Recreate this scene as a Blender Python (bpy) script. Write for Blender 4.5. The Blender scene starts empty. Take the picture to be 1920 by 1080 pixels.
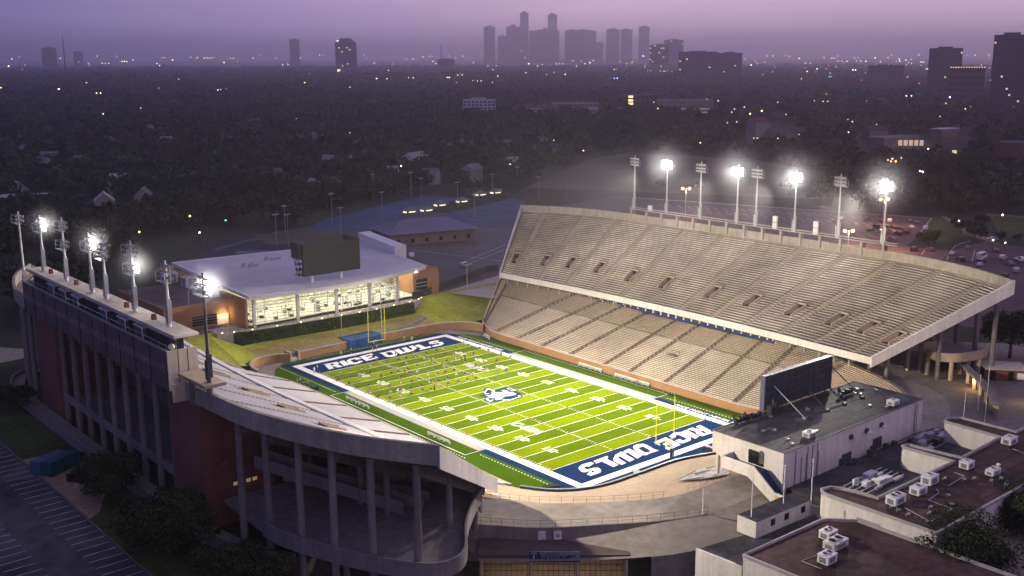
import bpy, bmesh, math, random
import numpy as np
from mathutils import Vector, Matrix
from mathutils.geometry import tessellate_polygon
R = random.Random(11)
scene = bpy.context.scene
COL = scene.collection
# ------------------------------------------------------------------ camera
CL = np.array([-165.1273, -199.1828, 82.8502]); YAW, PIT, ROL, FPX = 0.70498, -0.21134, -0.003421, 2027.17
cy_, sy_, cp_, sp_ = math.cos(YAW), math.sin(YAW), math.cos(PIT), math.sin(PIT)
_f = np.array([sy_*cp_, cy_*cp_, sp_]); _r = np.array([cy_, -sy_, 0.0]); _u = np.cross(_r, _f)
_c, _s = math.cos(ROL), math.sin(ROL)
_r, _u = _c*_r + _s*_u, -_s*_r + _c*_u
cam = bpy.data.objects.new('camera', bpy.data.cameras.new('camera'))
cam.matrix_world = Matrix(((_r[0], _u[0], -_f[0], CL[0]), (_r[1], _u[1], -_f[1], CL[1]), (_r[2], _u[2], -_f[2], CL[2]), (0, 0, 0, 1)))
cam.data.lens = 36*FPX/1920; cam.data.clip_start = 1; cam.data.clip_end = 400000
COL.objects.link(cam); scene.camera = cam
def ray(px, py): return _r*((px-960)/FPX) - _u*((py-540)/FPX) + _f
def G(px, py, z):
    "world point at height z seen in the survey photograph at (px,py)"
    d = ray(px, py); p = CL + d*((z-CL[2])/d[2]); return (float(p[0]), float(p[1]), float(z))
def GX(px, py, X):
    d = ray(px, py); p = CL + d*((X-CL[0])/d[0]); return tuple(float(a) for a in p)
def GY(px, py, Y):
    d = ray(px, py); p = CL + d*((Y-CL[1])/d[1]); return tuple(float(a) for a in p)
def GD(px, py, dist):
    "point at horizontal distance dist from the viewpoint"
    d = ray(px, py); p = CL + d*(dist/math.hypot(d[0], d[1])); return tuple(float(a) for a in p)
# ------------------------------------------------------------------ mesh builder
class MB:
    def __init__(s): s.v = []; s.f = []; s.m = []
    def add(s, vs, fs, mi=0):
        o = len(s.v); s.v.extend(tuple(v) for v in vs)
        for f in fs: s.f.append(tuple(o+i for i in f)); s.m.append(mi)
    def quad(s, a, b, c, d, mi=0): s.add([a, b, c, d], [(0, 1, 2, 3)], mi)
    def box(s, x0, x1, y0, y1, z0, z1, mi=0):
        s.add([(x0,y0,z0),(x1,y0,z0),(x1,y1,z0),(x0,y1,z0),(x0,y0,z1),(x1,y0,z1),(x1,y1,z1),(x0,y1,z1)],
              [(0,3,2,1),(4,5,6,7),(0,1,5,4),(1,2,6,5),(2,3,7,6),(3,0,4,7)], mi)
    def bar(s, p, q, w, h, mi=0):
        "box of width w and height h along p->q (any direction)"
        p, q = Vector(p), Vector(q); d = (q-p)
        if d.length < 1e-6: return
        d.normalize(); up = Vector((0,0,1))
        if abs(d.z) > .95: up = Vector((1,0,0))
        a = d.cross(up).normalized()*(w/2); b = a.cross(d).normalized()*(h/2)
        s.add([p-a-b, p+a-b, p+a+b, p-a+b, q-a-b, q+a-b, q+a+b, q-a+b],
              [(0,1,2,3),(7,6,5,4),(0,4,5,1),(1,5,6,2),(2,6,7,3),(3,7,4,0)], mi)
    def tube(s, p, q, r0, r1=None, n=8, mi=0, caps=True):
        r1 = r0 if r1 is None else r1
        p, q = Vector(p), Vector(q); d = (q-p).normalized()
        a = d.cross(Vector((0,0,1)) if abs(d.z) < .9 else Vector((1,0,0))).normalized(); b = d.cross(a)
        vs = []
        for c, r in ((p, r0), (q, r1)):
            for i in range(n):
                t = 2*math.pi*i/n; vs.append(c + a*(r*math.cos(t)) + b*(r*math.sin(t)))
        fs = [(i, (i+1) % n, n+(i+1) % n, n+i) for i in range(n)]
        if caps: fs += [tuple(range(n-1, -1, -1)), tuple(range(n, 2*n))]
        s.add(vs, fs, mi)
    def path(s, pts, r, n=6, mi=0):
        for a, b in zip(pts, pts[1:]): s.tube(a, b, r, r, n, mi)
    def sheet(s, poly, z=None, mi=0, holes=()):
        P = [[Vector((p[0], p[1], (p[2] if z is None else z))) for p in l] for l in (poly, *holes)]
        fl = [v for l in P for v in l]
        tr = tessellate_polygon([[Vector((v.x, v.y, 0)) for v in l] for l in P])
        out = []
        for t in tr:
            a, b, c = (fl[i] for i in t)
            nz = (b.x-a.x)*(c.y-a.y) - (b.y-a.y)*(c.x-a.x)
            out.append(t if nz > 0 else t[::-1])
        s.add(fl, out, mi)
    def prism(s, poly, z0, z1, mi=0, top=None, cap=True):
        n = len(poly); area = sum(poly[i][0]*poly[(i+1) % n][1]-poly[(i+1) % n][0]*poly[i][1] for i in range(n))
        if area < 0: poly = poly[::-1]
        za = [z0]*n if np.isscalar(z0) else list(z0)[::(1 if area >= 0 else -1)]
        zb = [z1]*n if np.isscalar(z1) else list(z1)[::(1 if area >= 0 else -1)]
        for i in range(n):
            j = (i+1) % n
            s.quad((poly[i][0], poly[i][1], za[i]), (poly[j][0], poly[j][1], za[j]), (poly[j][0], poly[j][1], zb[j]), (poly[i][0], poly[i][1], zb[i]), mi)
        if cap: s.sheet([(p[0], p[1], zb[i]) for i, p in enumerate(poly)], None, mi if top is None else top)
    def wall(s, pts, z0, z1, th, mi=0, closed=False, side=0):
        "thick wall along a plan polyline; z0,z1 scalars or lists; side 0 centred, 1 to the left, -1 to the right"
        n = len(pts); L = []; RR = []
        za = [z0]*n if np.isscalar(z0) else z0; zb = [z1]*n if np.isscalar(z1) else z1
        for i in range(n):
            a = pts[(i-1) % n] if (closed or i > 0) else pts[i]; b = pts[(i+1) % n] if (closed or i < n-1) else pts[i]
            dx, dy = b[0]-a[0], b[1]-a[1]; l = math.hypot(dx, dy) or 1; nx, ny = -dy/l, dx/l
            o1, o2 = (th/2, th/2) if side == 0 else ((th, 0) if side > 0 else (0, th))
            L.append((pts[i][0]+nx*o1, pts[i][1]+ny*o1)); RR.append((pts[i][0]-nx*o2, pts[i][1]-ny*o2))
        for i in range(n if closed else n-1):
            j = (i+1) % n
            A, B, C, D = L[i], L[j], RR[j], RR[i]
            s.quad((*A, zb[i]), (*D, zb[i]), (*C, zb[j]), (*B, zb[j]), mi)
            s.quad((*A, za[i]), (*A, zb[i]), (*B, zb[j]), (*B, za[j]), mi)
            s.quad((*D, za[i]), (*C, za[j]), (*C, zb[j]), (*D, zb[i]), mi)
            s.quad((*A, za[i]), (*B, za[j]), (*C, za[j]), (*D, za[i]), mi)
        if not closed:
            for i in (0, n-1): s.quad((*L[i], za[i]), (*RR[i], za[i]), (*RR[i], zb[i]), (*L[i], zb[i]), mi)
    def ball(s, c, r, nu=8, nv=5, mi=0, sz=1.0):
        vs = [(c[0], c[1], c[2]+r*sz)]
        for j in range(1, nv):
            p = math.pi*j/nv
            for i in range(nu):
                t = 2*math.pi*i/nu; vs.append((c[0]+r*math.sin(p)*math.cos(t), c[1]+r*math.sin(p)*math.sin(t), c[2]+r*sz*math.cos(p)))
        vs.append((c[0], c[1], c[2]-r*sz)); fs = [(0, 1+i, 1+(i+1) % nu) for i in range(nu)]
        for j in range(nv-2):
            for i in range(nu): a = 1+j*nu; fs.append((a+i, a+nu+i, a+nu+(i+1) % nu, a+(i+1) % nu))
        a = 1+(nv-2)*nu; fs += [(a+i, len(vs)-1, a+(i+1) % nu) for i in range(nu)]
        s.add(vs, fs, mi)
def worldloc(o):
    v = Vector((0,0,0))
    while o is not None: v = v + o.location; o = o.parent
    return v
def mesh_of(name, mb, mats, shift=None, smooth=False):
    me = bpy.data.meshes.new(name)
    vs = mb.v if shift is None else [(v[0]-shift[0], v[1]-shift[1], v[2]-shift[2]) for v in mb.v]
    me.from_pydata(vs, [], mb.f)
    mats = mats if isinstance(mats, (list, tuple)) else [mats]
    for m in mats: me.materials.append(m)
    if len(mats) > 1: me.polygons.foreach_set('material_index', mb.m)
    if smooth: me.polygons.foreach_set('use_smooth', [True]*len(me.polygons))
    me.update(); return me
def obj(name, mb, mats, parent=None, label=None, smooth=False):
    sh = worldloc(parent) if parent is not None else None
    o = bpy.data.objects.new(name, mesh_of(name, mb, mats, sh, smooth)); COL.objects.link(o)
    if parent is not None: o.parent = parent
    if label: o['label'] = label
    return o
def tag(o, label, cat, group=None, kind=None):
    if label: o['label'] = label
    if cat: o['category'] = cat
    if group: o['group'] = group
    if kind: o['kind'] = kind
    return o
def thing(name, label, cat, loc=(0,0,0), group=None):
    o = bpy.data.objects.new(name, None); COL.objects.link(o); o.location = loc; o.empty_display_size = .5
    return tag(o, label, cat, group)
def struct(name, mb, mats, smooth=False):
    o = obj(name, mb, mats, smooth=smooth); o['kind'] = 'structure'; return o
def kids(o): return [c for c in bpy.data.objects if c.parent == o]
def tree_of(o): return (o, [tree_of(c) for c in kids(o)])
def copy_tree(t, parent=None):
    o, ch = t; c = o.copy(); COL.objects.link(c); c.parent = parent
    for k in ch: copy_tree(k, c)
    return c
def cr(P, n):
    "Catmull-Rom through P, n samples"
    P = np.array(P, float); m = len(P)-1; out = []
    for k in range(n+1):
        x = k*m/n; i = min(int(x), m-1); f = x-i
        p0, p1, p2, p3 = P[max(i-1, 0)], P[i], P[i+1], P[min(i+2, m)]
        out.append(tuple(.5*((2*p1)+(-p0+p2)*f+(2*p0-5*p1+4*p2-p3)*f*f+(-p0+3*p1-3*p2+p3)*f**3)))
    return out
# ------------------------------------------------------------------ materials
def M(name, rgb, rough=.85, n1=None, n2=None, metal=0.0, spec=.25, streak=None):
    "noise-varied surface; n1,n2=(scale 1/m, amount); streak=(amount) vertical weather streaks"
    m = bpy.data.materials.new(name); m.use_nodes = True; nt = m.node_tree; N = nt.nodes; b = N['Principled BSDF']
    b.inputs['Base Color'].default_value = (*rgb, 1); b.inputs['Roughness'].default_value = rough
    b.inputs['Metallic'].default_value = metal; b.inputs['Specular IOR Level'].default_value = spec
    tc = N.new('ShaderNodeTexCoord'); last = None
    def mult(fac_socket, lo, hi):
        nonlocal last
        mr = N.new('ShaderNodeMapRange'); mr.inputs['From Min'].default_value = .3; mr.inputs['From Max'].default_value = .7
        mr.inputs['To Min'].default_value = lo; mr.inputs['To Max'].default_value = hi; nt.links.new(fac_socket, mr.inputs['Value'])
        mx = N.new('ShaderNodeMix'); mx.data_type = 'RGBA'; mx.blend_type = 'MULTIPLY'; mx.inputs['Factor'].default_value = 1
        if last is None: mx.inputs['A'].default_value = (*rgb, 1)
        else: nt.links.new(last, mx.inputs['A'])
        nt.links.new(mr.outputs['Result'], mx.inputs['B']); last = mx.outputs['Result']
    for k in (n1, n2):
        if k:
            t = N.new('ShaderNodeTexNoise'); t.inputs['Scale'].default_value = k[0]; t.inputs['Detail'].default_value = 5
            nt.links.new(tc.outputs['Object'], t.inputs['Vector']); mult(t.outputs['Fac'], 1-k[1], 1+k[1]*.6)
    if streak:
        mp = N.new('ShaderNodeMapping'); mp.inputs['Scale'].default_value = (.9, .9, .06); nt.links.new(tc.outputs['Object'], mp.inputs['Vector'])
        t = N.new('ShaderNodeTexNoise'); t.inputs['Scale'].default_value = 1.2; t.inputs['Detail'].default_value = 4
        nt.links.new(mp.outputs['Vector'], t.inputs['Vector']); mult(t.outputs['Fac'], 1-streak, 1+streak*.4)
    if last is not None: nt.links.new(last, b.inputs['Base Color'])
    return m
def EM(name, rgb, st):
    m = bpy.data.materials.new(name); m.use_nodes = True; b = m.node_tree.nodes['Principled BSDF']
    b.inputs['Base Color'].default_value = (*rgb, 1); b.inputs['Emission Color'].default_value = (*rgb, 1); b.inputs['Emission Strength'].default_value = st
    return m
def glassmat(name, rgb=(.8,.85,.85), transp=.75):
    m = bpy.data.materials.new(name); m.use_nodes = True; nt = m.node_tree; N = nt.nodes; N.remove(N['Principled BSDF'])
    t = N.new('ShaderNodeBsdfTransparent'); t.inputs['Color'].default_value = (*rgb, 1)
    g = N.new('ShaderNodeBsdfGlossy'); g.inputs['Roughness'].default_value = .08
    x = N.new('ShaderNodeMixShader'); x.inputs['Fac'].default_value = 1-transp
    nt.links.new(t.outputs[0], x.inputs[1]); nt.links.new(g.outputs[0], x.inputs[2]); nt.links.new(x.outputs[0], N['Material Output'].inputs['Surface'])
    return m
CONC = M('concrete_weathered', (.40,.355,.285), .9, (.05,.28), (.6,.18), streak=.18)
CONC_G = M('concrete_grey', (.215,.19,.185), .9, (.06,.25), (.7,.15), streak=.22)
CONC_L = M('concrete_pale', (.50,.46,.40), .9, (.05,.2), (.8,.12), streak=.12)
CONC_T = M('concrete_tan', (.46,.36,.25), .9, (.04,.22), (.9,.12))
TREAD = M('terrace_concrete', (.28,.235,.18), .92, (.035,.45), (.25,.3))
BENCH = M('bench_planks', (.66,.57,.44), .7, (.03,.28), (.7,.12))
BENCH_UP = M('bench_planks_weathered', (.70,.64,.53), .7, (.035,.5), (.22,.25))
BENCH_W = M('bench_planks_grey', (.64,.61,.58), .7, (.03,.2), (.7,.1))
SEAT_BR = M('brown_chair_seats', (.34,.27,.19), .7, (.1,.2), (1.2,.25))
BRICK_O = M('orange_brick', (.36,.195,.10), .9, (.3,.15), (4,.2))
BRICK_R = M('dark_red_brick', (.20,.085,.065), .9, (.12,.25), (3,.25))
WHITE = M('white_paint', (.80,.79,.76), .6, (.15,.08), (2,.06))
STUCCO = M('white_stucco', (.72,.68,.62), .85, (.12,.14), (1.5,.08), streak=.14)
STEEL = M('galvanised_steel', (.42,.43,.44), .45, (.5,.15), None, .7)
DARK = M('dark_metal', (.03,.03,.035), .6, (.4,.2))
BLACK = M('black_opening', (.008,.008,.009), .9)
NAVY = M('navy_paint', (.012,.028,.09), .5, (.3,.15))
BLUE = M('blue_tarp', (.012,.10,.30), .6, (.4,.25), (3,.15))
ROOF_D = M('dark_roof_felt', (.062,.060,.068), .8, (.12,.6), (.9,.5), streak=.15)
ROOF_R = M('brown_red_roof', (.080,.044,.042), .9, (.11,.6), (.8,.45))
ROOF_W = M('white_roof_membrane', (.62,.60,.62), .6, (.05,.18), (.5,.1))
ASPH = M('asphalt', (.07,.066,.075), .9, (.03,.3), (.5,.25))
PAVE = M('concrete_paving', (.24,.215,.19), .9, (.05,.3), (.6,.2))
GRASS = M('lawn_grass', (.075,.105,.022), .95, (.08,.4), (.9,.35))
GRASS_L = M('berm_grass', (.20,.21,.03), .95, (.06,.45), (.7,.3))
GLASS = glassmat('clear_glass', (.86,.9,.86), .86)
DGLASS = M('dark_glass', (.01,.013,.016), .12, None, None, 0, .6)
YELLOW = M('yellow_paint', (.75,.68,.05), .5)
def textmesh(body, size, bold=.02, align='CENTER', shear=0.0):
    "flat lettering as (verts2d, faces)"
    cu = bpy.data.curves.new('t', 'FONT'); cu.body = body; cu.size = size; cu.align_x = align; cu.align_y = 'CENTER'; cu.offset = bold*size; cu.shear = shear; cu.resolution_u = 2
    o = bpy.data.objects.new('t', cu); COL.objects.link(o)
    me = bpy.data.meshes.new_from_object(o.evaluated_get(bpy.context.evaluated_depsgraph_get()))
    vs = [(v.co.x, v.co.y) for v in me.vertices]; fs = [tuple(p.vertices) for p in me.polygons]
    bpy.data.objects.remove(o); bpy.data.meshes.remove(me); return vs, fs
def put_text(mb, body, size, org, ex, ey, mi=0, bold=.02, sx=1.0, shear=0.0):
    vs, fs = textmesh(body, size, bold, shear=shear); org, ex, ey = Vector(org), Vector(ex).normalized(), Vector(ey).normalized()
    mb.add([org + ex*(x*sx) + ey*y for x, y in vs], fs, mi)
# ------------------------------------------------------------------ sky, sun, haze
w = bpy.data.worlds.new('World'); scene.world = w; w.use_nodes = True
nt = w.node_tree; N = nt.nodes; bg = N['Background']
sky = N.new('ShaderNodeTexSky'); sky.sky_type = 'NISHITA'; sky.sun_disc = False
SUN_EL, SUN_ROT = math.radians(1.5), math.radians(60)
sky.sun_elevation = SUN_EL; sky.sun_rotation = SUN_ROT; sky.air_density = 1.5; sky.dust_density = 3; sky.ozone_density = 4
tc = N.new('ShaderNodeTexCoord'); sep = N.new('ShaderNodeSeparateXYZ'); nt.links.new(tc.outputs['Generated'], sep.inputs[0])
ramp = N.new('ShaderNodeValToRGB'); e = ramp.color_ramp.elements
# overcast cloud deck at dusk: mauve towards the horizon, brighter overhead
e[0].position = 0.0; e[0].color = (.66,.50,.72,1); e[1].position = 1.0; e[1].color = (.20,.19,.31,1)
for p, c in ((.03,(.66,.50,.72,1)), (.06,(.57,.435,.64,1)), (.11,(.49,.385,.59,1)), (.30,(.34,.28,.46,1))):
    k = ramp.color_ramp.elements.new(p); k.color = c
nt.links.new(sep.outputs['Z'], ramp.inputs['Fac'])
# warmer and brighter towards the east part of the view, bluer to the north-west
dot = N.new('ShaderNodeVectorMath'); dot.operation = 'DOT_PRODUCT'; dot.inputs[1].default_value = (.80,-.60,0); nt.links.new(tc.outputs['Generated'], dot.inputs[0])
mr = N.new('ShaderNodeMapRange'); mr.inputs['From Min'].default_value = -.50; mr.inputs['From Max'].default_value = .15; nt.links.new(dot.outputs['Value'], mr.inputs['Value'])
mixc = N.new('ShaderNodeMix'); mixc.data_type = 'RGBA'; mixc.inputs['A'].default_value = (.17,.26,.54,1); mixc.inputs['B'].default_value = (1.12,1.06,1.02,1)
nt.links.new(mr.outputs['Result'], mixc.inputs['Factor'])
mul = N.new('ShaderNodeMix'); mul.data_type = 'RGBA'; mul.blend_type = 'MULTIPLY'; mul.inputs['Factor'].default_value = 1
nt.links.new(ramp.outputs['Color'], mul.inputs['A']); nt.links.new(mixc.outputs['Result'], mul.inputs['B'])
mp = N.new('ShaderNodeMapping'); mp.inputs['Scale'].default_value = (3,3,26); nt.links.new(tc.outputs['Generated'], mp.inputs['Vector'])
nz = N.new('ShaderNodeTexNoise'); nz.inputs['Scale'].default_value = 1.1; nz.inputs['Detail'].default_value = 5; nt.links.new(mp.outputs['Vector'], nz.inputs['Vector'])
mr2 = N.new('ShaderNodeMapRange'); mr2.inputs['From Min'].default_value = .3; mr2.inputs['From Max'].default_value = .7; mr2.inputs['To Min'].default_value = .84; mr2.inputs['To Max'].default_value = 1.10
nt.links.new(nz.outputs['Fac'], mr2.inputs['Value'])
mul2 = N.new('ShaderNodeMix'); mul2.data_type = 'RGBA'; mul2.blend_type = 'MULTIPLY'; mul2.inputs['Factor'].default_value = 1
nt.links.new(mul.outputs['Result'], mul2.inputs['A']); nt.links.new(mr2.outputs['Result'], mul2.inputs['B'])
dv = N.new('ShaderNodeVectorMath'); dv.operation = 'DOT_PRODUCT'; dv.inputs[1].default_value = (.648,.761,0); nt.links.new(tc.outputs['Generated'], dv.inputs[0])
mr3 = N.new('ShaderNodeMapRange'); mr3.inputs['From Min'].default_value = -.8; mr3.inputs['From Max'].default_value = .55; mr3.inputs['To Min'].default_value = 1.05; mr3.inputs['To Max'].default_value = 1.0; nt.links.new(dv.outputs['Value'], mr3.inputs['Value'])
mul3 = N.new('ShaderNodeMix'); mul3.data_type = 'RGBA'; mul3.blend_type = 'MULTIPLY'; mul3.inputs['Factor'].default_value = 1
nt.links.new(mul2.outputs['Result'], mul3.inputs['A']); nt.links.new(mr3.outputs['Result'], mul3.inputs['B']); mul2 = mul3
sc = N.new('ShaderNodeMix'); sc.data_type = 'RGBA'; sc.blend_type = 'ADD'; sc.inputs['Factor'].default_value = .015
nt.links.new(mul2.outputs['Result'], sc.inputs['A']); nt.links.new(sky.outputs['Color'], sc.inputs['B'])
nt.links.new(sc.outputs['Result'], bg.inputs['Color']); bg.inputs['Strength'].default_value = SKY_STRENGTH = 1.35
sun = bpy.data.lights.new('sun', 'SUN'); sun.energy = .03; sun.angle = math.radians(12); sun.color = (1,.72,.62)
so = bpy.data.objects.new('sun', sun); COL.objects.link(so); so.rotation_euler = (math.radians(86), 0, math.radians(140))
vs = scene.view_settings; vs.view_transform = 'Standard'; vs.look = 'None'; vs.exposure = 0; vs.gamma = 1; vs.use_curve_mapping = False
c = scene.cycles; c.use_denoising = True; c.max_bounces = 5; c.diffuse_bounces = 2; c.glossy_bounces = 2; c.transmission_bounces = 3; c.volume_bounces = 2; c.transparent_max_bounces = 8
c.sample_clamp_indirect = 3.0; c.caustics_reflective = False; c.caustics_refractive = False
try: c.denoiser = 'OPENIMAGEDENOISE'
except Exception: pass
hz = MB(); hz.box(-45000, 45000, -45000, 45000, -1.6, 430)
hm = bpy.data.materials.new('haze_air'); hm.use_nodes = True; hn = hm.node_tree; hn.nodes.remove(hn.nodes['Principled BSDF'])
pv = hn.nodes.new('ShaderNodeVolumePrincipled'); pv.inputs['Color'].default_value = (.94,.90,1.0,1); pv.inputs['Density'].default_value = 0.00013; pv.inputs['Anisotropy'].default_value = .78
hn.links.new(pv.outputs['Volume'], hn.nodes['Material Output'].inputs['Volume'])
ho = obj('haze', hz, hm); ho['kind'] = 'stuff'; tag(ho, 'thin mauve evening haze over the whole city', 'haze')
# ------------------------------------------------------------------ plan curves of the bowl (east end of the north cut, clockwise to the west end)
INN = [(40,56),(36.5,49),(34.3,42),(34,15),(34,-20),(34.2,-48),(35.5,-56),(30,-64),(18,-66.5),(6.5,-64.3),(-3.5,-61.6),(-14.5,-61.4),(-25,-60.9),(-32,-57.8),(-36.3,-52.6),(-38,-46),(-36.5,-20),(-36,10),(-36,36),(-38,48),(-41,56)]
RIM = [(60.5,72,10.4),(61.5,58,10.6),(62.5,34,10.6),(63,10,10.6),(63,-20,10.6),(62.5,-46,10.6),(61.5,-61,9.4),(57,-76,8),(46,-84.5,7.4),(27,-85.5,7.3),(5,-84,7.3),(-16,-83,7.3),(-30,-81.5,7.3),(-45.5,-71.5,7.3),(-54.5,-60.5,7.6),(-59.5,-47,9.4),(-62,-22,10.4),(-63,5,10.6),(-62.5,34,10.6),(-61.5,58,10.6),(-60.5,72,10.4)]
NS = 160
INNS, RIMS = cr(INN, NS), cr(RIM, NS)
Z_IN, ZG = 1.4, 7.0
RZ = [p[2] for p in RIMS]
# ------------------------------------------------------------------ the playing surface
def stripe_turf(name, rgb):
    return M(name, rgb, .9, (.07,.16), (1.6,.16), 0, 0.0)
TURF_D = stripe_turf('turf_dark', (.100,.162,.002)); TURF_B = stripe_turf('turf_bright', (.182,.25,.0)); TURF_S = M('turf_surround', (.055,.115,.004), .92, (.08,.18), (1.5,.15), 0, 0.0)
LINE = M('field_white_paint', (.86,.85,.80), .8, (.8,.05)); NAVYF = M('field_navy_paint', (.012,.036,.115), .85, (.15,.15), (2,.12), 0, 0.0); GREYF = M('field_grey_paint', (.40,.38,.36), .85, (.3,.08))
turf = MB(); turf.sheet([(-37.5,60.9),(-20,61.2),(10,61.6),(26,60.8),(36,53)] + [(p[0]+.15, p[1]) for p in INNS[18:-18]], 0.0)
struct('playing_turf', turf, TURF_S)
YD = .9144; HW = 24.384; HL = 45.72
pf = MB()
for k in range(20):
    y0 = -HL+k*5*YD; b = k if k < 10 else 19-k
    pf.box(-HW, HW, y0, y0+5*YD, 0.0, .02, 1 if b % 2 == 0 else 0)
struct('turf_stripes', pf, [TURF_D, TURF_B])
mk = MB(); Z1, Z2, Z3 = .026, .032, .038
def strip(x0, x1, y0, y1, z, mi): mk.quad((x0,y0,z),(x1,y0,z),(x1,y1,z),(x0,y1,z), mi)
W, NV, GY_ = 0, 1, 2
for s in (-1, 1):
    ya, yb = sorted((s*HL, s*(HL+10*YD))); strip(-HW, HW, ya, yb, Z1, NV)
    ya, yb = sorted((s*(HL+10*YD), s*(HL+12.2*YD))); strip(-HW-2.0, HW+2.0, ya, yb, Z1, W)
    ya, yb = sorted((s*(HL+12.2*YD), s*(HL+14.4*YD))); strip(-HW-4.0, HW+4.0, ya, yb, Z1, NV)
    xa, xb = sorted((s*HW, s*(HW+2.0))); strip(xa, xb, -HL-10*YD, HL+10*YD, Z1, W)
    xa, xb = sorted((s*(HW+2.0), s*(HW+4.0)))
    strip(xa, xb, -27.0, 27.0, Z1, GY_); strip(xa, xb, 27.0, HL+12.2*YD, Z1, NV); strip(xa, xb, -HL-12.2*YD, -27.0, Z1, NV)
    # team box outline
    for y in (-27.3, 27.3): strip(*sorted((s*(HW+2.0), s*32.1)), y-.09, y+.09, Z2, W)
    strip(*sorted((s*32.0, s*32.2)), -27.3, 27.3, Z2, W)
    y = -62.0
    while y < 60:                                           # dotted restraining line
        off = 33.2 if abs(y) < 29 else 29.6
        if s*off > -36 and not (s < 0 and y < -56): strip(s*off-.12, s*off+.12, y, y+.42, Z2, W)
        y += .95
for k in range(21):
    y = -HL+k*5*YD; strip(-HW, HW, y-.09, y+.09, Z2, W)
for k in range(101):
    if k % 5 == 0: continue
    y = -HL+k*YD
    for x in (-HW+.45, HW-.45, -6.1, 6.1): strip(x-.42, x+.42, y-.07, y+.07, Z2, W)
for x in np.arange(-20, 22, .95): strip(x, x+.42, 60.0, 60.24, Z2, W)
# block numerals on a 4x6 grid
DIG = {'0': [(0,0,4,1),(0,5,4,6),(0,0,1.25,6),(2.75,0,4,6)], '1': [(1.3,0,2.8,6),(.6,0,3.5,.9),(.6,4.6,2,5.6)],
       '2': [(0,0,4,1.1),(0,0,1.3,3.3),(0,2.5,4,3.5),(2.7,2.5,4,6),(0,5,4,6)], '3': [(0,0,4,1),(0,5,4,6),(.8,2.5,4,3.5),(2.7,0,4,6)],
       '4': [(2.5,0,3.8,6),(0,2,4,3.1),(0,2,1.3,6)], '5': [(0,0,4,1),(2.7,0,4,3.5),(0,2.5,4,3.5),(0,2.5,1.3,6),(0,4.9,4,6)]}
def numeral(ch, cx, cy, s):
    "digit centred at (cx,cy); s=-1 reads from the west touchline, +1 from the east"
    for a, b, c2, d in DIG[ch]:
        P = [(a,b),(c2,b),(c2,d),(a,d)]; q = []
        for r, u in P:
            r = (r-2)*.34; u = (u-3)*.36
            q.append((cx - s*u, cy + s*r, Z3) if s > 0 else (cx + u, cy - r, Z3))
        mk.quad(*q, W)
for i, nme in enumerate(('10','20','30','40','50','40','30','20','10')):
    y = -36.576 + i*9.144
    for s in (-1, 1):
        x = s*(HW-8.05)
        for j, ch in enumerate(nme): numeral(ch, x, y + (1.05 if j == 0 else -1.05)*(-s), s)
        if nme != '50':                                     # arrow towards the nearer goal line
            g = -1 if y < 0 else 1; yy = y + g*1.95
            mk.add([(x-s*.1-.35, yy, Z3), (x-s*.1+.35, yy, Z3), (x-s*.1, yy+g*.9, Z3)], [(0,1,2) if g > 0 else (0,2,1)], W)
# end zone lettering: outlines measured on the south end zone, turned through half a circle for the north one
def z2(p): g = G(1080+p[0]/7.3846, 790+p[1]/7.3846, 0); return (g[0], g[1])
def z4(p): g = G(1250+p[0]/16, 760+p[1]/16, 0); return (g[0], g[1])
def z3(p): g = G(600+p[0]/8, 630+p[1]/8, 0); return (-g[0], -g[1])
LET = [
 ([z2(p) for p in [(35,655),(45,630),(85,598),(205,565),(250,582),(176,632),(150,620),(108,640),(150,672),(240,645),(310,642),(352,680),(338,710),(205,757),(150,735),(205,685),(228,712),(268,692),(228,680),(120,708),(75,700)]], []),
 ([z2(p) for p in [(242,550),(430,480),(448,490),(428,522),(590,602),(520,634),(352,556),(282,586)]], []),
 ([z2(p) for p in [(515,520),(545,465),(630,418),(655,438),(662,412),(735,378),(920,470),(850,518),(715,432),(680,452),(810,528),(740,560),(604,482),(582,508),(695,577),(630,605),(525,555)]], []),
 ([z2(p) for p in [(790,355),(800,338),(845,320),(930,312),(985,330),(1092,392),(1150,404),(1040,437),(975,470),(935,472),(805,395)]], [[z2(p) for p in [(862,368),(925,350),(962,365),(1040,415),(985,435),(945,430),(880,390)]]]),
 ([z3(p) for p in [(588,310),(770,262),(798,274),(775,296),(742,286),(680,303),(700,317),(765,298),(795,313),(722,333),(745,347),(838,320),(826,306),(842,302),(880,330),(695,378)]], []),
 ([z2(p) for p in [(1290,208),(1350,160),(1455,148),(1500,165),(1590,228),(1588,265),(1480,305),(1425,300),(1372,270),(1440,243),(1472,268),(1530,250),(1528,236),(1425,188),(1365,198),(1385,220),(1330,232)]], []),
 ([z2(p) for p in [(1465,145),(1535,118),(1705,210),(1648,242)]], []),
 ([z4(p) for p in [(1000,590),(1315,755),(1335,800),(1470,815),(1300,855),(1060,930),(985,912),(865,830),(890,797),(620,720),(765,670),(1010,732),(1048,742),(875,640)]], [[z4(p) for p in [(1065,755),(1215,825),(1120,845),(1020,790)]]])]
for o, h in LET:
    mk.sheet(o, Z2, W, h); mk.sheet([(-a, -b) for a, b in o], Z2, W, [[(-a, -b) for a, b in l] for l in h])
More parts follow.
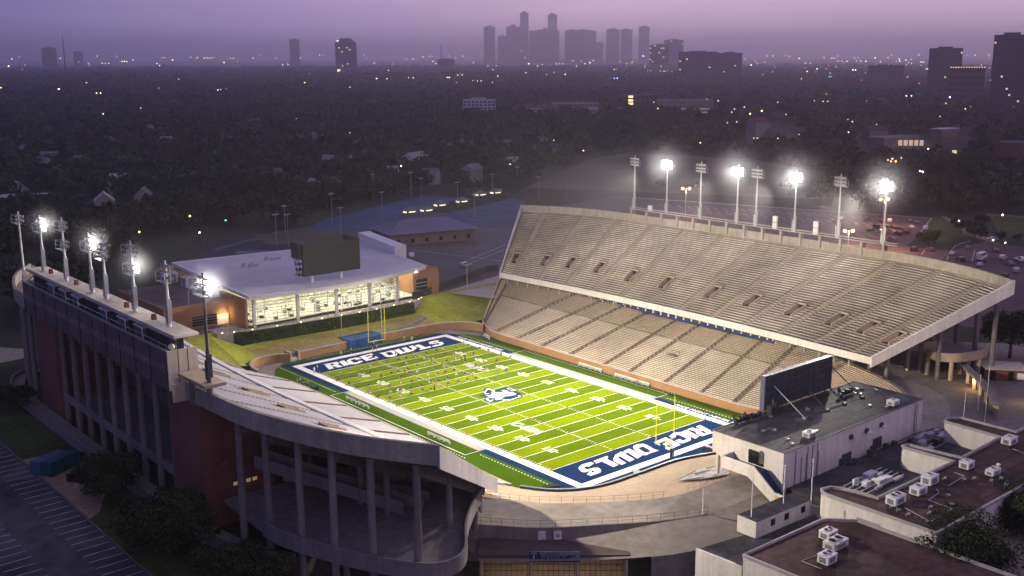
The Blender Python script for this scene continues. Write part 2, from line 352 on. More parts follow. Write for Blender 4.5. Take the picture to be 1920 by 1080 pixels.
# midfield emblem: navy state outline, white inner outline, interlaced letter
def zc(p): g = G(890+p[0]/19.2, 715+p[1]/19.2, 0); return (g[0], g[1])
def emb(pts, z, mi): mk.sheet([zc(p) for p in pts], z, mi)
emb([(160,525),(240,500),(390,490),(330,465),(260,415),(325,345),(350,262),(400,240),(490,215),(590,260),(730,322),(870,300),(1150,218),(1260,208),(1400,245),(1570,315),(1500,335),(1495,395),(1600,412),(1640,432),(1650,480),(1740,550),(1600,620),(1300,715),(1150,712),(990,702),(870,740),(760,745),(690,712),(620,738),(500,752),(420,710),(345,650),(360,610),(430,572),(300,545)], Z2, NV)
for pts in ([(310,400),(390,345),(415,278),(480,245),(560,275),(740,345),(600,440),(400,470)], [(1140,262),(1240,230),(1500,320),(1330,355)], [(960,682),(1290,692),(1680,550),(1570,498),(1540,520)], [(400,645),(480,590),(525,612),(560,690),(700,655),(600,725),(530,732)]): emb(pts, Z3, W)
for pts in ([(482,288),(690,360),(590,395),(600,448),(405,440),(380,400),(440,345)], [(1180,272),(1255,252),(1410,320),(1330,338)], [(1060,658),(1280,664),(1600,556),(1550,515),(1130,550)], [(470,640),(520,620),(660,655),(560,690)]): emb(pts, .043, NV)
def embs(pts, z, mi): emb([(900+(x-900)*.86, 500+(y-500)*.84) for x, y in pts], z, mi)
embs([(258,525),(470,508),(600,460),(650,440),(580,412),(640,375),(800,375),(1090,368),(1050,330),(950,298),(1100,278),(1200,308),(1310,382),(1500,405),(1595,440),(1560,490),(1300,538),(1140,545),(1050,612),(940,700),(740,718),(700,682),(790,618),(540,635),(480,580),(430,545)], .048, W)
for pts in ([(1035,505),(1250,438),(1425,428),(1350,470),(1200,505)], [(690,556),(800,566),(975,515),(900,562),(780,606)], [(800,372),(930,335),(1100,355),(1000,345),(900,358)]): embs(pts, .052, NV)
embs([(620,522),(850,470),(1100,400),(1110,405),(860,480),(640,530)], .052, GY_)
# conference marks and touchline slogans
for (x, y, s) in ((-11.1,-22.9,1), (11.1,22.9,-1)):
    put_text(mk, 'C-USA', 3.3, (x, y, Z3), (0,-s,0), (s,0,0), W, .075, 1.0, .25); put_text(mk, 'C-USA', 3.3, (x, y, .043), (0,-s,0), (s,0,0), NV, .035, 1.0, .25); put_text(mk, 'C-USA', 3.3, (x, y, .048), (0,-s,0), (s,0,0), GY_, .004, 1.0, .25)
for yc in (-44.3, 42.0): put_text(mk, 'RICE FIGHT NEVER DIES', 1.5, (HW+3.0, yc, Z2), (0,-1,0), (1,0,0), W, .03, 1.3, .15)
struct('field_markings', mk, [LINE, NAVYF, GREYF])
# pylons, goals, benches
PYL = M('orange_foam', (.75,.12,.03), .6)
mb = MB(); mb.box(-.1,.1,-.1,.1,0,.42); mb.box(-.13,.13,-.13,.13,0,.05)
pym = mesh_of('pylon', mb, PYL)
pl = [(sx*HW, sy*HL, 'orange corner pylon at the %s goal line by the %s touchline' % ('north' if sy > 0 else 'south', 'east' if sx > 0 else 'west')) for sx in (-1, 1) for sy in (-1, 1)]
pl += [(sx*6.1, sy*HL, 'orange pylon on the %s goal line in line with the %s hash marks' % ('north' if sy > 0 else 'south', 'east' if sx > 0 else 'west')) for sx in (-1, 1) for sy in (-1, 1)]
for k, y in enumerate((-36.6,-27.4,-18.3,-9.1,-5,0,9.1,13,18.3,22.9,27.4,32,36.6)): pl.append((-HW-.35, y, None))
for k, (x, y) in enumerate(((6.1,-18.3),(-6.1,-18.3),(-6.1,18.3),(6.1,18.3),(6.1,32),(-6.1,32))): pl.append((x, y, None))
for x, y, lab in pl:
    o = bpy.data.objects.new('pylon', pym); COL.objects.link(o); o.location = (x, y, .03)
    tag(o, lab or 'small orange marker standing on a yard line between the goal lines', 'marker', 'orange markers and pylons on the field')
def goal(y, s, lab):
    t = thing('goal_post', lab, 'goal post', (0, y, 0))
    m = MB(); m.tube((0, y+s*1.9, 0), (0, y+s*1.9, 1.9), .17, .17, 10); m.path([(0,y+s*1.9,1.9),(0,y+s*1.6,2.5),(0,y+s*.9,2.95),(0,y,3.05)], .16, 8); obj('gooseneck_post', m, YELLOW, t)
    m = MB(); m.tube((-2.82,y,3.05),(2.82,y,3.05), .12, .12, 8); obj('crossbar', m, YELLOW, t)
    for x in (-2.82, 2.82):
        m = MB(); m.tube((x,y,3.05),(x,y,12.4), .1, .1, 8); obj('upright', m, YELLOW, t)
    m = MB(); m.tube((0,y+s*1.9,.03),(0,y+s*1.9,1.9), .34, .34, 12); obj('post_pad', m, NAVY, t)
goal(-54.86, -1, 'yellow goal post in front of the south stand, tallest in view'); goal(54.86, 1, 'yellow goal post in front of the blue tarpaulin')
ALU = M('bench_aluminium', (.72,.72,.70), .45, (.6,.1), None, .2)
def team_bench():
    t = thing('team_bench', None, 'bench')
    m = MB(); m.box(-2.3,2.3,-.25,.2,.42,.5); obj('seat', m, ALU, t)
    m = MB(); m.box(-2.3,2.3,.22,.3,.62,1.05); obj('backrest', m, ALU, t)
    for x in (-2.1, 0, 2.1):
        m = MB(); m.box(x-.04,x+.04,-.2,.28,.02,.42); m.box(x-.04,x+.04,.24,.3,.42,.7); obj('leg', m, ALU, t)
    return t
tb = team_bench(); tbt = tree_of(tb)
def bench_at(x, y, rz, lab, first=False):
    o = tb if first else copy_tree(tbt); o.location = (x, y, 0); o.rotation_euler = (0,0,rz); tag(o, lab, 'bench', 'white benches beside the pitch')
q = lambda px, py: G(px, py, 0)[:2]
E_ = [q(1103,687), q(1125,693), q(1166,709), q(1186,716), q(1205,722)]
for i, ((x, y), nm) in enumerate(zip(E_, ('white bench below the east stand, farthest of the row of five', 'white bench below the east stand, second farthest of five', 'white bench below the east stand, middle of the row of five', 'white bench below the east stand, second nearest of five', 'white bench below the east stand, nearest of the row of five'))): bench_at(33.0, y, -math.pi/2, nm, i == 0)
x, y = q(912, 634); bench_at(x, y, -math.pi/2-.3, 'lone white bench at the far corner below the east stand')
for (px, py), nm in zip(((662,752),(681,763),(806,823),(823,831)), ('white bench on the west touchline, farthest of four', 'white bench on the west touchline, second farthest of four', 'white bench on the west touchline, third from the far end', 'white bench on the west touchline, nearest of four')):
    x, y = q(px, py); bench_at(-30.6, y, math.pi/2, nm)
RAILM = M('rusty_rail', (.16,.10,.07), .7, (.5,.3))
# ------------------------------------------------------------------ lower bowl: one stand per side, seats in sections as parts
def lerp3(a, b, t): return tuple(a[i]+(b[i]-a[i])*t for i in range(3))
def bowl_pt(i, t, dz=0.0):
    a, b = INNS[i], RIMS[i]; return (a[0]+(b[0]-a[0])*t, a[1]+(b[1]-a[1])*t, Z_IN+(RZ[i]-Z_IN)*t+dz)
def bowl_ptf(x, t):
    i = min(int(x), NS-1); f = x-i; a = bowl_pt(i, t); b = bowl_pt(i+1, t); return lerp3(a, b, f)
def terrace(i0, i1, nrow, mat, name, parent, inner=0.0):
    m = MB()
    for k in range(nrow):
        t0, t1 = k/nrow, (k+1)/nrow
        for i in range(i0, i1):
            P = [bowl_pt(i, t0), bowl_pt(i+1, t0), bowl_pt(i+1, t1), bowl_pt(i, t1)]; za, zb, zc, zd = (p[2] for p in P)
            m.quad((P[0][0],P[0][1],za), (P[3][0],P[3][1],za), (P[2][0],P[2][1],zb), (P[1][0],P[1][1],zb))
            m.quad((P[3][0],P[3][1],za), (P[3][0],P[3][1],zd), (P[2][0],P[2][1],zc), (P[2][0],P[2][1],zb))
    for i in range(i0, i1):
        a, b = bowl_pt(i, 1), bowl_pt(i+1, 1); m.quad((a[0],a[1],6.5),(b[0],b[1],6.5),b,a)
    return obj(name, m, mat, parent)
def bench_rows(x0, x1, r0, r1, nrow, mat, parent, name='seat_section', dep=(.5,.95), step=1.0, h=.38, th=.09):
    m = MB(); n = max(1, int(math.ceil((x1-x0)/step)))
    for k in range(r0, r1):
        for j in range(n):
            a, b = x0+(x1-x0)*j/n, x0+(x1-x0)*(j+1)/n; za, zb = bowl_ptf(a, k/nrow)[2], bowl_ptf(b, k/nrow)[2]
            P = [bowl_ptf(a, (k+dep[0])/nrow), bowl_ptf(b, (k+dep[0])/nrow), bowl_ptf(b, (k+dep[1])/nrow), bowl_ptf(a, (k+dep[1])/nrow)]; Z = (za, zb, zb, za)
            T = [(p[0], p[1], z+h) for p, z in zip(P, Z)]; B = [(p[0], p[1], z+h-th) for p, z in zip(P, Z)]
            m.quad(T[0], T[3], T[2], T[1]); m.quad(B[0], T[0], T[1], B[1])
    return obj(name, m, mat, parent)
def idx_y(y, rng):
    return min(rng, key=lambda i: abs(RIMS[i][1]*.5+INNS[i][1]*.5-y))
EAST = range(0, 60); WEST = range(100, NS+1)
# the index where the seating turns the south corner
iE1 = min(range(30, 80), key=lambda i: math.hypot(INNS[i][0]-35.5, INNS[i][1]+56)); iW0 = min(range(90, 140), key=lambda i: math.hypot(INNS[i][0]+37.5, INNS[i][1]+49))
NROW = 40
est = thing('lower_stand', 'long tan lower stand of bench rows climbing from the east touchline', 'grandstand', (50,0,0))
iE = iE1+14
terrace(0, iE, NROW, TREAD, 'terrace', est)
m = MB(); L = [INNS[i] for i in range(2, iE1)]; m.wall(L, 0.0, Z_IN+.55, .3); obj('brick_field_wall', m, BRICK_O, est)
m = MB(); m.wall(L, Z_IN+.56, Z_IN+.72, .42); obj('wall_coping', m, CONC_L, est)
m = MB(); m.wall([bowl_pt(iE1-1,t)[:2] for t in np.linspace(0,.16,6)], 0, [bowl_pt(iE1-1,t)[2]+.9 for t in np.linspace(0,.16,6)], .4); obj('wing_wall', m, BRICK_O, est)
m = MB(); m.wall([bowl_pt(0,t)[:2] for t in np.linspace(0,1,9)], 0, [bowl_pt(0,t)[2]+.9 for t in np.linspace(0,1,9)], .5); obj('end_wall', m, CONC_T, est)
# radial aisles measured along the east wall
wall_y = [ -45.5+11.1*k for k in range(10)]
def fidx(y, lo, hi):
    best = min(range(lo, hi), key=lambda i: abs(INNS[i][1]-y)); return best
cuts = [iE1-1.0] + [fidx(y, 2, iE1) for y in wall_y if y < 44] + [3.0]
cuts = sorted(set(cuts)); AW = .16
for a, b in zip(cuts, cuts[1:]):
    if b-a < 1: continue
    aw = .055*(b-a)
    bench_rows(a+aw, b-aw, 0, 25, NROW, BENCH, est)
    bench_rows(a+aw, b-aw, 26, 39, NROW, SEAT_BR, est, 'chair_section', (.35,.9), 1.0, .45, .2)
for c_ in cuts[:-1]:                                        # aisle handrails
    m = MB(); L = [bowl_ptf(c_, (k+.5)/NROW) for k in range(0, 39, 2)]
    m.path([(p[0],p[1],p[2]+.75) for p in L], .06, 5)
    for p in L: m.box(p[0]-.09, p[0]+.09, p[1]-.14, p[1]+.14, p[2]-.1, p[2]+.75)
    obj('aisle_rail', m, RAILM, est)
bench_rows(0.3, 3.0-.1, 0, 39, NROW, CONC_T, est, 'curved_terrace_section', (.5,1.0), .5, .25, .25)
bench_rows(iE1-.9, iE-.1, 0, 39, NROW, CONC_T, est, 'curved_terrace_section', (.45,1.0), .5, .28, .28)
wst = thing('lower_stand', 'pale grey lower stand under the west deck beside the pitch', 'grandstand', (-50,0,0))
terrace(iW0, NS, NROW, TREAD, 'terrace', wst)
m = MB(); L = [INNS[i] for i in range(iW0, NS-5)]; m.wall(L, 0.0, Z_IN+.3, .3); obj('navy_field_wall', m, NAVY, wst)
m = MB(); m.wall(L, Z_IN+.31, Z_IN+.42, .4); obj('wall_coping', m, CONC_L, wst)
wy = [-40+13.2*k for k in range(7)]
wc = sorted(set([iW0+.5] + [min(range(iW0, NS), key=lambda i: abs(INNS[i][1]-y)) for y in wy] + [NS-7.0]))
for a, b in zip(wc, wc[1:]):
    if b-a < 1: continue
    aw = .05*(b-a); bench_rows(a+aw, b-aw, 0, 39, NROW, BENCH_W, wst)
for c_ in wc[1:-1]:
    m = MB()
    for k in range(0, 39, 1):
        p = bowl_ptf(c_, (k+.5)/NROW); m.box(p[0]-.2, p[0]+.2, p[1]-.35, p[1]+.35, p[2], p[2]+.35)
    obj('aisle_steps', m, BRICK_R, wst)
bench_rows(NS-6.9, NS-.2, 0, 39, NROW, CONC_T, wst, 'curved_terrace_section', (.5,1.0), .5, .25, .25)
m = MB(); m.wall([bowl_pt(NS,t)[:2] for t in np.linspace(0,1,9)], 0, [bowl_pt(NS,t)[2]+.9 for t in np.linspace(0,1,9)], .4); obj('end_wall', m, CONC_T, wst)
m = MB(); pts = [bowl_pt(NS,t) for t in np.linspace(0.05,1,14)]
for p in pts: m.tube((p[0],p[1],p[2]+.8),(p[0],p[1],p[2]+2.0), .05, n=5)
m.path([(p[0],p[1],p[2]+2.0) for p in pts], .05, 5); m.path([(p[0],p[1],p[2]+1.4) for p in pts], .04, 5); obj('guard_rail', m, CONC_L, wst)
# south end: bare concrete terrace behind the navy wall
sst = thing('south_terrace', 'bare tan concrete terrace curving round the south end zone', 'terrace', (0,-72,0))
def south_z(i, t): return bowl_pt(i, t)
terrace(iE-0, iW0+0, 34, CONC_T, 'terrace', sst)
m = MB(); i_b = min(range(iE1, iW0), key=lambda i: math.hypot(INNS[i][0]-6.5, INNS[i][1]+64.3)); L = [INNS[i] for i in range(i_b-14, iW0-2)]
m.wall(L, 0.0, Z_IN+.5, .35); obj('navy_wall', m, NAVY, sst)
m = MB(); m.wall(L, Z_IN+.51, Z_IN+.58, .42); obj('wall_coping', m, STEEL, sst)
# rails round the rim
def rail(i0, i1, t, name, parent, h=1.1, n=1, mat=STEEL, off=0):
    m = MB(); P = [bowl_pt(i, t) for i in range(i0, i1+1, n)]
    for p in P: m.tube((p[0],p[1],p[2]),(p[0],p[1],p[2]+h), .03, n=5)
    for hh in (h, h*.5): m.path([(p[0],p[1],p[2]+hh) for p in P], .022, 5)
    return obj(name, m, mat, parent)
rail(iW0-22, iW0-2, .98, 'rim_rail', sst, mat=RAILM); rail(iE1+12, iW0-25, .98, 'rim_rail', sst, mat=RAILM)
def pr(x, y, z):
    d = np.array((x, y, z))-CL; k = d@_f; return (960+FPX*(d@_r)/k, 540-FPX*(d@_u)/k)
BG = [(i, t, bowl_pt(i, t)) for i in range(iE1-6, iW0+3) for t in np.linspace(0, 1, 41)]; BGP = [pr(*b[2]) for b in BG]
def onbowl(px, py, dz=.3):
    k = min(range(len(BG)), key=lambda j: (BGP[j][0]-px)**2+(BGP[j][1]-py)**2); p = BG[k][2]; g = G(px, py, p[2]); return (g[0], g[1], p[2]+dz)
PALE = M('painted_feathers', (.44,.42,.42), .8, (.5,.4), (1.6,.5)); FDARK = M('painted_feather_lines', (.10,.085,.09), .8, (.8,.3))
m = MB(); zt = lambda p: onbowl(860+p[0]/3.374, 760+p[1]/3.374)
m.sheet([zt(p) for p in [(1400,480),(1430,455),(1500,415),(1600,395),(1700,385),(1712,440),(1600,468),(1500,480)]], None, 0)
for l in ([(1352,492),(1440,452),(1512,412),(1500,425),(1445,460)], [(1400,487),(1500,468),(1640,455),(1640,464),(1500,482)], [(1480,440),(1580,420),(1690,400),(1690,408),(1580,432),(1500,452)], [(1560,405),(1660,392),(1660,398),(1570,413)]):
    m.sheet([(x, y, z+.05) for x, y, z in map(zt, l)], None, 1)
obj('painted_wing_mural', m, [PALE, FDARK], sst)
# ------------------------------------------------------------------ upper decks (mirrored about the field's long axis)
FP = [(57.2,67.9),(59.7,35),(60.7,0),(59.7,-35),(57.2,-67.9)]
BP = [(83.2,87.3),(90,75.5),(94.8,60),(96.2,46),(96.6,20),(96.6,-20),(96.2,-46),(94.8,-60),(90,-75.5),(83.2,-87.3)]
FPS, BPS = cr(FP, 400), cr(BP, 400)
def onY(P, y):
    k = min(range(len(P)-1), key=lambda i: abs((P[i][1]+P[i+1][1])/2-y)); a, b = P[k], P[k+1]; f = (y-a[1])/(b[1]-a[1]); return (a[0]+(b[0]-a[0])*f, y)
ZF, ZB = 12.9, 29.5
def dk(u, t, s, z=None, dz=0):
    a = onY(FPS, 67.9*(1-2*u)); b = onY(BPS, 87.3*(1-2*u))
    return (s*(a[0]+(b[0]-a[0])*t), a[1]+(b[1]-a[1])*t, (ZF+(ZB-ZF)*t if z is None else z)+dz)
VOM = [(.026,.285),(.105,.311),(.174,.322),(.256,.322),(.351,.302),(.444,.300),(.563,.299),(.658,.297),(.754,.305),(.843,.310),(.911,.314),(.972,.275)]
AIS = [.042+.0828*i for i in range(12)]
AISLE = M('aisle_concrete', (.40,.345,.26), .92, (.05,.3), (.6,.15))
def upper_deck(s, label, loc, back_openings):
    st = thing('upper_deck', label, 'grandstand', loc)
    N = 38; hw = .0078
    br = sorted(set([round(k/66, 5) for k in range(67)] + [v[0]+d for v in VOM for d in (-hw, hw)]))
    br = [b for b in br if 0 <= b <= 1]
    D = {}
    for u in br:
        a = onY(FPS, 67.9*(1-2*u)); b = onY(BPS, 87.3*(1-2*u)); D[u] = (a, b)
    def P(u, t, z):
        if u not in D: D[u] = (onY(FPS, 67.9*(1-2*u)), onY(BPS, 87.3*(1-2*u)))
        a, b = D[u]; return (s*(a[0]+(b[0]-a[0])*t), a[1]+(b[1]-a[1])*t, z)
    rise = (ZB-ZF)/N
    vk = [(u, int(t*N)-3, int(t*N)+2) for u, t in VOM]
    m = MB()
    for k in range(N):
        t0, t1 = k/N, (k+1)/N; z = ZF+rise*k
        for a, b in zip(br, br[1:]):
            mid = (a+b)/2
            if any(abs(mid-v) < hw and k0 <= k < k1 for v, k0, k1 in vk): continue
            m.quad(P(a,t0,z), P(b,t0,z), P(b,t1,z), P(a,t1,z)); m.quad(P(a,t1,z), P(b,t1,z), P(b,t1,z+rise), P(a,t1,z+rise))
    obj('terrace', m, TREAD, st)
    cuts = [0.0]+AIS+[1.0]
    for j, (c0, c1) in enumerate(zip(cuts, cuts[1:])):
        m = MB(); aw = .0075
        lo, hi = c0+(aw if j else .004), c1-(aw if j < 12 else .004)
        for k in range(1, N-2):
            z = ZF+rise*k; iv = [(lo, hi)]
            for v, k0, k1 in vk:
                if k0-1 <= k < k1+2:
                    iv = [w_ for a, b in iv for w_ in ((a, min(b, v-hw-.002)), (max(a, v+hw+.002), b)) if w_[1]-w_[0] > .003]
            for a, b in iv:
                n = max(1, int(math.ceil((b-a)/.02)))
                for q_ in range(n):
                    x0, x1 = a+(b-a)*q_/n, a+(b-a)*(q_+1)/n
                    t0, t1 = (k+.5)/N, (k+.95)/N; h = .42
                    m.quad(P(x0,t0,z+h), P(x1,t0,z+h), P(x1,t1,z+h), P(x0,t1,z+h)); m.quad(P(x0,t0,z+h-.09), P(x1,t0,z+h-.09), P(x1,t0,z+h), P(x0,t0,z+h))
        obj('bench_section', m, BENCH_UP if s > 0 else BENCH_W, st)
        if j < 12:
            m = MB(); c_ = c1
            for k in range(N-1):
                if any(abs(c_-v) < hw+.006 and k0-1 <= k < k1+1 for v, k0, k1 in vk): continue
                z = ZF+rise*k+.06; m.quad(P(c_-.0055,k/N,z), P(c_+.0055,k/N,z), P(c_+.0055,(k+.5)/N,z), P(c_-.0055,(k+.5)/N,z)); z2 = z+rise*.5
                m.quad(P(c_-.0055,(k+.5)/N,z), P(c_+.0055,(k+.5)/N,z), P(c_+.0055,(k+.5)/N,z2), P(c_-.0055,(k+.5)/N,z2)); m.quad(P(c_-.0055,(k+.5)/N,z2), P(c_+.0055,(k+.5)/N,z2), P(c_+.0055,(k+1)/N,z2), P(c_-.0055,(k+1)/N,z2))
            obj('aisle_steps', m, AISLE, st)
    for v, k0, k1 in vk:
        m = MB(); f = ZF+rise*k0; t0, t1 = k0/N, k1/N; lo, hi = v-hw, v+hw
        m.quad(P(lo,t0,f), P(hi,t0,f), P(hi,t1+.02,f), P(lo,t1+.02,f), 1)
        for a, b in ((lo-.0022, lo), (hi, hi+.0022)):
            for ta, tb_ in ((t0, t1),):
                za, zb = ZF+rise*k0+.55, ZF+rise*k1+.55
                A = [P(a,ta,f-.2), P(b,ta,f-.2), P(b,tb_,f-.2), P(a,tb_,f-.2)]; B = [P(a,ta,za), P(b,ta,za), P(b,tb_,zb), P(a,tb_,zb)]
                m.add(A+B, [(4,5,6,7),(0,1,5,4),(1,2,6,5),(2,3,7,6),(3,0,4,7)], 0)
        zt_ = ZF+rise*k1+.55
        m.add([P(lo,t1,zt_-.4), P(hi,t1,zt_-.4), P(hi,t1,zt_), P(lo,t1,zt_), P(lo,t1+.008,zt_), P(hi,t1+.008,zt_)], [(0,1,2,3),(3,2,5,4)], 0)
        m.quad(P(lo,t1,f), P(hi,t1,f), P(hi,t1,zt_-.4), P(lo,t1,zt_-.4), 2)
        obj('vomitory', m, [CONC_T, BLACK, BLACK], st)  # tunnel floor and back coloured black, the shade inside is painted
    us = [k/72 for k in range(73)]
    m = MB()                                                # front parapet
    for a, b in zip(us, us[1:]):
        tq = -.002 if s > 0 else .016; q0, q1 = P(a,tq,0), P(b,tq,0); r0, r1 = P(a,-.013,0), P(b,-.013,0)
        for (A, B, z0, z1) in ((r0, r1, 11.9, 13.6), (q0, q1, 12.1, 13.6)): m.quad((A[0],A[1],z0), (B[0],B[1],z0), (B[0],B[1],z1), (A[0],A[1],z1))
        m.quad((r0[0],r0[1],13.6), (r1[0],r1[1],13.6), (q1[0],q1[1],13.6), (q0[0],q0[1],13.6)); m.quad((r0[0],r0[1],11.9), (r1[0],r1[1],11.9), (q1[0],q1[1],12), (q0[0],q0[1],12))
    obj('front_parapet', m, STUCCO if s > 0 else WHITE, st)
    m = MB()                                                # soffit
    for a, b in zip(us, us[1:]):
        for t0, t1 in ((-.013,.33),(.33,.66),(.66,1.0)):
            zz = lambda t: 11.75+(28.6-11.75)*max(t,0)
            m.quad(P(a,t0,zz(t0)), P(b,t0,zz(t0)), P(b,t1,zz(t1)), P(a,t1,zz(t1)))
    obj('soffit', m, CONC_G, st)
    m = MB()                                                # back parapet and fascia
    for a, b in zip(us, us[1:]):
        q0, q1 = P(a,.988,0), P(b,.988,0); r0, r1 = P(a,1.005,0), P(b,1.005,0)
        zin = ZB-.5
        for (A, B, z0, z1) in ((r0, r1, 28.55, 31.5), (q0, q1, zin, 31.5)): m.quad((A[0],A[1],z0), (B[0],B[1],z0), (B[0],B[1],z1), (A[0],A[1],z1))
        m.quad((r0[0],r0[1],31.5), (r1[0],r1[1],31.5), (q1[0],q1[1],31.5), (q0[0],q0[1],31.5))
    obj('back_parapet', m, CONC, st)
    for u0, du in ((0.0, -.004), (1.0, .004)):
        m = MB(); T = [-.013+1.013*k/20 for k in range(21)]
        for ta, tb_ in zip(T, T[1:]):
            z = lambda t: 13.75+(31.5-13.75)*(t+.013)/1.013
            zl = lambda t: 11.2+(28.2-11.2)*(t+.013)/1.013
            def Q(t, o, zz):
                p = P(u0, t, zz); return (p[0], p[1]-(.45 if u0 else -.45)*o, zz)
            for o in (0, 1): m.quad(Q(ta,o,zl(ta)), Q(tb_,o,zl(tb_)), Q(tb_,o,z(tb_)), Q(ta,o,z(ta)))
            m.quad(Q(ta,0,z(ta)), Q(tb_,0,z(tb_)), Q(tb_,1,z(tb_)), Q(ta,1,z(ta))); m.quad(Q(ta,0,zl(ta)), Q(tb_,0,zl(tb_)), Q(tb_,1,zl(tb_)), Q(ta,1,zl(ta)))
        for t in (T[0], T[-1]): m.quad(Q(t,0,zl(t)), Q(t,1,zl(t)), Q(t,1,z(t)), Q(t,0,z(t)))
        obj('end_fascia', m, STUCCO, st)
    for y in (-84.2,-78,-71.8,-65.6,-58.6,-51.5,-28,-21,-14,-7,0,7,14,21,28,51.5,58.6,65.6,71.8,78,84.2):
        u = (1-y/87.3)/2
        def sz(t): return 11.75+(28.6-11.75)*t
        p = P(u, .965, 0)
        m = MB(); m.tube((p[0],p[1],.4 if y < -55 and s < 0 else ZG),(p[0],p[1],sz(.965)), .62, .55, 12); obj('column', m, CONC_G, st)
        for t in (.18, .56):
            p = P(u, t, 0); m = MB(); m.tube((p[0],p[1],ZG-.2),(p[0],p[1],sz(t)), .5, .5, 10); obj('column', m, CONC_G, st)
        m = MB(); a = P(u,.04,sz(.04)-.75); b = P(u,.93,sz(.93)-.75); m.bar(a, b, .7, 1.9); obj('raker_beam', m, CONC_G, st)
    return st, P
WD, PW = upper_deck(-1, 'west upper deck seen from behind, carried on tall columns above the parking', (-80,0,0), True)
ED, PE = upper_deck(1, 'east upper deck facing the camera, with a dark row of tunnel openings', (80,0,0), False)
# short struts under the east parapet and the suites below it
for u in [.02+.033*k for k in range(29)]:
    a = PE(u, .035, 0); m = MB(); m.tube((a[0], a[1], 9.6), (a[0], a[1], 12.4), .17, .17, 6); obj('front_strut', m, CONC_L, ED)
su = thing('suite_box', 'long navy glazed suite box tucked under the front edge of the east upper deck', 'press box', (68,2,8.2))
SU = [G(1106,556.5,10.9)[:2], G(1167,570.5,10.9)[:2], G(1234,589,10.9)[:2], G(1303,604,10.9)[:2], G(1378,622,10.9)[:2], G(1450,639,10.9)[:2]]
m = MB(); m.wall(SU, 9.0, 12.5, 2.0, 0, False, 1); obj('front_wall', m, NAVY, su)
SUS = cr(SU, 24)
for k in range(0, 25):
    x, y = SUS[k]; m = MB(); m.box(x-.3, x+.05, y-.16, y+.16, 10.9, 12.2); obj('window_mullion', m, WHITE, su)
bn = thing('banner', 'bright blue banner with white lettering hung at the near end of the suite box', 'banner', (SUS[22][0], SUS[22][1], 8.5))
a, b = Vector((*G(1413,627,10.9)[:2], 0)), Vector((*G(1453,638,10.9)[:2], 0)); dn = (b-a).normalized(); nx = Vector((-dn.y, dn.x, 0));
if nx.x > 0: nx = -nx
m = MB(); m.bar(a+nx*.6+Vector((0,0,11.3)), b+nx*.6+Vector((0,0,11.3)), .12, 1.9); obj('cloth', m, M('banner_blue', (.02,.13,.36), .7, (.5,.1)), bn)
m = MB(); put_text(m, 'A PUBLIC BANK', .85, (a+b)/2+nx*.72+Vector((0,0,11.35)), dn, (0,0,1), 0, .02, .9); obj('lettering', m, WHITE, bn)
bx_ = thing('camera_box', 'blue boxed camera platform hanging below the near end of the east upper deck', 'platform', G(1560,660,10)); c0 = G(1561,660,10.4)
m = MB(); m.box(c0[0]-1.4,c0[0]+1.6,c0[1]-2.2,c0[1]+2.2,9.6,11.2); m.box(c0[0]-1.2,c0[0]+1.4,c0[1]-2.0,c0[1]+2.0,11.2,11.25); obj('box_body', m, M('camera_box_blue', (.02,.12,.30), .6, (.6,.15)), bx_)
m = MB(); m.tube((c0[0],c0[1],11.2),(c0[0],c0[1],12.6), .12, n=6); obj('hanger', m, STEEL, bx_)
# ------------------------------------------------------------------ floodlight towers
LENS_ON = EM('lit_floodlight_lens', (1.0,.97,.92), 60.0); LENS_OFF = M('unlit_floodlight_lens', (.45,.46,.48), .15, None, None, 0, .6); HOUS = M('floodlight_housing', (.30,.30,.31), .5, (1,.2), None, .6)
POLE = M('pole_galvanised', (.50,.50,.50), .5, (.4,.15), None, .3); POLE_D = M('pole_dark', (.10,.10,.12), .5, (.4,.2), None, .3)
def lamp_mesh(on):
    m = MB(); n = 10
    m.tube((0,.0,0), (0,.42,0), .12, .33, n, 0, True)
    c = [(.33*math.cos(2*math.pi*i/n), .43, .33*math.sin(2*math.pi*i/n)) for i in range(n)]; m.add(c, [tuple(range(n))], 1)
    m.box(-.09,.09,-.22,.02,-.12,.12,0)
    return mesh_of('lamp', m, [HOUS, LENS_ON if on else LENS_OFF])
LMESH = {True: lamp_mesh(True), False: lamp_mesh(False)}
LENS_ON = EM('lit_floodlight_lens_west', (.93,.93,1.0), 14.0); LMESH_W = lamp_mesh(True)
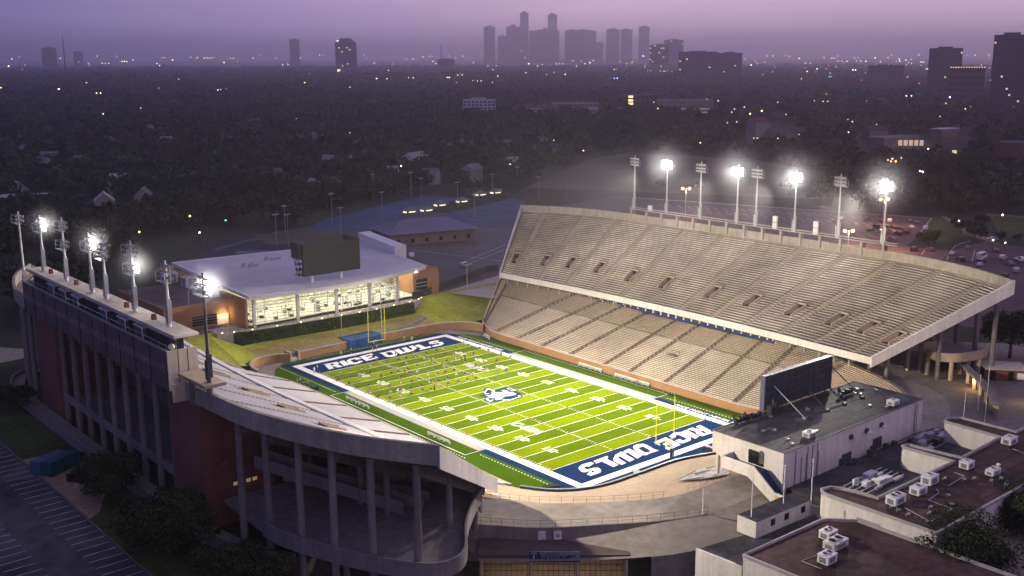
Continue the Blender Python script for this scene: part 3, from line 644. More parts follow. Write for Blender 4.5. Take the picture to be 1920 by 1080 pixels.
def flood(s, y, zbase, label, clusters, dark=False, k_=0):
    "clusters: list of (z of lowest row, rows, lit)"
    X = s*96.4; t = thing('floodlight_tower', label, 'floodlight', (X, y, zbase), 'floodlight towers along the %s deck' % ('west' if s < 0 else 'east'))
    top = max(c_[0]+.95*c_[1] for c_ in clusters)
    m = MB(); m.tube((X,y,zbase),(X,y,zbase+5),.36,.33,10); m.tube((X,y,zbase+5),(X,y,top),.26,.15,10); obj('pole', m, POLE_D if dark else POLE, t, smooth=False)
    m = MB(); m.box(X-.45,X-.05 if s > 0 else X+.3,y-.75,y-.38,zbase+.9,zbase+4.6); m.box(X-.3,X+.3,y+.38,y+.72,zbase+.3,zbase+3.4); obj('electrical_cabinets', m, STEEL if not dark else POLE_D, t)
    for z0, rows, lit in clusters:
        m = MB()
        for r in range(rows):
            z = z0+.95*r; m.bar((X,y-1.75,z),(X,y+1.75,z),.12,.12)
        for yy in (-1.75,-.6,.6,1.75): m.bar((X,y+yy,z0-.5),(X,y+yy,z0+.95*(rows-1)+.3),.08,.08)
        bk = X+s*1.0
        for yy in (-1.75, 1.75): m.bar((X,y+yy,z0-.6),(bk,y+yy,z0-.6),.07,.07); m.bar((bk,y+yy,z0-.6),(bk,y+yy,z0+1.1),.07,.07); m.bar((bk,y+yy,z0+1.1),(X,y+yy,z0+1.1),.05,.05)
        for zz in (-.6,.3,1.1): m.bar((bk,y-1.75,z0+zz),(bk,y+1.75,z0+zz),.07,.07)
        m.box(min(X,bk),max(X,bk),y-1.75,y+1.75,z0-.66,z0-.6)
        obj('lamp_frame', m, STEEL, t)
        for r in range(rows):
            for k in range(6):
                o = bpy.data.objects.new('lamp', LMESH_W if (lit and s < 0) else LMESH[lit]); COL.objects.link(o); o.parent = t
                o.location = (-s*.15, -1.5+.6*k, z0+.95*r-zbase+(.0 if r % 2 else .06))
                ty = (-y*.5 + (k-2.5)*10); tx = -s*75.0
                if s < 0 and lit: tx, ty = 42.0, -70.0+(k-2.5)*14
                o.rotation_euler = (math.radians((-24 if s > 0 else -8)-3*(k % 3)), 0, math.atan2(-tx, ty))
        if lit:
            L = bpy.data.lights.new('floodlight_beam', 'SPOT'); L.energy = FLOOD_W if s < 0 else FLOOD_E; L.spot_size = math.radians(70 if s < 0 else 76); L.spot_blend = 1.0; L.shadow_soft_size = .9; L.color = FLOOD_C if s < 0 else FLOOD_CE
            lo = bpy.data.objects.new('floodlight_beam', L); COL.objects.link(lo); lo.parent = t
            p = Vector((X-s*.5, y, z0+.95)); d = Vector((AIMX[s], (y*.95-14 if s < 0 else y*1.0-4), 22 if s < 0 else 11))-p
            if s < 0 and k_ == 7: d = Vector((60,-96,8))-p; L.spot_size = math.radians(112)
            p = p+d.normalized()*(11.4 if s > 0 else 5.2); lo.location = p-Vector((X,y,zbase)); lo.rotation_euler = d.to_track_quat('-Z','Y').to_euler()
            if True:
                L = bpy.data.lights.new('halo_fill_light','POINT'); L.energy = 4200 if s > 0 else (4500 if k_ == 7 else 1800); L.color = (1,.97,.9); L.shadow_soft_size = 1.2; q_ = bpy.data.objects.new('halo_fill_light', L); COL.objects.link(q_); q_.parent = t; q_.location = (-s*1.2, 0, z0+.95-zbase)  # added point light: feeds the halo, also brightens nearby roof and walls
                m = MB(); m.ball((X-s*.5, y, z0+.95), 11.0 if s > 0 else 5.0, 16, 10); o = bpy.data.objects.new('lamp_mist', mesh_of('lamp_mist', m, HALO_MIST if s > 0 else HALO_MIST_W, (X-s*.5, y, z0+.95))); COL.objects.link(o); o.location = (X-s*.5, y, z0+.95); o['kind'] = 'stuff'; tag(o, 'bright mist glowing round a lit floodlight head', 'mist')  # mist ball added to imitate lens bloom and mist round the head
    return t
def halo_mist_mat(rad, dens):
    m = bpy.data.materials.new('lamp_mist'); m.use_nodes = True; nt = m.node_tree; N = nt.nodes; N.remove(N['Principled BSDF'])
    tc = N.new('ShaderNodeTexCoord'); ln = N.new('ShaderNodeVectorMath'); ln.operation = 'LENGTH'; nt.links.new(tc.outputs['Object'], ln.inputs[0])
    mr = N.new('ShaderNodeMapRange'); mr.inputs['From Min'].default_value = 0; mr.inputs['From Max'].default_value = rad; mr.inputs['To Min'].default_value = 1; mr.inputs['To Max'].default_value = 0; nt.links.new(ln.outputs['Value'], mr.inputs['Value'])
    pw = N.new('ShaderNodeMath'); pw.operation = 'POWER'; pw.inputs[1].default_value = 2.2; nt.links.new(mr.outputs['Result'], pw.inputs[0])
    ml = N.new('ShaderNodeMath'); ml.operation = 'MULTIPLY'; ml.inputs[1].default_value = dens; nt.links.new(pw.outputs[0], ml.inputs[0])
    pv = N.new('ShaderNodeVolumePrincipled'); pv.inputs['Color'].default_value = (.95,.95,.95,1); nt.links.new(ml.outputs[0], pv.inputs['Density']); nt.links.new(pv.outputs['Volume'], N['Material Output'].inputs['Volume']); return m
HALO_MIST = halo_mist_mat(10.9, .06); HALO_MIST_W = halo_mist_mat(4.9, .08)
FLOOD_W = 440000.0; FLOOD_E = 620000.0; FLOOD_C = (1.0,.88,.67); FLOOD_CE = (1.0,.91,.76); AIMX = {-1: 80, 1: -60}
PY = [45.6,31.4,17.6,3.3,-3.7,-17.3,-31.7,-45.7]
ordn = ['northernmost','second from the north end','third from the north end','fourth from the north end','fourth from the south end','third from the south end','second from the south end','southernmost']
for k, y in enumerate(PY):
    lit = k % 2 == 1
    flood(1, y, 33.05, '%s floodlight tower behind the east deck, its lamps %s' % (ordn[k], 'brightly lit' if lit else 'switched off'), [(48.0, 3, lit)])
WB = [(33.05,[(48.6,2,False)],0),(39.6,[(48.4,3,True)],0),(39.6,[(50.4,2,False),(46.6,2,False)],0),(39.6,[(48.2,3,True)],0),(39.6,[(47.6,3,False)],0),(39.6,[(50.2,2,False),(46.9,2,True)],0),(39.6,[(47.8,3,False)],0),(33.4,[(47.9,3,True)],1)]
for k, y in enumerate(PY):
    zb, cl, dk_ = WB[k]
    st_ = 'lit' if all(c_[2] for c_ in cl) else ('only its lower lamps lit' if any(c_[2] for c_ in cl) else 'unlit')
    flood(-1, y, zb, '%s floodlight tower above the west deck, %s' % (ordn[k], {'lit': 'its lamps lit', 'unlit': 'its lamps switched off'}.get(st_, st_)), cl, bool(dk_), k)
# east: pole brackets, back rail and catwalk
cw = thing('catwalk', 'long pipe railed catwalk on concrete piers along the back of the east deck', 'catwalk', (96,0,31))
m = MB()
for k in range(15):
    y = -46.2+6.6*k; m.box(95.6,97.2,y-.35,y+.35,29.5,33.0)
obj('piers', m, CONC, cw)
m = MB(); m.box(95.9,97.1,-49.5,47.5,33.0,33.06); m.path([(95.95,-49.5,33.7),(95.95,47.5,33.7)],.07,6); m.path([(97.1,-49.5,33.7),(97.1,47.5,33.7)],.07,6); m.path([(95.95,-49.5,33.25),(95.95,47.5,33.25)],.05,6); obj('walkway', m, CONC_L, cw)
def spk(y, lab, n):
    t = thing('speaker_stack', lab, 'loudspeaker', (96.3,y,33.06)); m = MB()
    for k in range(n): m.box(96.0,96.6,y-.75,y-.1,33.3+k*1.9,35.0+k*1.9); m.box(96.0,96.6,y+.05,y+.7,33.3+k*1.9,35.0+k*1.9)
    obj('cabinets', m, WHITE, t); m = MB(); m.tube((96.3,y,33.06),(96.3,y,33.3+n*1.9),.12,n=6); obj('mast', m, STEEL, t)
for (px, lab, n) in ((1453,'pair of white loudspeakers on the catwalk, farther from the near end',2),(1530,'pair of white loudspeakers on the catwalk, nearer the near end',2),(1218,'cluster of white loudspeakers at the far end of the catwalk',1)):
    y = GX(px, 420, 96.3)[1]; spk(y, lab, n)
# ------------------------------------------------------------------ press box on the west deck
pb = thing('press_box', 'press box on the west deck with dark panelled rear wall and pale flat roof', 'press box', (-97,0,29))
PANEL = M('rear_panels', (.15,.105,.105), .75, (.25,.25), (2,.15), streak=.3); PAN2 = M('rear_panels_faded', (.21,.155,.15), .8, (.9,.5), (3,.3))
XB, XF, Y0, Y1 = -99.3, -94.2, -36.6, 36.6
m = MB(); m.box(XB,XB+.3,Y0,Y1,30.4,36.8)
for k in range(12):
    y = Y0+(Y1-Y0)*k/11.0; m.box(XB-.12,XB,y-.09,y+.09,30.4,36.85,1)
m.box(XB-.06,XB,Y0,Y1,33.2,34.4,2)
m.box(XB-.08,XB+.42,Y0,Y1,36.8,37.0,3)
obj('rear_wall', m, [PANEL, DARK, PAN2, STEEL], pb)
m = MB(); m.box(XB+.02,XF,Y0-.35,Y0,30.4,37.0); m.box(XB+.4,XB+2.6,Y0-.6,Y0-.35,28.4,31.4)
for x in (XB+1.8, XB+3.4): m.box(x-.06,x+.06,Y0-.42,Y0-.35,30.4,37.0,1)
obj('end_wall', m, [M('end_panel_cream', (.60,.53,.40), .8, (.4,.12), None, streak=.12), DARK], pb); m = MB(); m.box(XB+.02,XF,Y1,Y1+.35,30.4,37.0); obj('end_wall', m, CONC_L, pb)
m = MB(); m.box(XB+.3,XF,Y0,Y1,33.0,33.1); obj('terrace_floor', m, ROOF_D, pb)
m = MB(); m.box(-97.2,-94.9,Y0+3.2,Y1-.5,33.1,39.2); obj('upper_room', m, M('navy_panel', (.025,.028,.05), .6, (.4,.3)), pb)
m = MB(); m.box(-98.5,-94.3,Y0-1.6,Y1,39.2,39.6); m.box(-98.55,-98.4,Y0-1.6,Y1,39.1,39.72); obj('roof', m, M('press_roof', (.60,.53,.41), .85, (.1,.3), (.7,.2)), pb)
for px, k in ((297,0),(370,1),(440,2),(612,3),(718,4),(815,5)):
    y = GX(px/3.177, 360+(545 if k == 0 else 620 if k < 3 else 760)/3.177, -98.4)[1]
    m = MB(); m.box(-98.3,-97.6,y-1.9,y+1.9,34.2,38.3,0); m.box(-98.36,-97.4,y-2.0,y+2.0,38.3,38.6,1); m.box(-98.36,-98.3,y-2.0,y-1.6,34.2,38.3,1)
    obj('window_bay', m, [M('bay_glass', (.05,.07,.11), .3), WHITE] if k == 0 else [bpy.data.materials['bay_glass'], WHITE], pb)
m = MB(); y = Y0+.1; m.ball((-97.4, y+2.2, 36.9), .6, 10, 6, 0, .9); obj('satellite_dish', m, WHITE, pb)
m = MB()
for x in (-97.6,-95.4): m.tube((x,Y0-.1,37.0),(x,Y0-.1,39.2),.06,n=6)
m.path([(XB+.1,Y0,37.9),(XB+.1,Y1,37.9)],.05,5)
for k in range(25): y = Y0+(Y1-Y0)*k/24; m.tube((XB+.1,y,37.0),(XB+.1,y,37.9),.04,n=4)
obj('railing', m, STEEL, pb)
for k, y in enumerate((27.5,12.5,-13.0,-25.0)):
    t = thing('roof_loudspeaker', '%s squat brown horn on the press box roof between floodlights' % ('farthest','second farthest','second nearest','nearest')[k], 'loudspeaker', (-96.2,y,39.6)); m = MB(); m.box(-96.6,-95.9,y-.4,y+.4,39.6,40.1); m.box(-96.5,-96.0,y-.5,y-.1,40.1,40.6); m.box(-96.5,-96.0,y+.1,y+.5,40.1,40.5); obj('horn_body', m, BRICK_R, t)
for s_, y in ((-1,-45.7),(-1,45.6)):
    t = thing('pole_platform', 'concrete bracket platform for the %s floodlight at the %s end of the press box' % (('dark nearest','near') if y < 0 else ('farthest','far')), 'platform', (-96,y,33))
    m = MB(); yy = sorted((y-1.6*(1 if y < 0 else -1), y+8.2*(1 if y < 0 else -1))); m.box(-98.0,-94.4,yy[0],yy[1],32.9,33.4); obj('slab', m, CONC_T, t)
    m = MB(); m.tube((-96.4,y,29.5),(-96.4,y,32.9),.55,n=8); obj('pier', m, CONC_G, t); m = MB(); m.box(-97.0,-95.8,y+(5.5 if y < 0 else -6.5),y+(6.5 if y < 0 else -5.5),28.6,32.9); obj('pier', m, CONC_G, t)
# ------------------------------------------------------------------ under the west deck: brick towers, concourse, ramps
def brick_tower(y0, y1, lab):
    t = thing('brick_tower', lab, 'tower', (-90,(y0+y1)/2,ZG))
    m = MB(); m.prism([(-96.3,y0),(-84,y0),(-84,y1),(-96.3,y1)], ZG-.1, [28.4,21.4,21.4,28.4]); obj('brick_walls', m, BRICK_R, t)
    return t
b_ = brick_tower(-41.5,-29.0,'red brick tower under the near half of the west deck')
m = MB(); m.box(-93.4,-92.4,-41.56,-41.503,17.6,18.1); m.box(-90.7,-89.9,-41.56,-41.503,18.3,19.0); obj('wall_vents', m, CONC_G, b_)
m = MB()
for k in range(4): m.box(-91.5+k*1.15,-90.7+k*1.15,-41.56,-41.503,13.6,14.2)
obj('strip_window', m, EM('lit_strip_window', (1,.72,.35), .16), b_)
brick_tower(29.0,41.5,'red brick tower under the far half of the west deck')
wc_ = thing('west_concourse', 'dark raised concourse with a pale parapet winding under the west deck', 'concourse', (-90,-60,7))
PO = [(-94.6,-57.5),(-94.3,-62.5),(-92.6,-68.5),(-89.4,-76.8),(-86.0,-83.0),(-83.4,-86.0),(-80.0,-86.6),(-76.6,-84.6),(-71.6,-78.4),(-66.0,-73.0),(-61.6,-69.5)]
POS = cr(PO, 60); PI_ = [(-58.5,-63.0),(-66,-56),(-72,-43),(-94,-43)]
m = MB(); m.prism([p for p in POS]+PI_, 11.7, 12.4); obj('concourse_slab', m, CONC_G, wc_)
m = MB(); m.wall(POS, 11.4, 13.9, .35); obj('parapet', m, CONC_G, wc_)
m = MB(); m.wall([(-58.2,-63.2),(-61.6,-69.5)], 9.5, 13.9, .35); obj('end_parapet', m, CONC_L, wc_)
for p in ((-88.0,-70.5),(-80,-80),(-72.5,-73.5)):
    m = MB(); m.tube((*p, 0.4),(*p, 11.7), .5, n=10); obj('column', m, CONC_G, wc_)
def ramp(a, b, z0, z1, wd, nm='ramp'):
    m = MB(); a, b = Vector((*a, z0)), Vector((*b, z1)); d = (b-a); n = Vector((-d.y, d.x, 0)).normalized()*(wd/2)
    m.quad(a+n, a-n, b-n, b+n); dz = Vector((0,0,1.2)); lo = Vector((0,0,-.9))
    for q_ in (n, -n):
        w_ = n.normalized()*.15
        for e_ in (1,): m.add([a+q_-w_+lo, a+q_+w_+lo, b+q_+w_+lo, b+q_-w_+lo, a+q_-w_+dz, a+q_+w_+dz, b+q_+w_+dz, b+q_-w_+dz], [(0,3,2,1),(4,5,6,7),(0,1,5,4),(1,2,6,5),(2,3,7,6),(3,0,4,7)])
    return obj(nm, m, CONC_G, wc_)
ramp((-89,-46),(-74,-66), 19.0, 13.2, 3.0); ramp((-84,-46),(-70,-66), 15.5, 12.6, 3.0); ramp((-80,-45),(-68,-58), 12.6, 15.0, 2.6)
m = MB(); m.box(-95.6,-95.2,-29,29,12.0,13.7); m.box(-95.2,-82,-29,29,12.0,12.3); obj('middle_walkway', m, CONC_G, wc_)
m = MB(); m.box(-81,-80.6,-42,42,7,17.5); obj('inner_wall', m, M('dark_inner_wall', (.16,.14,.13), .9, (.1,.3), (.8,.3)), wc_)  # inner wall in a darker concrete than the columns
wl = thing('ramp_wall', 'low dark concrete wall running beside the west walkway', 'wall', (-98,0,7))
WL = [(-90,70),(-95,66),(-98,58),(-99.2,45),(-99.2,-36),(-98.4,-46),(-96.5,-55),(-93.5,-61)]
m = MB(); m.wall(cr(WL, 50), ZG, 9.3, .5); obj('wall_body', m, CONC_G, wl)
m = MB(); P_ = cr(WL, 50); m.wall([(x+1.6,y) for x, y in P_], ZG, 8.3, 2.6); obj('raised_walk', m, PAVE, wl)
# ------------------------------------------------------------------ training hall north of the field
hall = thing('training_hall', 'glass fronted training hall with a big pale roof behind the far end zone', 'building', (0,100,7))
ZR = 16.5
RF = [(-28.4,76.4),(-22,74.9),(-14,73.5),(-5,72.6),(5,72.9),(15,74.5),(26,77.2),(36,80.0)]
RFS = cr(RF, 28); RB = [(38.5,92),(43.0,131),(30,133.5),(17,136),(-3,138.5),(-23.5,140.5)]
m = MB(); m.prism(RFS+RB, ZR-.9, ZR, 0); m.sheet([(p[0], p[1]) for p in RFS+RB], ZR-.9, 0)
obj('roof_slab', m, WHITE, hall)
RC = [(p[0]*.985+.1, p[1]+.75) for p in RFS]+[(37.9,92),(42.3,130.3),(30,132.8),(17,135.3),(-3,137.8),(-23.0,139.8)]
m = MB(); m.sheet(RC, ZR+.02); obj('roof_membrane', m, M('lilac_roof', (.60,.575,.585), .7, (.05,.16), (.35,.10)), hall)
m = MB(); m.wall(RFS+RB, ZR, ZR+.22, .5, 0, True); obj('roof_edge', m, WHITE, hall)
m = MB(); a, b, c_, d = G(676,459,ZR)[:2], G(762,488,ZR)[:2], (46,118), (47,132)
P = [a, b, (b[0]+6,b[1]+3), (45,130)]
m.prism([(43.2,131.5),(40.6,104.5),(45.4,104.5),(48.0,131.5)], ZR-2, [20.6,19.2,19.2,20.6]); obj('roof_lantern', m, WHITE, hall)
FR = [(-28.0,77.6),(-14,76.6),(-3.2,76.0),(10,76.6),(24,78.0)]
FRS = cr(FR, 30)
m = MB()
for k in range(0, 31, 3):
    x, y = FRS[k]; m.box(x-.06,x+.06,y-.1,y+.06,7.9,ZR-.9)
for z in np.arange(8.4, ZR-.9, .95):
    m.wall(FRS, z-.09, z+.09, .2)
obj('glazing_bars', m, WHITE, hall)
m = MB()
for (a, b) in zip(FRS, FRS[1:]): m.quad((a[0],a[1]+.1,7.9),(b[0],b[1]+.1,7.9),(b[0],b[1]+.1,ZR-.9),(a[0],a[1]+.1,ZR-.9))
obj('glass_front', m, GLASS, hall)
for x in (-26.5,-13.8,-1.2,11.2,23.0,34.0):
    y = np.interp(x, [p[0] for p in RF], [p[1] for p in RF])+1.6
    m = MB(); m.box(x-.42,x+.42,y-.4,y+.4,ZG,ZR-.9); obj('column', m, STUCCO, hall)
INT = M('hall_interior', (.62,.60,.50), .8, (.3,.2))
m = MB(); m.box(-28,36,100,100.4,ZG,ZR-.95); m.quad((-28,76.5,7.9),(36,79,7.9),(36,100,7.9),(-28,100,7.9)); obj('interior_walls', m, INT, hall)
m = MB(); rr = random.Random(5)
for _ in range(90):
    x = rr.uniform(-26,30); y = rr.uniform(79,97); h = rr.uniform(1.2,2.6); w_ = rr.uniform(.5,1.3)
    m.box(x-w_,x+w_,y-.15,y+.15,7.9+h-.2,7.9+h); m.box(x-w_,x-w_+.15,y-.15,y+.15,7.9,7.9+h); m.box(x+w_-.15,x+w_,y-.15,y+.15,7.9,7.9+h)
    if rr.random() < .4: m.box(x-.5,x+.5,y-.6,y+.6,7.9,8.6, 1)
obj('training_equipment', m, [WHITE, DARK], hall)
LT = EM('hall_ceiling_lamp', (1.0,.93,.62), 14.0)
m = MB()
for x in range(-25, 34, 4):
    for y in (78.6, 84, 90, 96): m.box(x-.55,x+.55,y-.3,y+.3,ZR-1.12,ZR-1.0)
obj('ceiling_lamps', m, LT, hall)
for x in (-20,-8,4,16,27):
    L = bpy.data.lights.new('hall_light','AREA'); L.shape = 'RECTANGLE'; L.size = 11; L.size_y = 16; L.energy = 2300; L.color = (1,.94,.72)
    o = bpy.data.objects.new('hall_light', L); COL.objects.link(o); o.parent = hall; o.location = Vector((x,88,ZR-1.3))-hall.location
m = MB(); m.box(31,41.2,80.3,92,ZG,ZR-.95); m.box(-29.2,-28.4,77.5,100,ZG,ZR-.9); m.box(-29.2,-25,100,140,ZG,ZR-.9); m.box(-25,42,128,131,ZG,ZR-.95); m.box(38,41.5,92,128,ZG,ZR-.95); obj('brick_walls', m, BRICK_O, hall)
m = MB(); m.box(32.2,36.5,80.2,80.28,ZG+1,ZG+5.6); obj('side_window', m, DGLASS, hall)
m = MB()
for z in (9,10.2,11.4): m.box(32.2,36.5,80.12,80.2,z-.06,z+.06)
obj('side_window_bars', m, WHITE, hall)
# west brick wings with plant on the roof
Z1w, Z2w = 14.0, 11.2
a = G(431.4,560.6,Z1w); b = G(297.8,529,Z1w)
m = MB(); m.box(a[0]-20, -29.25, a[1], a[1]+34, ZG, Z1w-.35); m.box(a[0]-20,-29.25,a[1],a[1]+.5,Z1w-.35,Z1w); m.box(a[0]-20,a[0]-19.5,a[1]+.5,a[1]+34,Z1w-.35,Z1w)
WX0, WY0 = a[0]-20, a[1]
obj('west_wing', m, BRICK_O, hall)
m = MB(); m.box(-40.6,-33.2,a[1]-.08,a[1]-.003,ZG+.6,ZG+3.4); obj('wing_window', m, DGLASS, hall)
m = MB()
for z in (8.2,9.0,9.8): m.box(-40.6,-33.2,a[1]-.14,a[1]-.08,z-.05,z+.05)
obj('wing_window_bars', m, STEEL, hall)
m = MB(); m.sheet([(WX0+.5,WY0+.5),(-29.25,WY0+.5),(-29.25,WY0+33.5),(WX0+.5,WY0+33.5)], Z1w-.3); obj('wing_roof', m, M('brown_roof', (.12,.09,.075), .9, (.1,.3)), hall)
p1, p2, p3, p4 = (G(x/4.153+240, y/4.153+380, Z2w)[:2] for x, y in ((100,770),(345,862),(590,825),(360,735)))
m = MB(); m.prism([p1,p2,p3,p4], ZG, Z2w); obj('low_wing', m, BRICK_O, hall)
m = MB(); cx, cy = (p1[0]+p3[0])/2, (p1[1]+p3[1])/2; m.sheet([(cx+(p[0]-cx)*.95, cy+(p[1]-cy)*.95) for p in (p1,p2,p3,p4)], Z2w+.03); obj('low_wing_roof', m, ROOF_W, hall)
m = MB(); m.box(-33.0,-29.5,WY0-.06,WY0-.003,ZG,ZG+3.0); obj('lit_doorway', m, EM('lit_doorway', (1,.85,.5), .25), hall)
def hvac(name, x, y, z, sx, sy, sz, lab, mat=None, grp=None, fans=2):
    t = thing(name, lab, 'roof unit', (x,y,z), grp)
    m = MB(); m.box(x-sx/2,x+sx/2,y-sy/2,y+sy/2,z+.25,z+sz); m.box(x-sx/2+.1,x+sx/2-.1,y-sy/2+.1,y+sy/2-.1,z,z+.25,1); m.box(x-sx/2-.05,x+sx/2+.05,y-sy/2-.05,y+sy/2+.05,z+sz,z+sz+.06)
    m.box(x-sx/2-.02,x-sx/2,y-sy*.3,y+sy*.3,z+.4,z+sz-.25,2); m.box(x-sx*.3,x+sx*.3,y-sy/2-.02,y-sy/2,z+.4,z+sz-.3,2)
    obj('casing', m, [mat or HVACM, DARK, HVACG], t)
    for k in range(fans):
        m = MB(); fx = x+(k-(fans-1)/2)*sx*.42; m.tube((fx,y,z+sz+.06),(fx,y,z+sz+.3),min(sx*.18,sy*.34),None,12,0,False); m.tube((fx,y,z+sz+.07),(fx,y,z+sz+.1),min(sx*.17,sy*.33),None,12,1); obj('fan', m, [HVACM, BLACK], t)
    return t
HVACM = M('hvac_casing', (.62,.60,.58), .55, (.4,.15), (3,.12), .1); HVACG = M('hvac_louvre', (.22,.22,.23), .6, (3,.4))
for k, (px, py, sz) in enumerate(((318,530,3.2),(357,538,3.2),(372,549,1.6),(400,556,3.4))):
    x, y, _ = G(px, py, Z1w-.3); hvac('rooftop_unit', x, y, Z1w-.3, 4.2, 4.0, sz, 'pale roof unit on the brick wing beside the hall, %s of four' % ('farthest','second farthest','lowest','nearest')[k], None, 'roof units on the brick wing', 2)
# roof clutter
for k, (px, py) in enumerate(((470,500),(512,487))):
    x, y, _ = G(px, py, ZR); t = thing('roof_vents', 'cluster of small vents on the pale hall roof, %s' % ('nearer and larger','farther and flatter')[k], 'vents', (x,y,ZR)); m = MB()
    for j in range(7 if k == 0 else 3): m.tube((x+j*.9-3, y+(j % 3)*.8, ZR),(x+j*.9-3, y+(j % 3)*.8, ZR+1.4-.1*j),.16,n=6)
    m.box(x-1,x+2.5,y-.8,y+.2,ZR,ZR+.7); obj('pipes', m, STEEL, t)
# north scoreboard, seen from its back face
sb = thing('north_scoreboard', 'tall dark scoreboard standing on the pale hall roof, seen from its back', 'scoreboard', (0,81,ZR))
ys = 81.0; a = GY(587,523,ys); b = GY(642,514,ys)
px = lambda x, y: (260+x/2.8235, 420+y/2.8235)
A = GY(*px(905,275), ys); B = GY(*px(1170,233), ys); zt0, zb0 = GY(*px(885,112), ys)[2], A[2]
x0, x1 = GY(*px(868,200), ys)[0], B[0]
m = MB(); m.box(x0,x1,ys-.4,ys+.5,zb0,zt0); obj('screen_panel', m, M('scoreboard_black', (.032,.031,.030), .6, (.5,.3), (3,.2)), sb)
m = MB(); m.box(x0-1.2,x0+2.0,ys+.5,ys+4.6,zt0-4.0,zt0+.7); m.box(x1-2.8,x1+.0,ys+.5,ys+4.6,zt0-4.2,zt0+1.0); obj('side_wings', m, M('scoreboard_grey', (.05,.05,.05), .6, (.5,.3)), sb)
m = MB()
for xx in (x0-.9, x0+.2, x0+1.6, x1-2.6, x1-1.3, x1-.1):
    m.tube((xx,ys+4.2,zt0-4),(xx+.3,ys+1.0,zb0),.12,n=6); m.tube((xx,ys+2.4,zt0-4),(xx,ys+2.4,zb0+.2),.1,n=6)
for z in np.linspace(zb0+.3, zt0-4.2, 4): m.box(x0-1,x0+1.7,ys+.6,ys+3.4,z-.06,z+.06); m.box(x1-2.7,x1,ys+.6,ys+3.4,z-.06,z+.06)
obj('truss', m, DARK, sb)
for p in (a, b):
    m = MB(); m.tube((p[0],ys+.9,ZR),(p[0],ys+.9,zb0+3),.5,n=10); obj('post', m, WHITE, sb)
# ------------------------------------------------------------------ berms, ivy wall, ring wall
ring = thing('ring_wall', 'orange brick retaining wall curving round the far end of the pitch', 'wall', (0,62,0))
def pxs(L, z): return [G(260+x/2.8235, 420+y/2.8235, z)[:2] for x, y in L]
RW = [(36.6,51.5),(35.5,56.0),(30.5,60.2),(22,61.9),(12,62.1),(6.5,62.1)]
RW2 = [(-5.5,62.1),(-14,61.8),(-21.5,61.4)]
RW3 = [(-24.5,61.2),(-28.5,63.2),(-33.5,63.0),(-37,60.0),(-38.6,56.0),(-38.8,52.6)]
for L, h in ((RW, 2.5), (RW2, 2.2), (RW3, 2.3)):
    P = cr(L, 24); m = MB(); m.wall(P, 0, h, .45); obj('brick_wall', m, BRICK_O, ring); m = MB(); m.wall(P, h+.01, h+.14, .62); obj('coping', m, CONC_L, ring)
gs = MB(); gs.prism([(-24.6,61.0),(-21.4,61.3),(-21.4,65.5),(-24.6,65.3)], 0, [1.0,1.0,2.3,2.3]); gs.box(-24.5,-24.0,61.0,64.6,0,2.6); gs.box(-22.0,-21.5,61.0,64.6,0,2.6); obj('gateway_steps', gs, CONC_L, ring)
fl = MB(); fl.sheet([(22,62.2),(30.5,60.1),(35.5,56),(36.6,51),(33.6,47.5),(30.5,54),(26,58.5)], .03); fl.sheet([(-24.6,61.2),(-28.5,63.0),(-33.5,62.8),(-37,59.8),(-38.5,54),(-35.5,50),(-31.5,57.0),(-27,60.9)], .034); struct('corner_paving', fl, PAVE)
tp = thing('tunnel_tent', 'blue tarpaulin tent over the tunnel mouth behind the far goal', 'tent', (0,62,0))
A, B, C2, D = G(655,657,0)[:2], G(716,644,0)[:2], (6.3,66.5), (-5.3,66.5)
m = MB(); m.box(-5.4,6.4,61.55,66.5,2.35,2.55); obj('roof_sheet', m, BLUE, tp)
m = MB(); m.box(-5.4,6.4,61.6,61.75,0,2.35)
for k in range(9): m.box(-5.2+k*1.42,-5.05+k*1.42,61.5,61.6,0,2.3)
obj('side_curtain', m, BLUE, tp)
# terrain north of the field: bare dirt strip, grass berms
def at_rim(i, t): return bowl_pt(i, t)
GRASS_B = M('berm_grass_bright', (.36,.385,.04), .95, (.06,.4), (.7,.25))
DIRT = M('dry_grass_dirt', (.33,.26,.08), .95, (.08,.35), (.8,.25))
bt = MB()
up = [(-41,56),(-37,60.5),(-33.5,63.4),(-28.5,63.6),(-21.5,61.9),(-14,62.1),(-5.6,62.4),(-5.6,66.6),(6.6,66.6),(6.6,62.5),(12,62.5),(22,62.3),(30.5,60.6),(35.7,56.4),(37.5,54.5)]
# regular grid surface: height from distance to the ring wall and to the hall terrace
gx = np.linspace(-66, 66, 89); gy = np.linspace(56.2, 80, 33)
ringx = [p[0] for p in cr([(-66,77.5),(-55,68),(-41.5,58),(-38.5,60),(-33.5,63.3),(-28,63.3),(-21,61.7),(0,62.4),(22,62.3),(31,60.6),(37,56.5),(44,58),(55,67),(66,77.5)], 200)]
ringp = cr([(-66,77.5),(-55,68),(-41.5,58),(-38.5,60),(-33.5,63.3),(-28,63.3),(-21,61.7),(0,62.4),(22,62.3),(31,60.6),(37,56.5),(44,58),(55,67),(66,77.5)], 200)
def ring_y(x): return np.interp(x, [p[0] for p in ringp], [p[1] for p in ringp])
def base_h(x): return np.interp(x, [-66,-50,-42,-36,-24,-20,20,28,36,44,54,66], [7.2,4.4,2.6,2.3,2.2,2.1,2.2,2.4,2.5,2.6,4.6,7.2])
IVY0, IVY1 = -33.5, 26.5
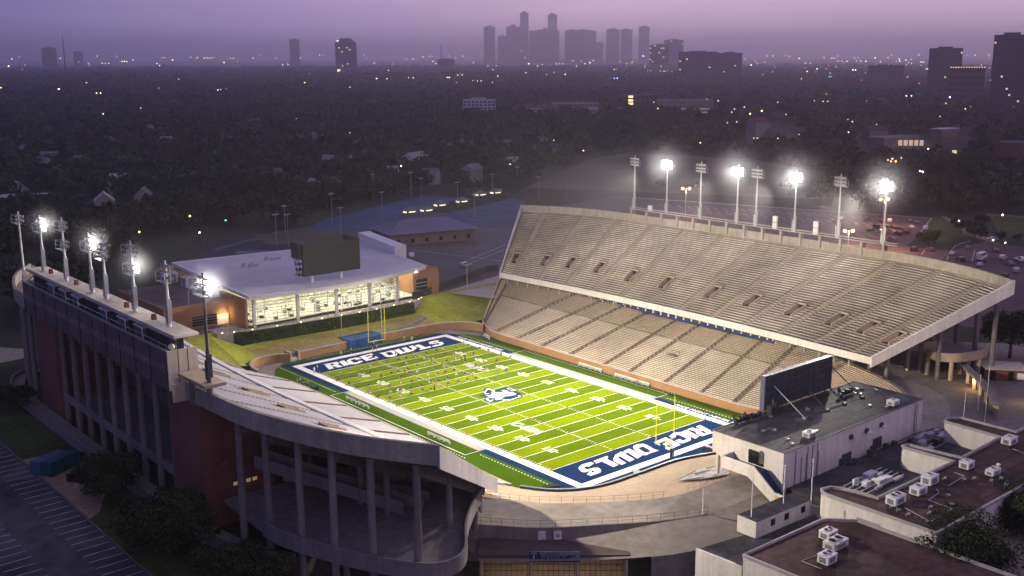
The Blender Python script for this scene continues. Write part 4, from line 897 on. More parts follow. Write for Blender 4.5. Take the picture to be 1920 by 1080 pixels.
def terr(x, y):
    if y > 78.9: return ZG+.05
    y0 = ring_y(x); h0 = base_h(x); yt = 72.5 if IVY0 < x < IVY1 else 78.0 - 4.5*max(0, 1-min(abs(x-IVY0), abs(x-IVY1))/6)
    if y <= y0: return h0
    f = min(1, (y-y0)/max(.5, yt-y0))
    top = 3.6 if IVY0 < x < IVY1 else 3.6+(ZG+.05-3.6)*min(1, min(abs(x-IVY0), abs(x-IVY1))/7.0)
    return h0+(top-h0)*f
def zone(x, y):
    if IVY0 < x < IVY1: return 1 if y < 70.6+math.sin(x*.5)*.8 else 0
    return 0
for i in range(88):
    for j in range(32):
        x0, x1, y0, y1 = gx[i], gx[i+1], gy[j], gy[j+1]; xm, ym = (x0+x1)/2, (y0+y1)/2
        if ym < ring_y(xm)-.2: continue
        if -5.6 < xm < 6.6 and ym < 66.6: continue
        if (xm > 38 and (xm-40)*(75-56)-(ym-56)*(64-40) > 30) or (xm < -38 and (-xm-40)*(75-56)-(ym-56)*(64-40) > 30): continue
        if IVY0 < xm < IVY1 and ym > 73.2: continue
        bt.quad(*[(x, y, terr(x, y)) for x, y in ((x0,y0),(x1,y0),(x1,y1),(x0,y1))], zone(xm, ym))
ub = MB(); ub.sheet([(p[0],p[1]) for p in RIMS]+[(-60.5,80.5),(60.5,80.5)], -.3); struct('sub_base', ub, CONC_T)
struct('grass_berms', bt, [GRASS_B, DIRT], True)
pth = MB(); L = [G(*px(x, y), 2.6)[:2] for x, y in ((1110,608),(1290,575),(1440,530),(1560,497))]
LL = [(-24,62.3),(-14,62.9),(-5.8,63.2)]; pth.wall(LL, [2.25]*3, [2.4]*3, 1.3); LL = cr([(6.8,63.4),(14,64.2),(21,65.6),(27,68.5)], 12); pth.wall(LL, 1.6, list(np.linspace(2.45,3.4,13)), 1.3); struct('berm_path', pth, PAVE)
ivy = thing('ivy_wall', 'long clipped dark green ivy hedge below the glass hall', 'hedge', (-3,73,3))
IVY = M('ivy_leaves', (.05,.085,.02), .9, (.25,.5), (3,.5)); IVY2 = M('ivy_leaves_painted_lit', (.12,.17,.03), .9, (.25,.4), (3,.4))  # second ivy tone: light on the east end put into the leaf colour
HV = cr([(IVY0,76.5),(-30,74.6),(-15,73.4),(0,73.0),(14,73.2),(IVY1,74.5)], 40)
m = MB(); rv = random.Random(8)
m.wall(HV, 3.2, [6.5+.15*rv.random() for _ in HV], 1.2)
for _ in range(6500):
    k = rv.randrange(40); f = rv.random(); x = HV[k][0]+(HV[k+1][0]-HV[k][0])*f; y = HV[k][1]+(HV[k+1][1]-HV[k][1])*f
    z = rv.uniform(3.2,6.7); top = rv.random() < .3
    c_ = Vector((x, y-.62-rv.random()*.2 if not top else y+rv.uniform(-.6,.6), z if not top else 6.7+rv.random()*.1)); a = Vector((rv.uniform(-1,1),rv.uniform(-.6,.6),rv.uniform(-1,1))).normalized()*.22; b = a.cross(Vector((rv.random(),1,rv.random()))).normalized()*.2
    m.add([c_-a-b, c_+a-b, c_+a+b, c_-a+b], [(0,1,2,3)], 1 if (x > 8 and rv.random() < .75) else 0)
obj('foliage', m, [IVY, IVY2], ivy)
tr_ = thing('hall_terrace', 'pale paved terrace with a railing along the foot of the glass front', 'terrace', (0,76,7))
m = MB(); T0 = cr([(-38,77.5),(-31,75.6),(-15,74.2),(0,73.7),(14,73.9),(28,75.4),(33,78.2)], 40); m.prism(T0+[(36,82),(-38,84)], .5, 7.06, 0); obj('slab', m, CONC_L, tr_)
m = MB()
for p in T0: m.tube((p[0],p[1]+.2,7.06),(p[0],p[1]+.2,8.2),.05,n=4)
m.path([(p[0],p[1]+.2,8.2) for p in T0],.05,4); m.path([(p[0],p[1]+.2,7.6) for p in T0],.03,4); obj('railing', m, DARK, tr_)
FT = EM('terrace_footlight', (1,.86,.55), 6)
for k in range(0, 41, 3):
    if k in (3,9,15,21,27,33): continue
m = MB()
for k in range(2, 40, 3): p = T0[k]; m.box(p[0]-.14,p[0]+.14,p[1]-.04,p[1]+.1,7.1,7.3)
obj('foot_lamps', m, FT, tr_)
def pole_thing(x, y, z0, h, r, lab, mat=None, cat='pole', nm='pole'):
    t = MB(); t.tube((x,y,z0),(x,y,z0+h),r,r*.7,8); t.ball((x,y,z0+h+r),r*1.3,6,4); o = obj(nm, t, mat or POLE); return tag(o, lab, cat)
x, y, _ = G(641,634,2.3); pole_thing(x, y, 2.3, 8.2, .14, 'slim grey pole beside the blue tarpaulin tent', nm='net_pole')
x, y, _ = G(716,633,2.3); pole_thing(x, y, 2.3, 13.5, .16, 'taller grey pole right of the tent, behind the goal', nm='net_pole')
x, y, _ = G(876,543,7.0); pole_thing(x, y, 7.0, 9, .13, 'thin white pole at the top of the right grass berm', nm='lamp_pole')
x, y, _ = G(357,612,7.0); pole_thing(x, y, 7.0, 10, .12, 'thin pole in front of the low brick wing', nm='lamp_pole')
# fence from the hall to the east stand
fe = thing('mesh_fence', 'dark screened fence running from the hall to the east stand', 'fence', (55,95,7))
FL = [G(x/4.908+600, y/4.908+440, 7)[:2] for x, y in ((850,600),(1030,545),(1250,460),(1540,345),(1640,335))]
m = MB(); m.wall(FL, 7, 9.4, .08); obj('screen', m, M('fence_screen', (.05,.048,.055), .8, (1,.3)), fe)
m = MB()
for a, b in zip(FL, FL[1:]):
    n = max(2, int(math.hypot(b[0]-a[0], b[1]-a[1])/3))
    for k in range(n): x, y = a[0]+(b[0]-a[0])*k/n, a[1]+(b[1]-a[1])*k/n; m.tube((x,y,7),(x,y,9.6),.07,n=5)
obj('posts', m, DARK, fe)
for lx, ly, cc in ((-31.2,WY0-1.2,(1,.72,.35)),):
    L = bpy.data.lights.new('door_lamp','POINT'); L.energy = 350; L.color = cc; L.shadow_soft_size = .2; o = bpy.data.objects.new('door_lamp', L); COL.objects.link(o); o.location = Vector((lx,ly,10.2))-hall.location; o.parent = hall
# ------------------------------------------------------------------ south buildings
sh = thing('end_zone_building', 'white block building with a flat dark roof overlooking the south end zone', 'building', (10,-86,7))
ZT = 15.0; A, B, Cc, Dd = G(1335,808,ZT), G(1472,850,ZT), G(1732,748,ZT), G(1600,716,ZT)
X0, X1, Y0s, Y1s = (A[0]+B[0])/2, (Cc[0]+Dd[0])/2, (B[1]+Cc[1])/2, (A[1]+Dd[1])/2
m = MB(); m.prism([(X0,Y0s),(X1,Y0s),(X1,Y1s),(X0,Y1s)], [ZG-1,ZG-1,8.5,11.2], ZT, 0); m.quad((X0,Y0s,ZG-1),(X0,Y1s,11.2),(X1,Y1s,8.5),(X1,Y0s,ZG-1)); obj('walls', m, STUCCO, sh)
m = MB(); m.sheet([(X0+.12,Y0s+.12),(X1-.12,Y0s+.12),(X1-.12,Y1s-.12),(X0+.12,Y1s-.12)], ZT+.02); obj('roof', m, ROOF_D, sh)
m = MB(); m.wall([(X0,Y0s),(X1,Y0s),(X1,Y1s),(X0,Y1s)], ZT, ZT+.16, .25, 0, True); obj('roof_kerb', m, M('kerb_dark', (.10,.10,.11), .7), sh)
def onW(px, py): return GX(px, py, X0)
a, b = onW(1404,841), onW(1432,873)
m = MB(); m.box(X0-.05,X0-.003,b[1],a[1],b[2]-.3,a[2]); obj('west_door', m, DGLASS, sh)
m = MB(); m.box(X0-.1,X0-.05,b[1]+1.0,b[1]+1.15,b[2]-.3,a[2]); m.box(X0-.1,X0-.05,b[1],a[1],b[2]+1.5,b[2]+1.62); m.box(X0-.1,X0-.05,b[1]+.1,b[1]+.95,b[2]+.2,b[2]+2.6,1); obj('door_frame', m, [DARK, M('dim_door_glass', (.12,.11,.10), .3)], sh)
m = MB(); m.tube((X0+.6,Y1s-1.0,3),(X0+.6,Y1s-1.0,11.6),.35,n=10); obj('column', m, STUCCO, sh)
m = MB()
for k in range(7): x = X0+3.5+k*1.1+(k % 3)*.7; m.tube((x,Y0s-.12,ZG),(x,Y0s-.12,ZT-.4-(k % 2)*1.5),.09,n=6)
m.tube((X1-3,Y0s-.12,ZG),(X1-3,Y0s-.12,ZT-.3),.1,n=6); m.tube((X1-2.2,Y0s-.1,ZG),(X1-2.2,Y0s-.1,ZT-.3),.06,n=5); obj('wall_pipes', m, M('pipe_paint', (.30,.28,.30), .6), sh)
# outside stair on the west face
ss = thing('outside_stair', 'white walled outside stair with navy lining climbing to the west door', 'stairs', (X0-2,Y0s,7))
zl = b[2]-.4; yA, yB = a[1]+3.2, b[1]-.2; wd = 3.2
zT = zl+1.15; yC = yB-4.6; zG = 7.2
for xo, mat, nm in ((X0-wd, STUCCO, 'outer_wall'), (X0-wd+.26, NAVY, 'inner_lining')):
    m = MB(); prof = [(yA,zT),(yB,zT),(yC,zG+1.6),(yC-3.4,zG+1.6),(yC-3.4,zG-.3),(yB-4.0,zG-.3),(yB-1.6,zl-2.9),(yB+1.2,zl-1.1),(yA,zl-1.1)]
    th = .25; vs = [(xo, y, z) for y, z in prof]+[(xo+th, y, z) for y, z in prof]; n = len(prof)
    m.add(vs, [(i, (i+1) % n, n+(i+1) % n, n+i) for i in range(n)])
    for off in (0, n):
        for t in tessellate_polygon([[Vector((y, z, 0)) for y, z in prof]]): m.add([vs[off+i] for i in t], [(0,1,2)])
    obj(nm, m, mat, ss)
m = MB(); m.box(X0-wd,X0-.01,yA,yA+.3,zl-1.1,zT); obj('landing_end_wall', m, STUCCO, ss)
m = MB(); m.box(X0-wd+.5,X0-.01,yB,yA,zl-.9,zl-.05)
for k in range(16): f = k/16; y = yB-(yB-yC)*f; z = zl-(zl-zG)*f; m.box(X0-wd+.5,X0-.01,y-.36,y,z-.6,z-.1)
obj('steps', m, NAVY, ss)
m = MB(); m.box(X0-wd-.05,X0-wd-.003,yC-2.6,yC-.2,zG+.2,zG+1.2); obj('yellow_panel', m, M('yellow_panel', (.62,.36,.05), .7), ss)
# big video board standing on the roof, seen from behind
vb = thing('video_board', 'navy backed video board standing on the roof of the end zone building', 'scoreboard', (10,-77,ZT))
yv = Y1s+.2; P0, P1 = GY(1428,782,yv), GY(1552,742,yv); T0v, T1v = GY(1425,708,yv), GY(1552,670,yv)
zb, zt_ = ZT+.5, (T0v[2]+T1v[2])/2
m = MB(); m.box(P0[0],P1[0],yv-.5,yv+.5,zb,zt_); obj('screen_case', m, M('board_navy', (.016,.024,.055), .55, (.3,.3), (1.5,.2)), vb)
m = MB(); m.box(P0[0]-.1,P1[0]+.1,yv-.55,yv+.6,zt_,zt_+.18); m.box(P0[0]-.15,P0[0],yv-.5,yv+.5,zb-.4,zt_); obj('edge_trim', m, M('trim_navy_steel', (.09,.10,.15), .5), vb)
m = MB()
for k in range(12): x = P0[0]+(P1[0]-P0[0])*k/11; m.box(x-.08,x+.08,yv-.62,yv-.5,zb,zt_-.1)
for z in np.linspace(zb+.4, zt_-.3, 5): m.box(P0[0],P1[0],yv-.6,yv-.52,z-.07,z+.07)
obj('back_frame', m, M('frame_dark', (.03,.035,.06), .5), vb)
for k, f in enumerate((.12,.45,.72,1.0)):
    x = P0[0]+(P1[0]-P0[0])*f; m = MB(); m.tube((x,yv-.6,zb+4.6),(x+.6,yv-7.5,ZT+.2),.11,n=6); m.box(x+.2,x+1.0,yv-7.9,yv-7.2,ZT+.02,ZT+.4); obj('brace', m, STEEL if k == 0 else DARK, vb)
m = MB()
for k in range(9): x = P0[0]+.5+(P1[0]-P0[0])*k/8.5; m.tube((x,yv-.6,ZT+.05),(x+.5,yv-2.2,ZT+.05),.07,n=5); m.tube((x,yv-.6,zb+1),(x+.4,yv-2.0,ZT+.1),.07,n=5)
m.box(P0[0]+.3,P0[0]+1.4,yv-2.0,yv-.9,ZT+.05,ZT+1.7); m.box(P0[0]+2,P0[0]+3,yv-1.8,yv-.9,ZT+.05,ZT+2.1); obj('base_struts', m, DARK, vb)
m = MB(); m.box(P0[0]+1.7,P0[0]+2.0,yv-1.2,yv-1.0,ZT+.1,ZT+2.6); obj('cable_duct', m, CONC_T, vb)
def lamp_bank(px, py, lab):
    x, y, _ = G(px, py, ZT); t = thing('spotlight_bank', lab, 'spotlights', (x,y,ZT)); m = MB()
    for k in range(4): m.box(x-1.8+k*1.0,x-1.2+k*1.0,y-.35,y+.3,ZT+.45,ZT+1.15+(k % 2)*.25); m.tube((x-1.5+k*1.0,y,ZT+.02),(x-1.5+k*1.0,y,ZT+.5),.07,n=5)
    m.bar((x-2.2,y-.1,ZT+.3),(x+2.2,y-.1,ZT+.3),.12,.12); m.bar((x-2.4,y-.4,ZT+.1),(x-1.9,y+.9,ZT+1.7),.08,.9); obj('lamps', m, DARK, t)
lamp_bank(1393,792,'dark spotlight bank on the roof edge beside the field'); lamp_bank(1414,787,'second dark spotlight bank next to the video board'); lamp_bank(1588,741,'spotlight bank at the right end of the video board')
x, y, _ = G(1674,760,ZT); hvac('roof_unit', x, y, ZT, 2.2, 1.6, 1.1, 'small white roof unit at the right side of the dark flat roof', WHITE, None, 1)
x, y, _ = G(1517,820,ZT); hvac('roof_unit', x, y, ZT, 2.2, 1.6, 1.1, 'small grey roof unit near the front edge of the dark flat roof', HVACM, None, 1)
x, y, _ = G(1574,746,ZT); t = thing('satellite_dish', 'small grey dish on the dark roof behind the video board', 'dish', (x,y,ZT)); m = MB(); m.ball((x,y,ZT+.8),.55,8,5,0,.6); m.tube((x,y,ZT),(x,y,ZT+.7),.08,n=5); obj('dish', m, STEEL, t)
# plant yard behind the building
yard = MB(); yard.prism([(X0+1,Y0s-.3),(X1+2,Y0s-.3),(X1+14,Y0s-8),(X1+14,Y0s-13.5),(X0+2,Y0s-13.5)], ZG-.5, 8.4); o = obj('plant_yard_roof', yard, ROOF_D); tag(o, 'low dark flat roof cluttered with plant between the two white buildings', 'roof')
ch = thing('chiller_ducts', 'tangle of dark ducts and fans behind the end zone building', 'ductwork', (8,-98,8.4))
m = MB(); rx = random.Random(4)
bx, by = G(1600,850,8.4)[:2]
for k in range(3):
    x, y = bx-5+k*5.2, by-.5+(k % 2)*1.2; m.box(x-1.6,x+1.6,y-1.2,y+1.2,8.4,10.2+.3*k); m.tube((x,y+1,10),(x,y+3.2,12.6),.55,n=8); m.tube((x,y+3.2,12.6),(x+1,Y0s-.4,13.2),.55,n=8); m.box(x-2.4,x-1.7,y-2,y+2,8.4,9.6)
pts = [(bx+9,by+1.5,8.6),(bx+9,by+1.5,12.4),(bx+8,by+2.8,13.6),(bx+5,by+3.2,13.4)]; m.path(pts,.7,9)
for k in range(14): x, y = bx+rx.uniform(-9,12), by+rx.uniform(-3.5,3); m.box(x-.5,x+.5,y-.4,y+.4,8.4,8.4+rx.uniform(.4,1.4))
obj('ducts', m, M('dark_ducts', (.07,.075,.085), .5, (.8,.3), None, .3), ch)
m = MB(); m.path([(bx-7.5,by+3.3,14.6),(bx-7.5,by+3.3,9.4),(bx-7.0,by+2.6,9.0),(bx-5,by+1.6,9.0)], .16, 7); obj('vent_pipe', m, BLACK, ch)
m = MB()
for px, py in ((1603,800),(1632,811),(1568,813),(1660,800),(1637,790)): x, y, z = G(px, py, 13.3); m.box(x-.7,x+.7,y-.35,y+.35,z,z+.12)
obj('white_covers', m, WHITE, ch)
def clutter(px, py, z, n, sx, sy, lab, mats, seed):
    x0, y0, _ = G(px, py, z); t = thing('roof_plant', lab, 'roof plant', (x0,y0,z)); r_ = random.Random(seed); m = MB()
    for k in range(n):
        x, y = x0+r_.uniform(-sx,sx), y0+r_.uniform(-sy,sy); w1, w2, h = r_.uniform(.3,1.6), r_.uniform(.2,.7), r_.uniform(.25,1.3); m.box(x-w1,x+w1,y-w2,y+w2,z,z+h, r_.randrange(len(mats)))
    for k in range(5): y = y0-sy+2*sy*k/4; m.tube((x0-sx-2,y,z+.4),(x0+sx+2,y+.4,z+.4),.09,n=5)
    obj('boxes_and_pipes', m, mats, t)
HVD = M('grey_blue_casing', (.34,.34,.38), .5, (.5,.3))
clutter(1640,905,8.4,16,4.5,2.2,'pale boxes and pipes crowding the near courtyard roof',[WHITE,HVACM,HVD],3); clutter(1750,825,8.4,18,6,3,'scattered pipes and boxes on the farther courtyard roof',[HVD,HVACM,DARK],6)
# brown-roofed building with curved parapets
rb = thing('field_house', 'white walled field house with a brown roof, curved corner and rooftop units', 'building', (10,-115,7))
ZP = 12.6
def rp(x, y, z=ZP): return G(1600+x/4.153, 740+y/4.153, z)[:2]
C1 = G(1545,925,ZP)[:2]; xw = C1[0]
yn = rp(845,488)[1]; ysW = G(1723,978,ZP)[1]
yS = (G(1776,988,ZP)[1]+G(1919,909,ZP)[1])/2
xi = rp(190,800)[0]; yi = (rp(190,800)[1]+rp(845,488)[1])/2; xr = rp(845,488)[0]; xr2 = rp(1215,300)[0]
yNW = rp(45,690)[1]
ring_ = [(xw,yS),(140,yS),(140,yi-1),(xr2+2,yi),(xr2+2,yi+11),(xr2-.5,yi+12.5),(xr2-2.5,yi+12),(xr2-3,yi+.5),(xr,yi),(xr-1.0,yi+9.5),(xr-2.4,yi+10.2),(xr-3.0,yi+9.4),(xr-2.6,yi),(xi,yi),(xi-.3,yi+3.6),(xi-1.0,yi+6.2),(xi-2.0,yi+7.6),(xw+1.2,yi+8.0),(xw+.2,yi+7.0),(xw-.05,yi+5.4)]
m = MB(); m.prism(ring_, ZG-.5, ZP-.35, 0); obj('walls', m, STUCCO, rb)
m = MB(); m.sheet(ring_, ZP-.33); obj('roof', m, ROOF_R, rb)
m = MB(); m.wall(ring_, ZP-.36, ZP+.12, .42, 0, True); obj('parapet', m, M('parapet_coping', (.40,.37,.37), .8, (.5,.2)), rb)
m = MB(); yy = GX(1607,962,xw)[1]; m.box(xw-.04,xw-.003,yy-4.2,yy,7.0,10.6); m.box(xw-.1,xw-.04,yy-4.3,yy-2.6,9.2,10.2,1); obj('recessed_bay', m, [M('bay_grey', (.34,.32,.30), .9), BLACK], rb)  # bay drawn as a flat panel, greyer than the stucco
m = MB(); m.path([(*rp(1215-40*k, 660+25*k, ZP-.2), ZP-.2) for k in range(2)], .05, 5)
for L in ([(400,880),(600,990),(770,888),(585,822),(665,765),(650,735)], [(690,695),(740,710),(865,632),(785,605)], [(1240,420),(1329,455)]): m.path([(*rp(x, y, ZP-.25), ZP-.25) for x, y in L], .09, 5)
obj('conduit', m, M('conduit', (.35,.32,.33), .6), rb)
for k, (x, y, sx, sy, sz, f, lab) in enumerate(((328,850,3.2,1.8,1.5,2,'white roof unit nearest the curved corner of the brown roof'),(503,775,2.7,1.7,1.4,1,'white roof unit second from the curved corner of the brown roof'),(592,695,2.7,1.8,1.6,1,'white roof unit third from the corner, on the brown roof'),(880,575,2.2,1.7,1.4,1,'white roof unit in the middle of the brown roof by the long parapet'),(1085,625,2.8,1.4,1.1,1,'low white roof unit with a tray on the far side of the brown roof'),(1212,385,2.8,1.8,1.4,1,'white roof unit at the far right of the brown roof'))):
    p = rp(x, y, ZP-.3); hvac('roof_unit', p[0], p[1], ZP-.3, sx, sy, sz, lab, WHITE, 'roof units on the brown roof', f)
p = rp(1128,565,ZP); t = thing('roof_vent', 'small white mushroom vent on the brown roof', 'vent', (*p,ZP-.3)); m = MB(); m.tube((*p,ZP-.3),(*p,ZP+.3),.2,n=8); m.ball((*p,ZP+.5),.4,8,5,0,.7); obj('cowl', m, WHITE, t)
def roof_wear(parent, x0, x1, y0, y1, z, n, seed, base):
    g = random.Random(seed); m = MB(); v = MB()
    for k in range(n):
        x, y = g.uniform(x0,x1), g.uniform(y0,y1); a, b = g.uniform(.6,2.6), g.uniform(.5,1.8); t = g.uniform(0,6.28); c_ = []
        for j in range(9): r_ = g.uniform(.7,1.15); c_.append((x+a*r_*math.cos(j*.698+t), y+b*r_*math.sin(j*.698+t)))
        m.sheet(c_, z+.004+.004*(k % 5), k % 2)
        if k % 2: xx, yy = g.uniform(x0,x1), g.uniform(y0,y1); v.tube((xx,yy,z),(xx,yy,z+g.uniform(.3,.8)),.1,n=6); v.box(xx+.6,xx+1.0,yy-.2,yy+.2,z,z+.3)
    for y in np.arange(y0, y1, 3.1): m.box(x0,x1,y-.035,y+.035,z,z+.026)
    obj('patched_membrane', m, [M('ponding_'+base, tuple(c_*.55 for c_ in SHD[base]), .8, (.6,.3)), M('patch_'+base, tuple(c_*1.55 for c_ in SHD[base]), .9, (.6,.3))], parent); obj('vent_pipes', v, STEEL, parent)
SHD = {'brown': (.080,.044,.042), 'dark': (.062,.060,.068)}
roof_wear(rb, xw+2, xw+46, yS+2, yi-2.5, ZP-.33, 34, 5, 'brown'); roof_wear(sh, X0+1.5, X1-2, Y0s+1.2, Y1s-2.2, ZT+.02, 26, 6, 'dark')
# lower building in front with its own plant
lb = thing('low_annexe', 'low white annexe with a brown flat roof in the near corner', 'building', (-25,-115,7))
ZL = 10.2
def lp(x, y, z=ZL): return G(1240+x/5.333, 930+y/5.333, z)[:2]
W0, N0 = lp(820,590), lp(1585,245); rl = [W0, N0, (N0[0]+1.5,N0[1]-.6), (xw-.3, N0[1]-4), (xw-.3,-150), (W0[0]+1,-150)]
m = MB(); m.prism(rl, 2, ZL-.3); obj('walls', m, STUCCO, lb)
m = MB(); m.sheet(rl, ZL-.28); obj('roof', m, ROOF_R, lb)
m = MB(); m.wall(rl, ZL-.3, ZL+.15, .4, 0, True); obj('parapet', m, bpy.data.materials['parapet_coping'], lb)
for k, (x, y, sx, sy, sz, lab) in enumerate(((1665,425,2.4,1.8,1.4,'white roof unit on the annexe roof, rear of the group of three'),(1740,520,3.8,2.0,1.3,'wide grey roof unit on the annexe roof, middle of the group of three'),(1655,670,2.4,1.8,1.5,'white roof unit on the annexe roof, front of the group of three'))):
    p = lp(x, y, ZL-.3); hvac('roof_unit', p[0], p[1], ZL-.3, sx, sy, sz, lab, HVACM if k == 1 else WHITE, 'roof units on the annexe', 2)
m = MB(); m.path([(*lp(x, y, ZL-.2), ZL-.2) for x, y in ((1545,598),(1400,650),(1600,730))], .07, 5); obj('conduit', m, bpy.data.materials['conduit'], lb)
yw = thing('yard_wall', 'white sloping yard wall left of the annexe', 'wall', (-42,-104,3))
a, b = G(1306,1028,7.2), G(1392,1062,7.0); m = MB(); m.wall([a[:2], b[:2]], 0.5, [7.2,7.0], .4); obj('wall_body', m, STUCCO, yw)
yd = MB(); yd.sheet([a[:2], b[:2], lp(820,600,7.0), lp(1585,245,7.0), G(1528,965,7)[:2], G(1418,1006,7)[:2], G(1400,1002,7)[:2]], 7.03); struct('yard_ground', yd, ROOF_D)
# ticket trailer
tk = thing('ticket_trailer', 'long white trailer with a dark roof and square windows beside the stair', 'trailer', (-25,-99,7))
A2, B2, C2 = G(1382,995,7.0), G(1417,1004,7.0), G(1519,962,7.0)
T1, T2, T3 = G(1383,965.6,9.8), G(1418,980,9.8), G(1520,938,9.8)
P4 = (T1[0]+T3[0]-T2[0], T1[1]+T3[1]-T2[1])
m = MB(); m.prism([T1[:2],T2[:2],T3[:2],P4], 7.0, 9.8); obj('body', m, STUCCO, tk)
m = MB(); cx, cy = (T1[0]+T3[0])/2, (T1[1]+T3[1])/2; m.prism([(cx+(p[0]-cx)*.985, cy+(p[1]-cy)*.985) for p in (T1,T2,T3,P4)], 9.8, 9.9); obj('roof', m, ROOF_D, tk)
dv = (Vector(T3[:2])-Vector(T2[:2])); Lw = dv.length; dv.normalize(); nv = Vector((dv.y,-dv.x))
for f in (.30,.55,.86):
    c_ = Vector(T2[:2])+dv*(Lw*f); m = MB(); m.bar((*(c_-dv*.55+nv*.03),8.7),(*(c_+dv*.55+nv*.03),8.7),.06,1.1); obj('window', m, BLACK, tk)
for k, (px0, py0, h) in enumerate(((1407,1000,9.5),(1467,975,9.5),(1519,968,10),(1363,893,0))):
    if h: x, y, _ = G(px0, py0, 7); pole_thing(x, y, 7, h, .1, 'tall white flagpole beside the ticket trailer, %s' % ('nearest','middle','farthest')[k], WHITE, 'flagpole', 'flagpole')
for k, (px0, py0, h, lab) in enumerate(((1803,825,10,'thin white flagpole on the paving right of the end zone building'),(1846,792,12,'thin pole by the curved entrance arcade, nearer one'),(1833,770,8,'thin pole by the curved entrance arcade, farther one'),(1317,965,4.5,'short white post at the tip of the promenade wall'))):
    x, y, _ = G(px0, py0, 7); pole_thing(x, y, 7, h, .09, lab, WHITE, 'pole', 'flagpole')
# promenade wall, sunken ring road, gate
pw = thing('promenade_wall', 'grey curved retaining wall below the promenade, with two white notices', 'wall', (-45,-80,5))
PWL = cr([(-63.5,-66.0),(-60,-70),(-54.4,-76.1),(-46,-82.0),(-37.5,-87.2),(-29.5,-90.6)], 40)
m = MB(); m.wall(PWL, 0.5, 7.12, .35); obj('wall_body', m, CONC_G, pw)
m = MB()
for k, p in enumerate(PWL[::2]): m.tube((p[0],p[1],7.1),(p[0],p[1],8.3),.03,n=5)
m.path([(p[0],p[1],8.3) for p in PWL],.025,5); m.path([(p[0],p[1],7.7) for p in PWL],.02,5); obj('railing', m, RAILM, pw)
PWO = cr([(-63.5,-66.0),(-60,-70),(-54.4,-76.1),(-46,-82.0),(-37.5,-87.2),(-29.5,-90.6)], 400)
def notice(px, py, lab, k):
    best = min(range(400), key=lambda j: abs(pr(*PWO[j], 6.0)[0]-px)); p = Vector((*PWO[best], 0)); q_ = Vector((*PWO[min(best+4,400)], 0)); d = (q_-p).normalized(); n = Vector((d.y,-d.x,0))
    if n.dot(Vector((-.65,-.76,0))) < 0: n = -n
    c_ = p+n*.2; t = thing('notice', lab, 'sign', (c_.x,c_.y,5.2)); z = 5.75
    m = MB(); m.bar(c_-d*.62+Vector((0,0,z)), c_+d*.62+Vector((0,0,z)), .06, 1.5); obj('board', m, WHITE, t)
    m = MB(); f = c_+n*.035+Vector((0,0,z))
    if k == 0:
        for r_ in range(4):
            for s_ in (-.45,.45): m.bar(f+d*(s_-.07)+Vector((0,0,.52-r_*.33)), f+d*(s_+.07)+Vector((0,0,.52-r_*.33)), .012, .12)
            m.bar(f-d*.2+Vector((0,0,.5-r_*.33)), f+d*.2+Vector((0,0,.5-r_*.33)), .012, .06)
        m.bar(f+d*.05+Vector((0,0,-.58)), f+d*.45+Vector((0,0,-.66)), .012, .12)
    else:
        for j in range(16):
            a0, a1 = 2*math.pi*j/16, 2*math.pi*(j+1)/16; m.quad(*[f+d*(r_*math.cos(a_))+Vector((0,0,r_*math.sin(a_)-.08)) for r_, a_ in ((.16,a0),(.34,a0),(.34,a1),(.16,a1))])
        for s_ in (-.28,.28): m.bar(f+d*(s_-.2)+Vector((0,0,.55)), f+d*(s_+.2)+Vector((0,0,.55)), .012, .07)
    obj('print', m, M('notice_ink', (.06,.06,.07), .8) if k == 0 else bpy.data.materials['notice_ink'], t)
notice(1016.5, 1007, 'white notice with rows of dark marks on the promenade wall', 0); notice(1045.5, 1007, 'white notice with a dark ring emblem on the promenade wall', 1)
QL = [(-66,-74.2),(-58.5,-81.2),(-48,-89.8),(-39.5,-95.9),(-31,-99.3),(-27,-100.5)]; QZ = [4.3,4.3,4.6,5.6,6.9,7.0]
PWL2 = cr([(-63.5,-66.0),(-60,-70),(-54.4,-76.1),(-46,-82.0),(-37.5,-87.2),(-29.5,-90.6)], 30); QS = cr([(q_[0],q_[1],z) for q_, z in zip(QL, QZ)], 30)
rd = MB()
for k in range(30):
    a, b = PWL2[k], PWL2[k+1]; c_, d = QS[k+1], QS[k]; rd.quad((*a, d[2]), d, c_, (*b, c_[2]))
struct('ring_road', rd, PAVE)
gw = thing('outer_wall', 'dark outer wall under the sloping ring road', 'wall', (-45,-92,3)); m = MB(); i0 = 17; m.wall([p[:2] for p in QS[14:]], 0.0, [p[2]-.02 for p in QS[14:]], .4); obj('wall_body', m, CONC_G, gw)
gt = thing('entrance_gate', 'lit entrance gate with mesh grilles under a brown roof', 'gate', (-57,-82,.5))
ga, gb = Vector(G(900,1047,4.0)), Vector(G(1176,1047,4.0)); ga.z = gb.z = 0; gd = (gb-ga).normalized(); gn = Vector((gd.y,-gd.x,0)); gL = (gb-ga).length
if gn.dot(Vector((-.65,-.76,0))) < 0: gn = -gn
def gp(u, o, z): p = ga+gd*u+gn*o; return (p.x, p.y, z)
m = MB(); m.prism([gp(-.4,.6,0)[:2], gp(gL+.4,.6,0)[:2], gp(gL+.4,-5.5,0)[:2], gp(-.4,-5.5,0)[:2]], 4.0, 4.9); obj('roof', m, M('gate_roof', (.10,.075,.07), .85, (.4,.3)), gt)
for u in (0.15, gL*.345, gL*.66, gL-.15):
    m = MB(); m.bar(gp(u,.1,0.0), gp(u,.1,4.0), .42, .42); obj('gate_post', m, M('gate_post_cream', (.50,.42,.30), .7) if u < .2 else bpy.data.materials['gate_post_cream'], gt)
m = MB()
for k in range(29): u = gL*k/28; m.tube(gp(u,0,.5), gp(u,0,3.9), .04, n=4)
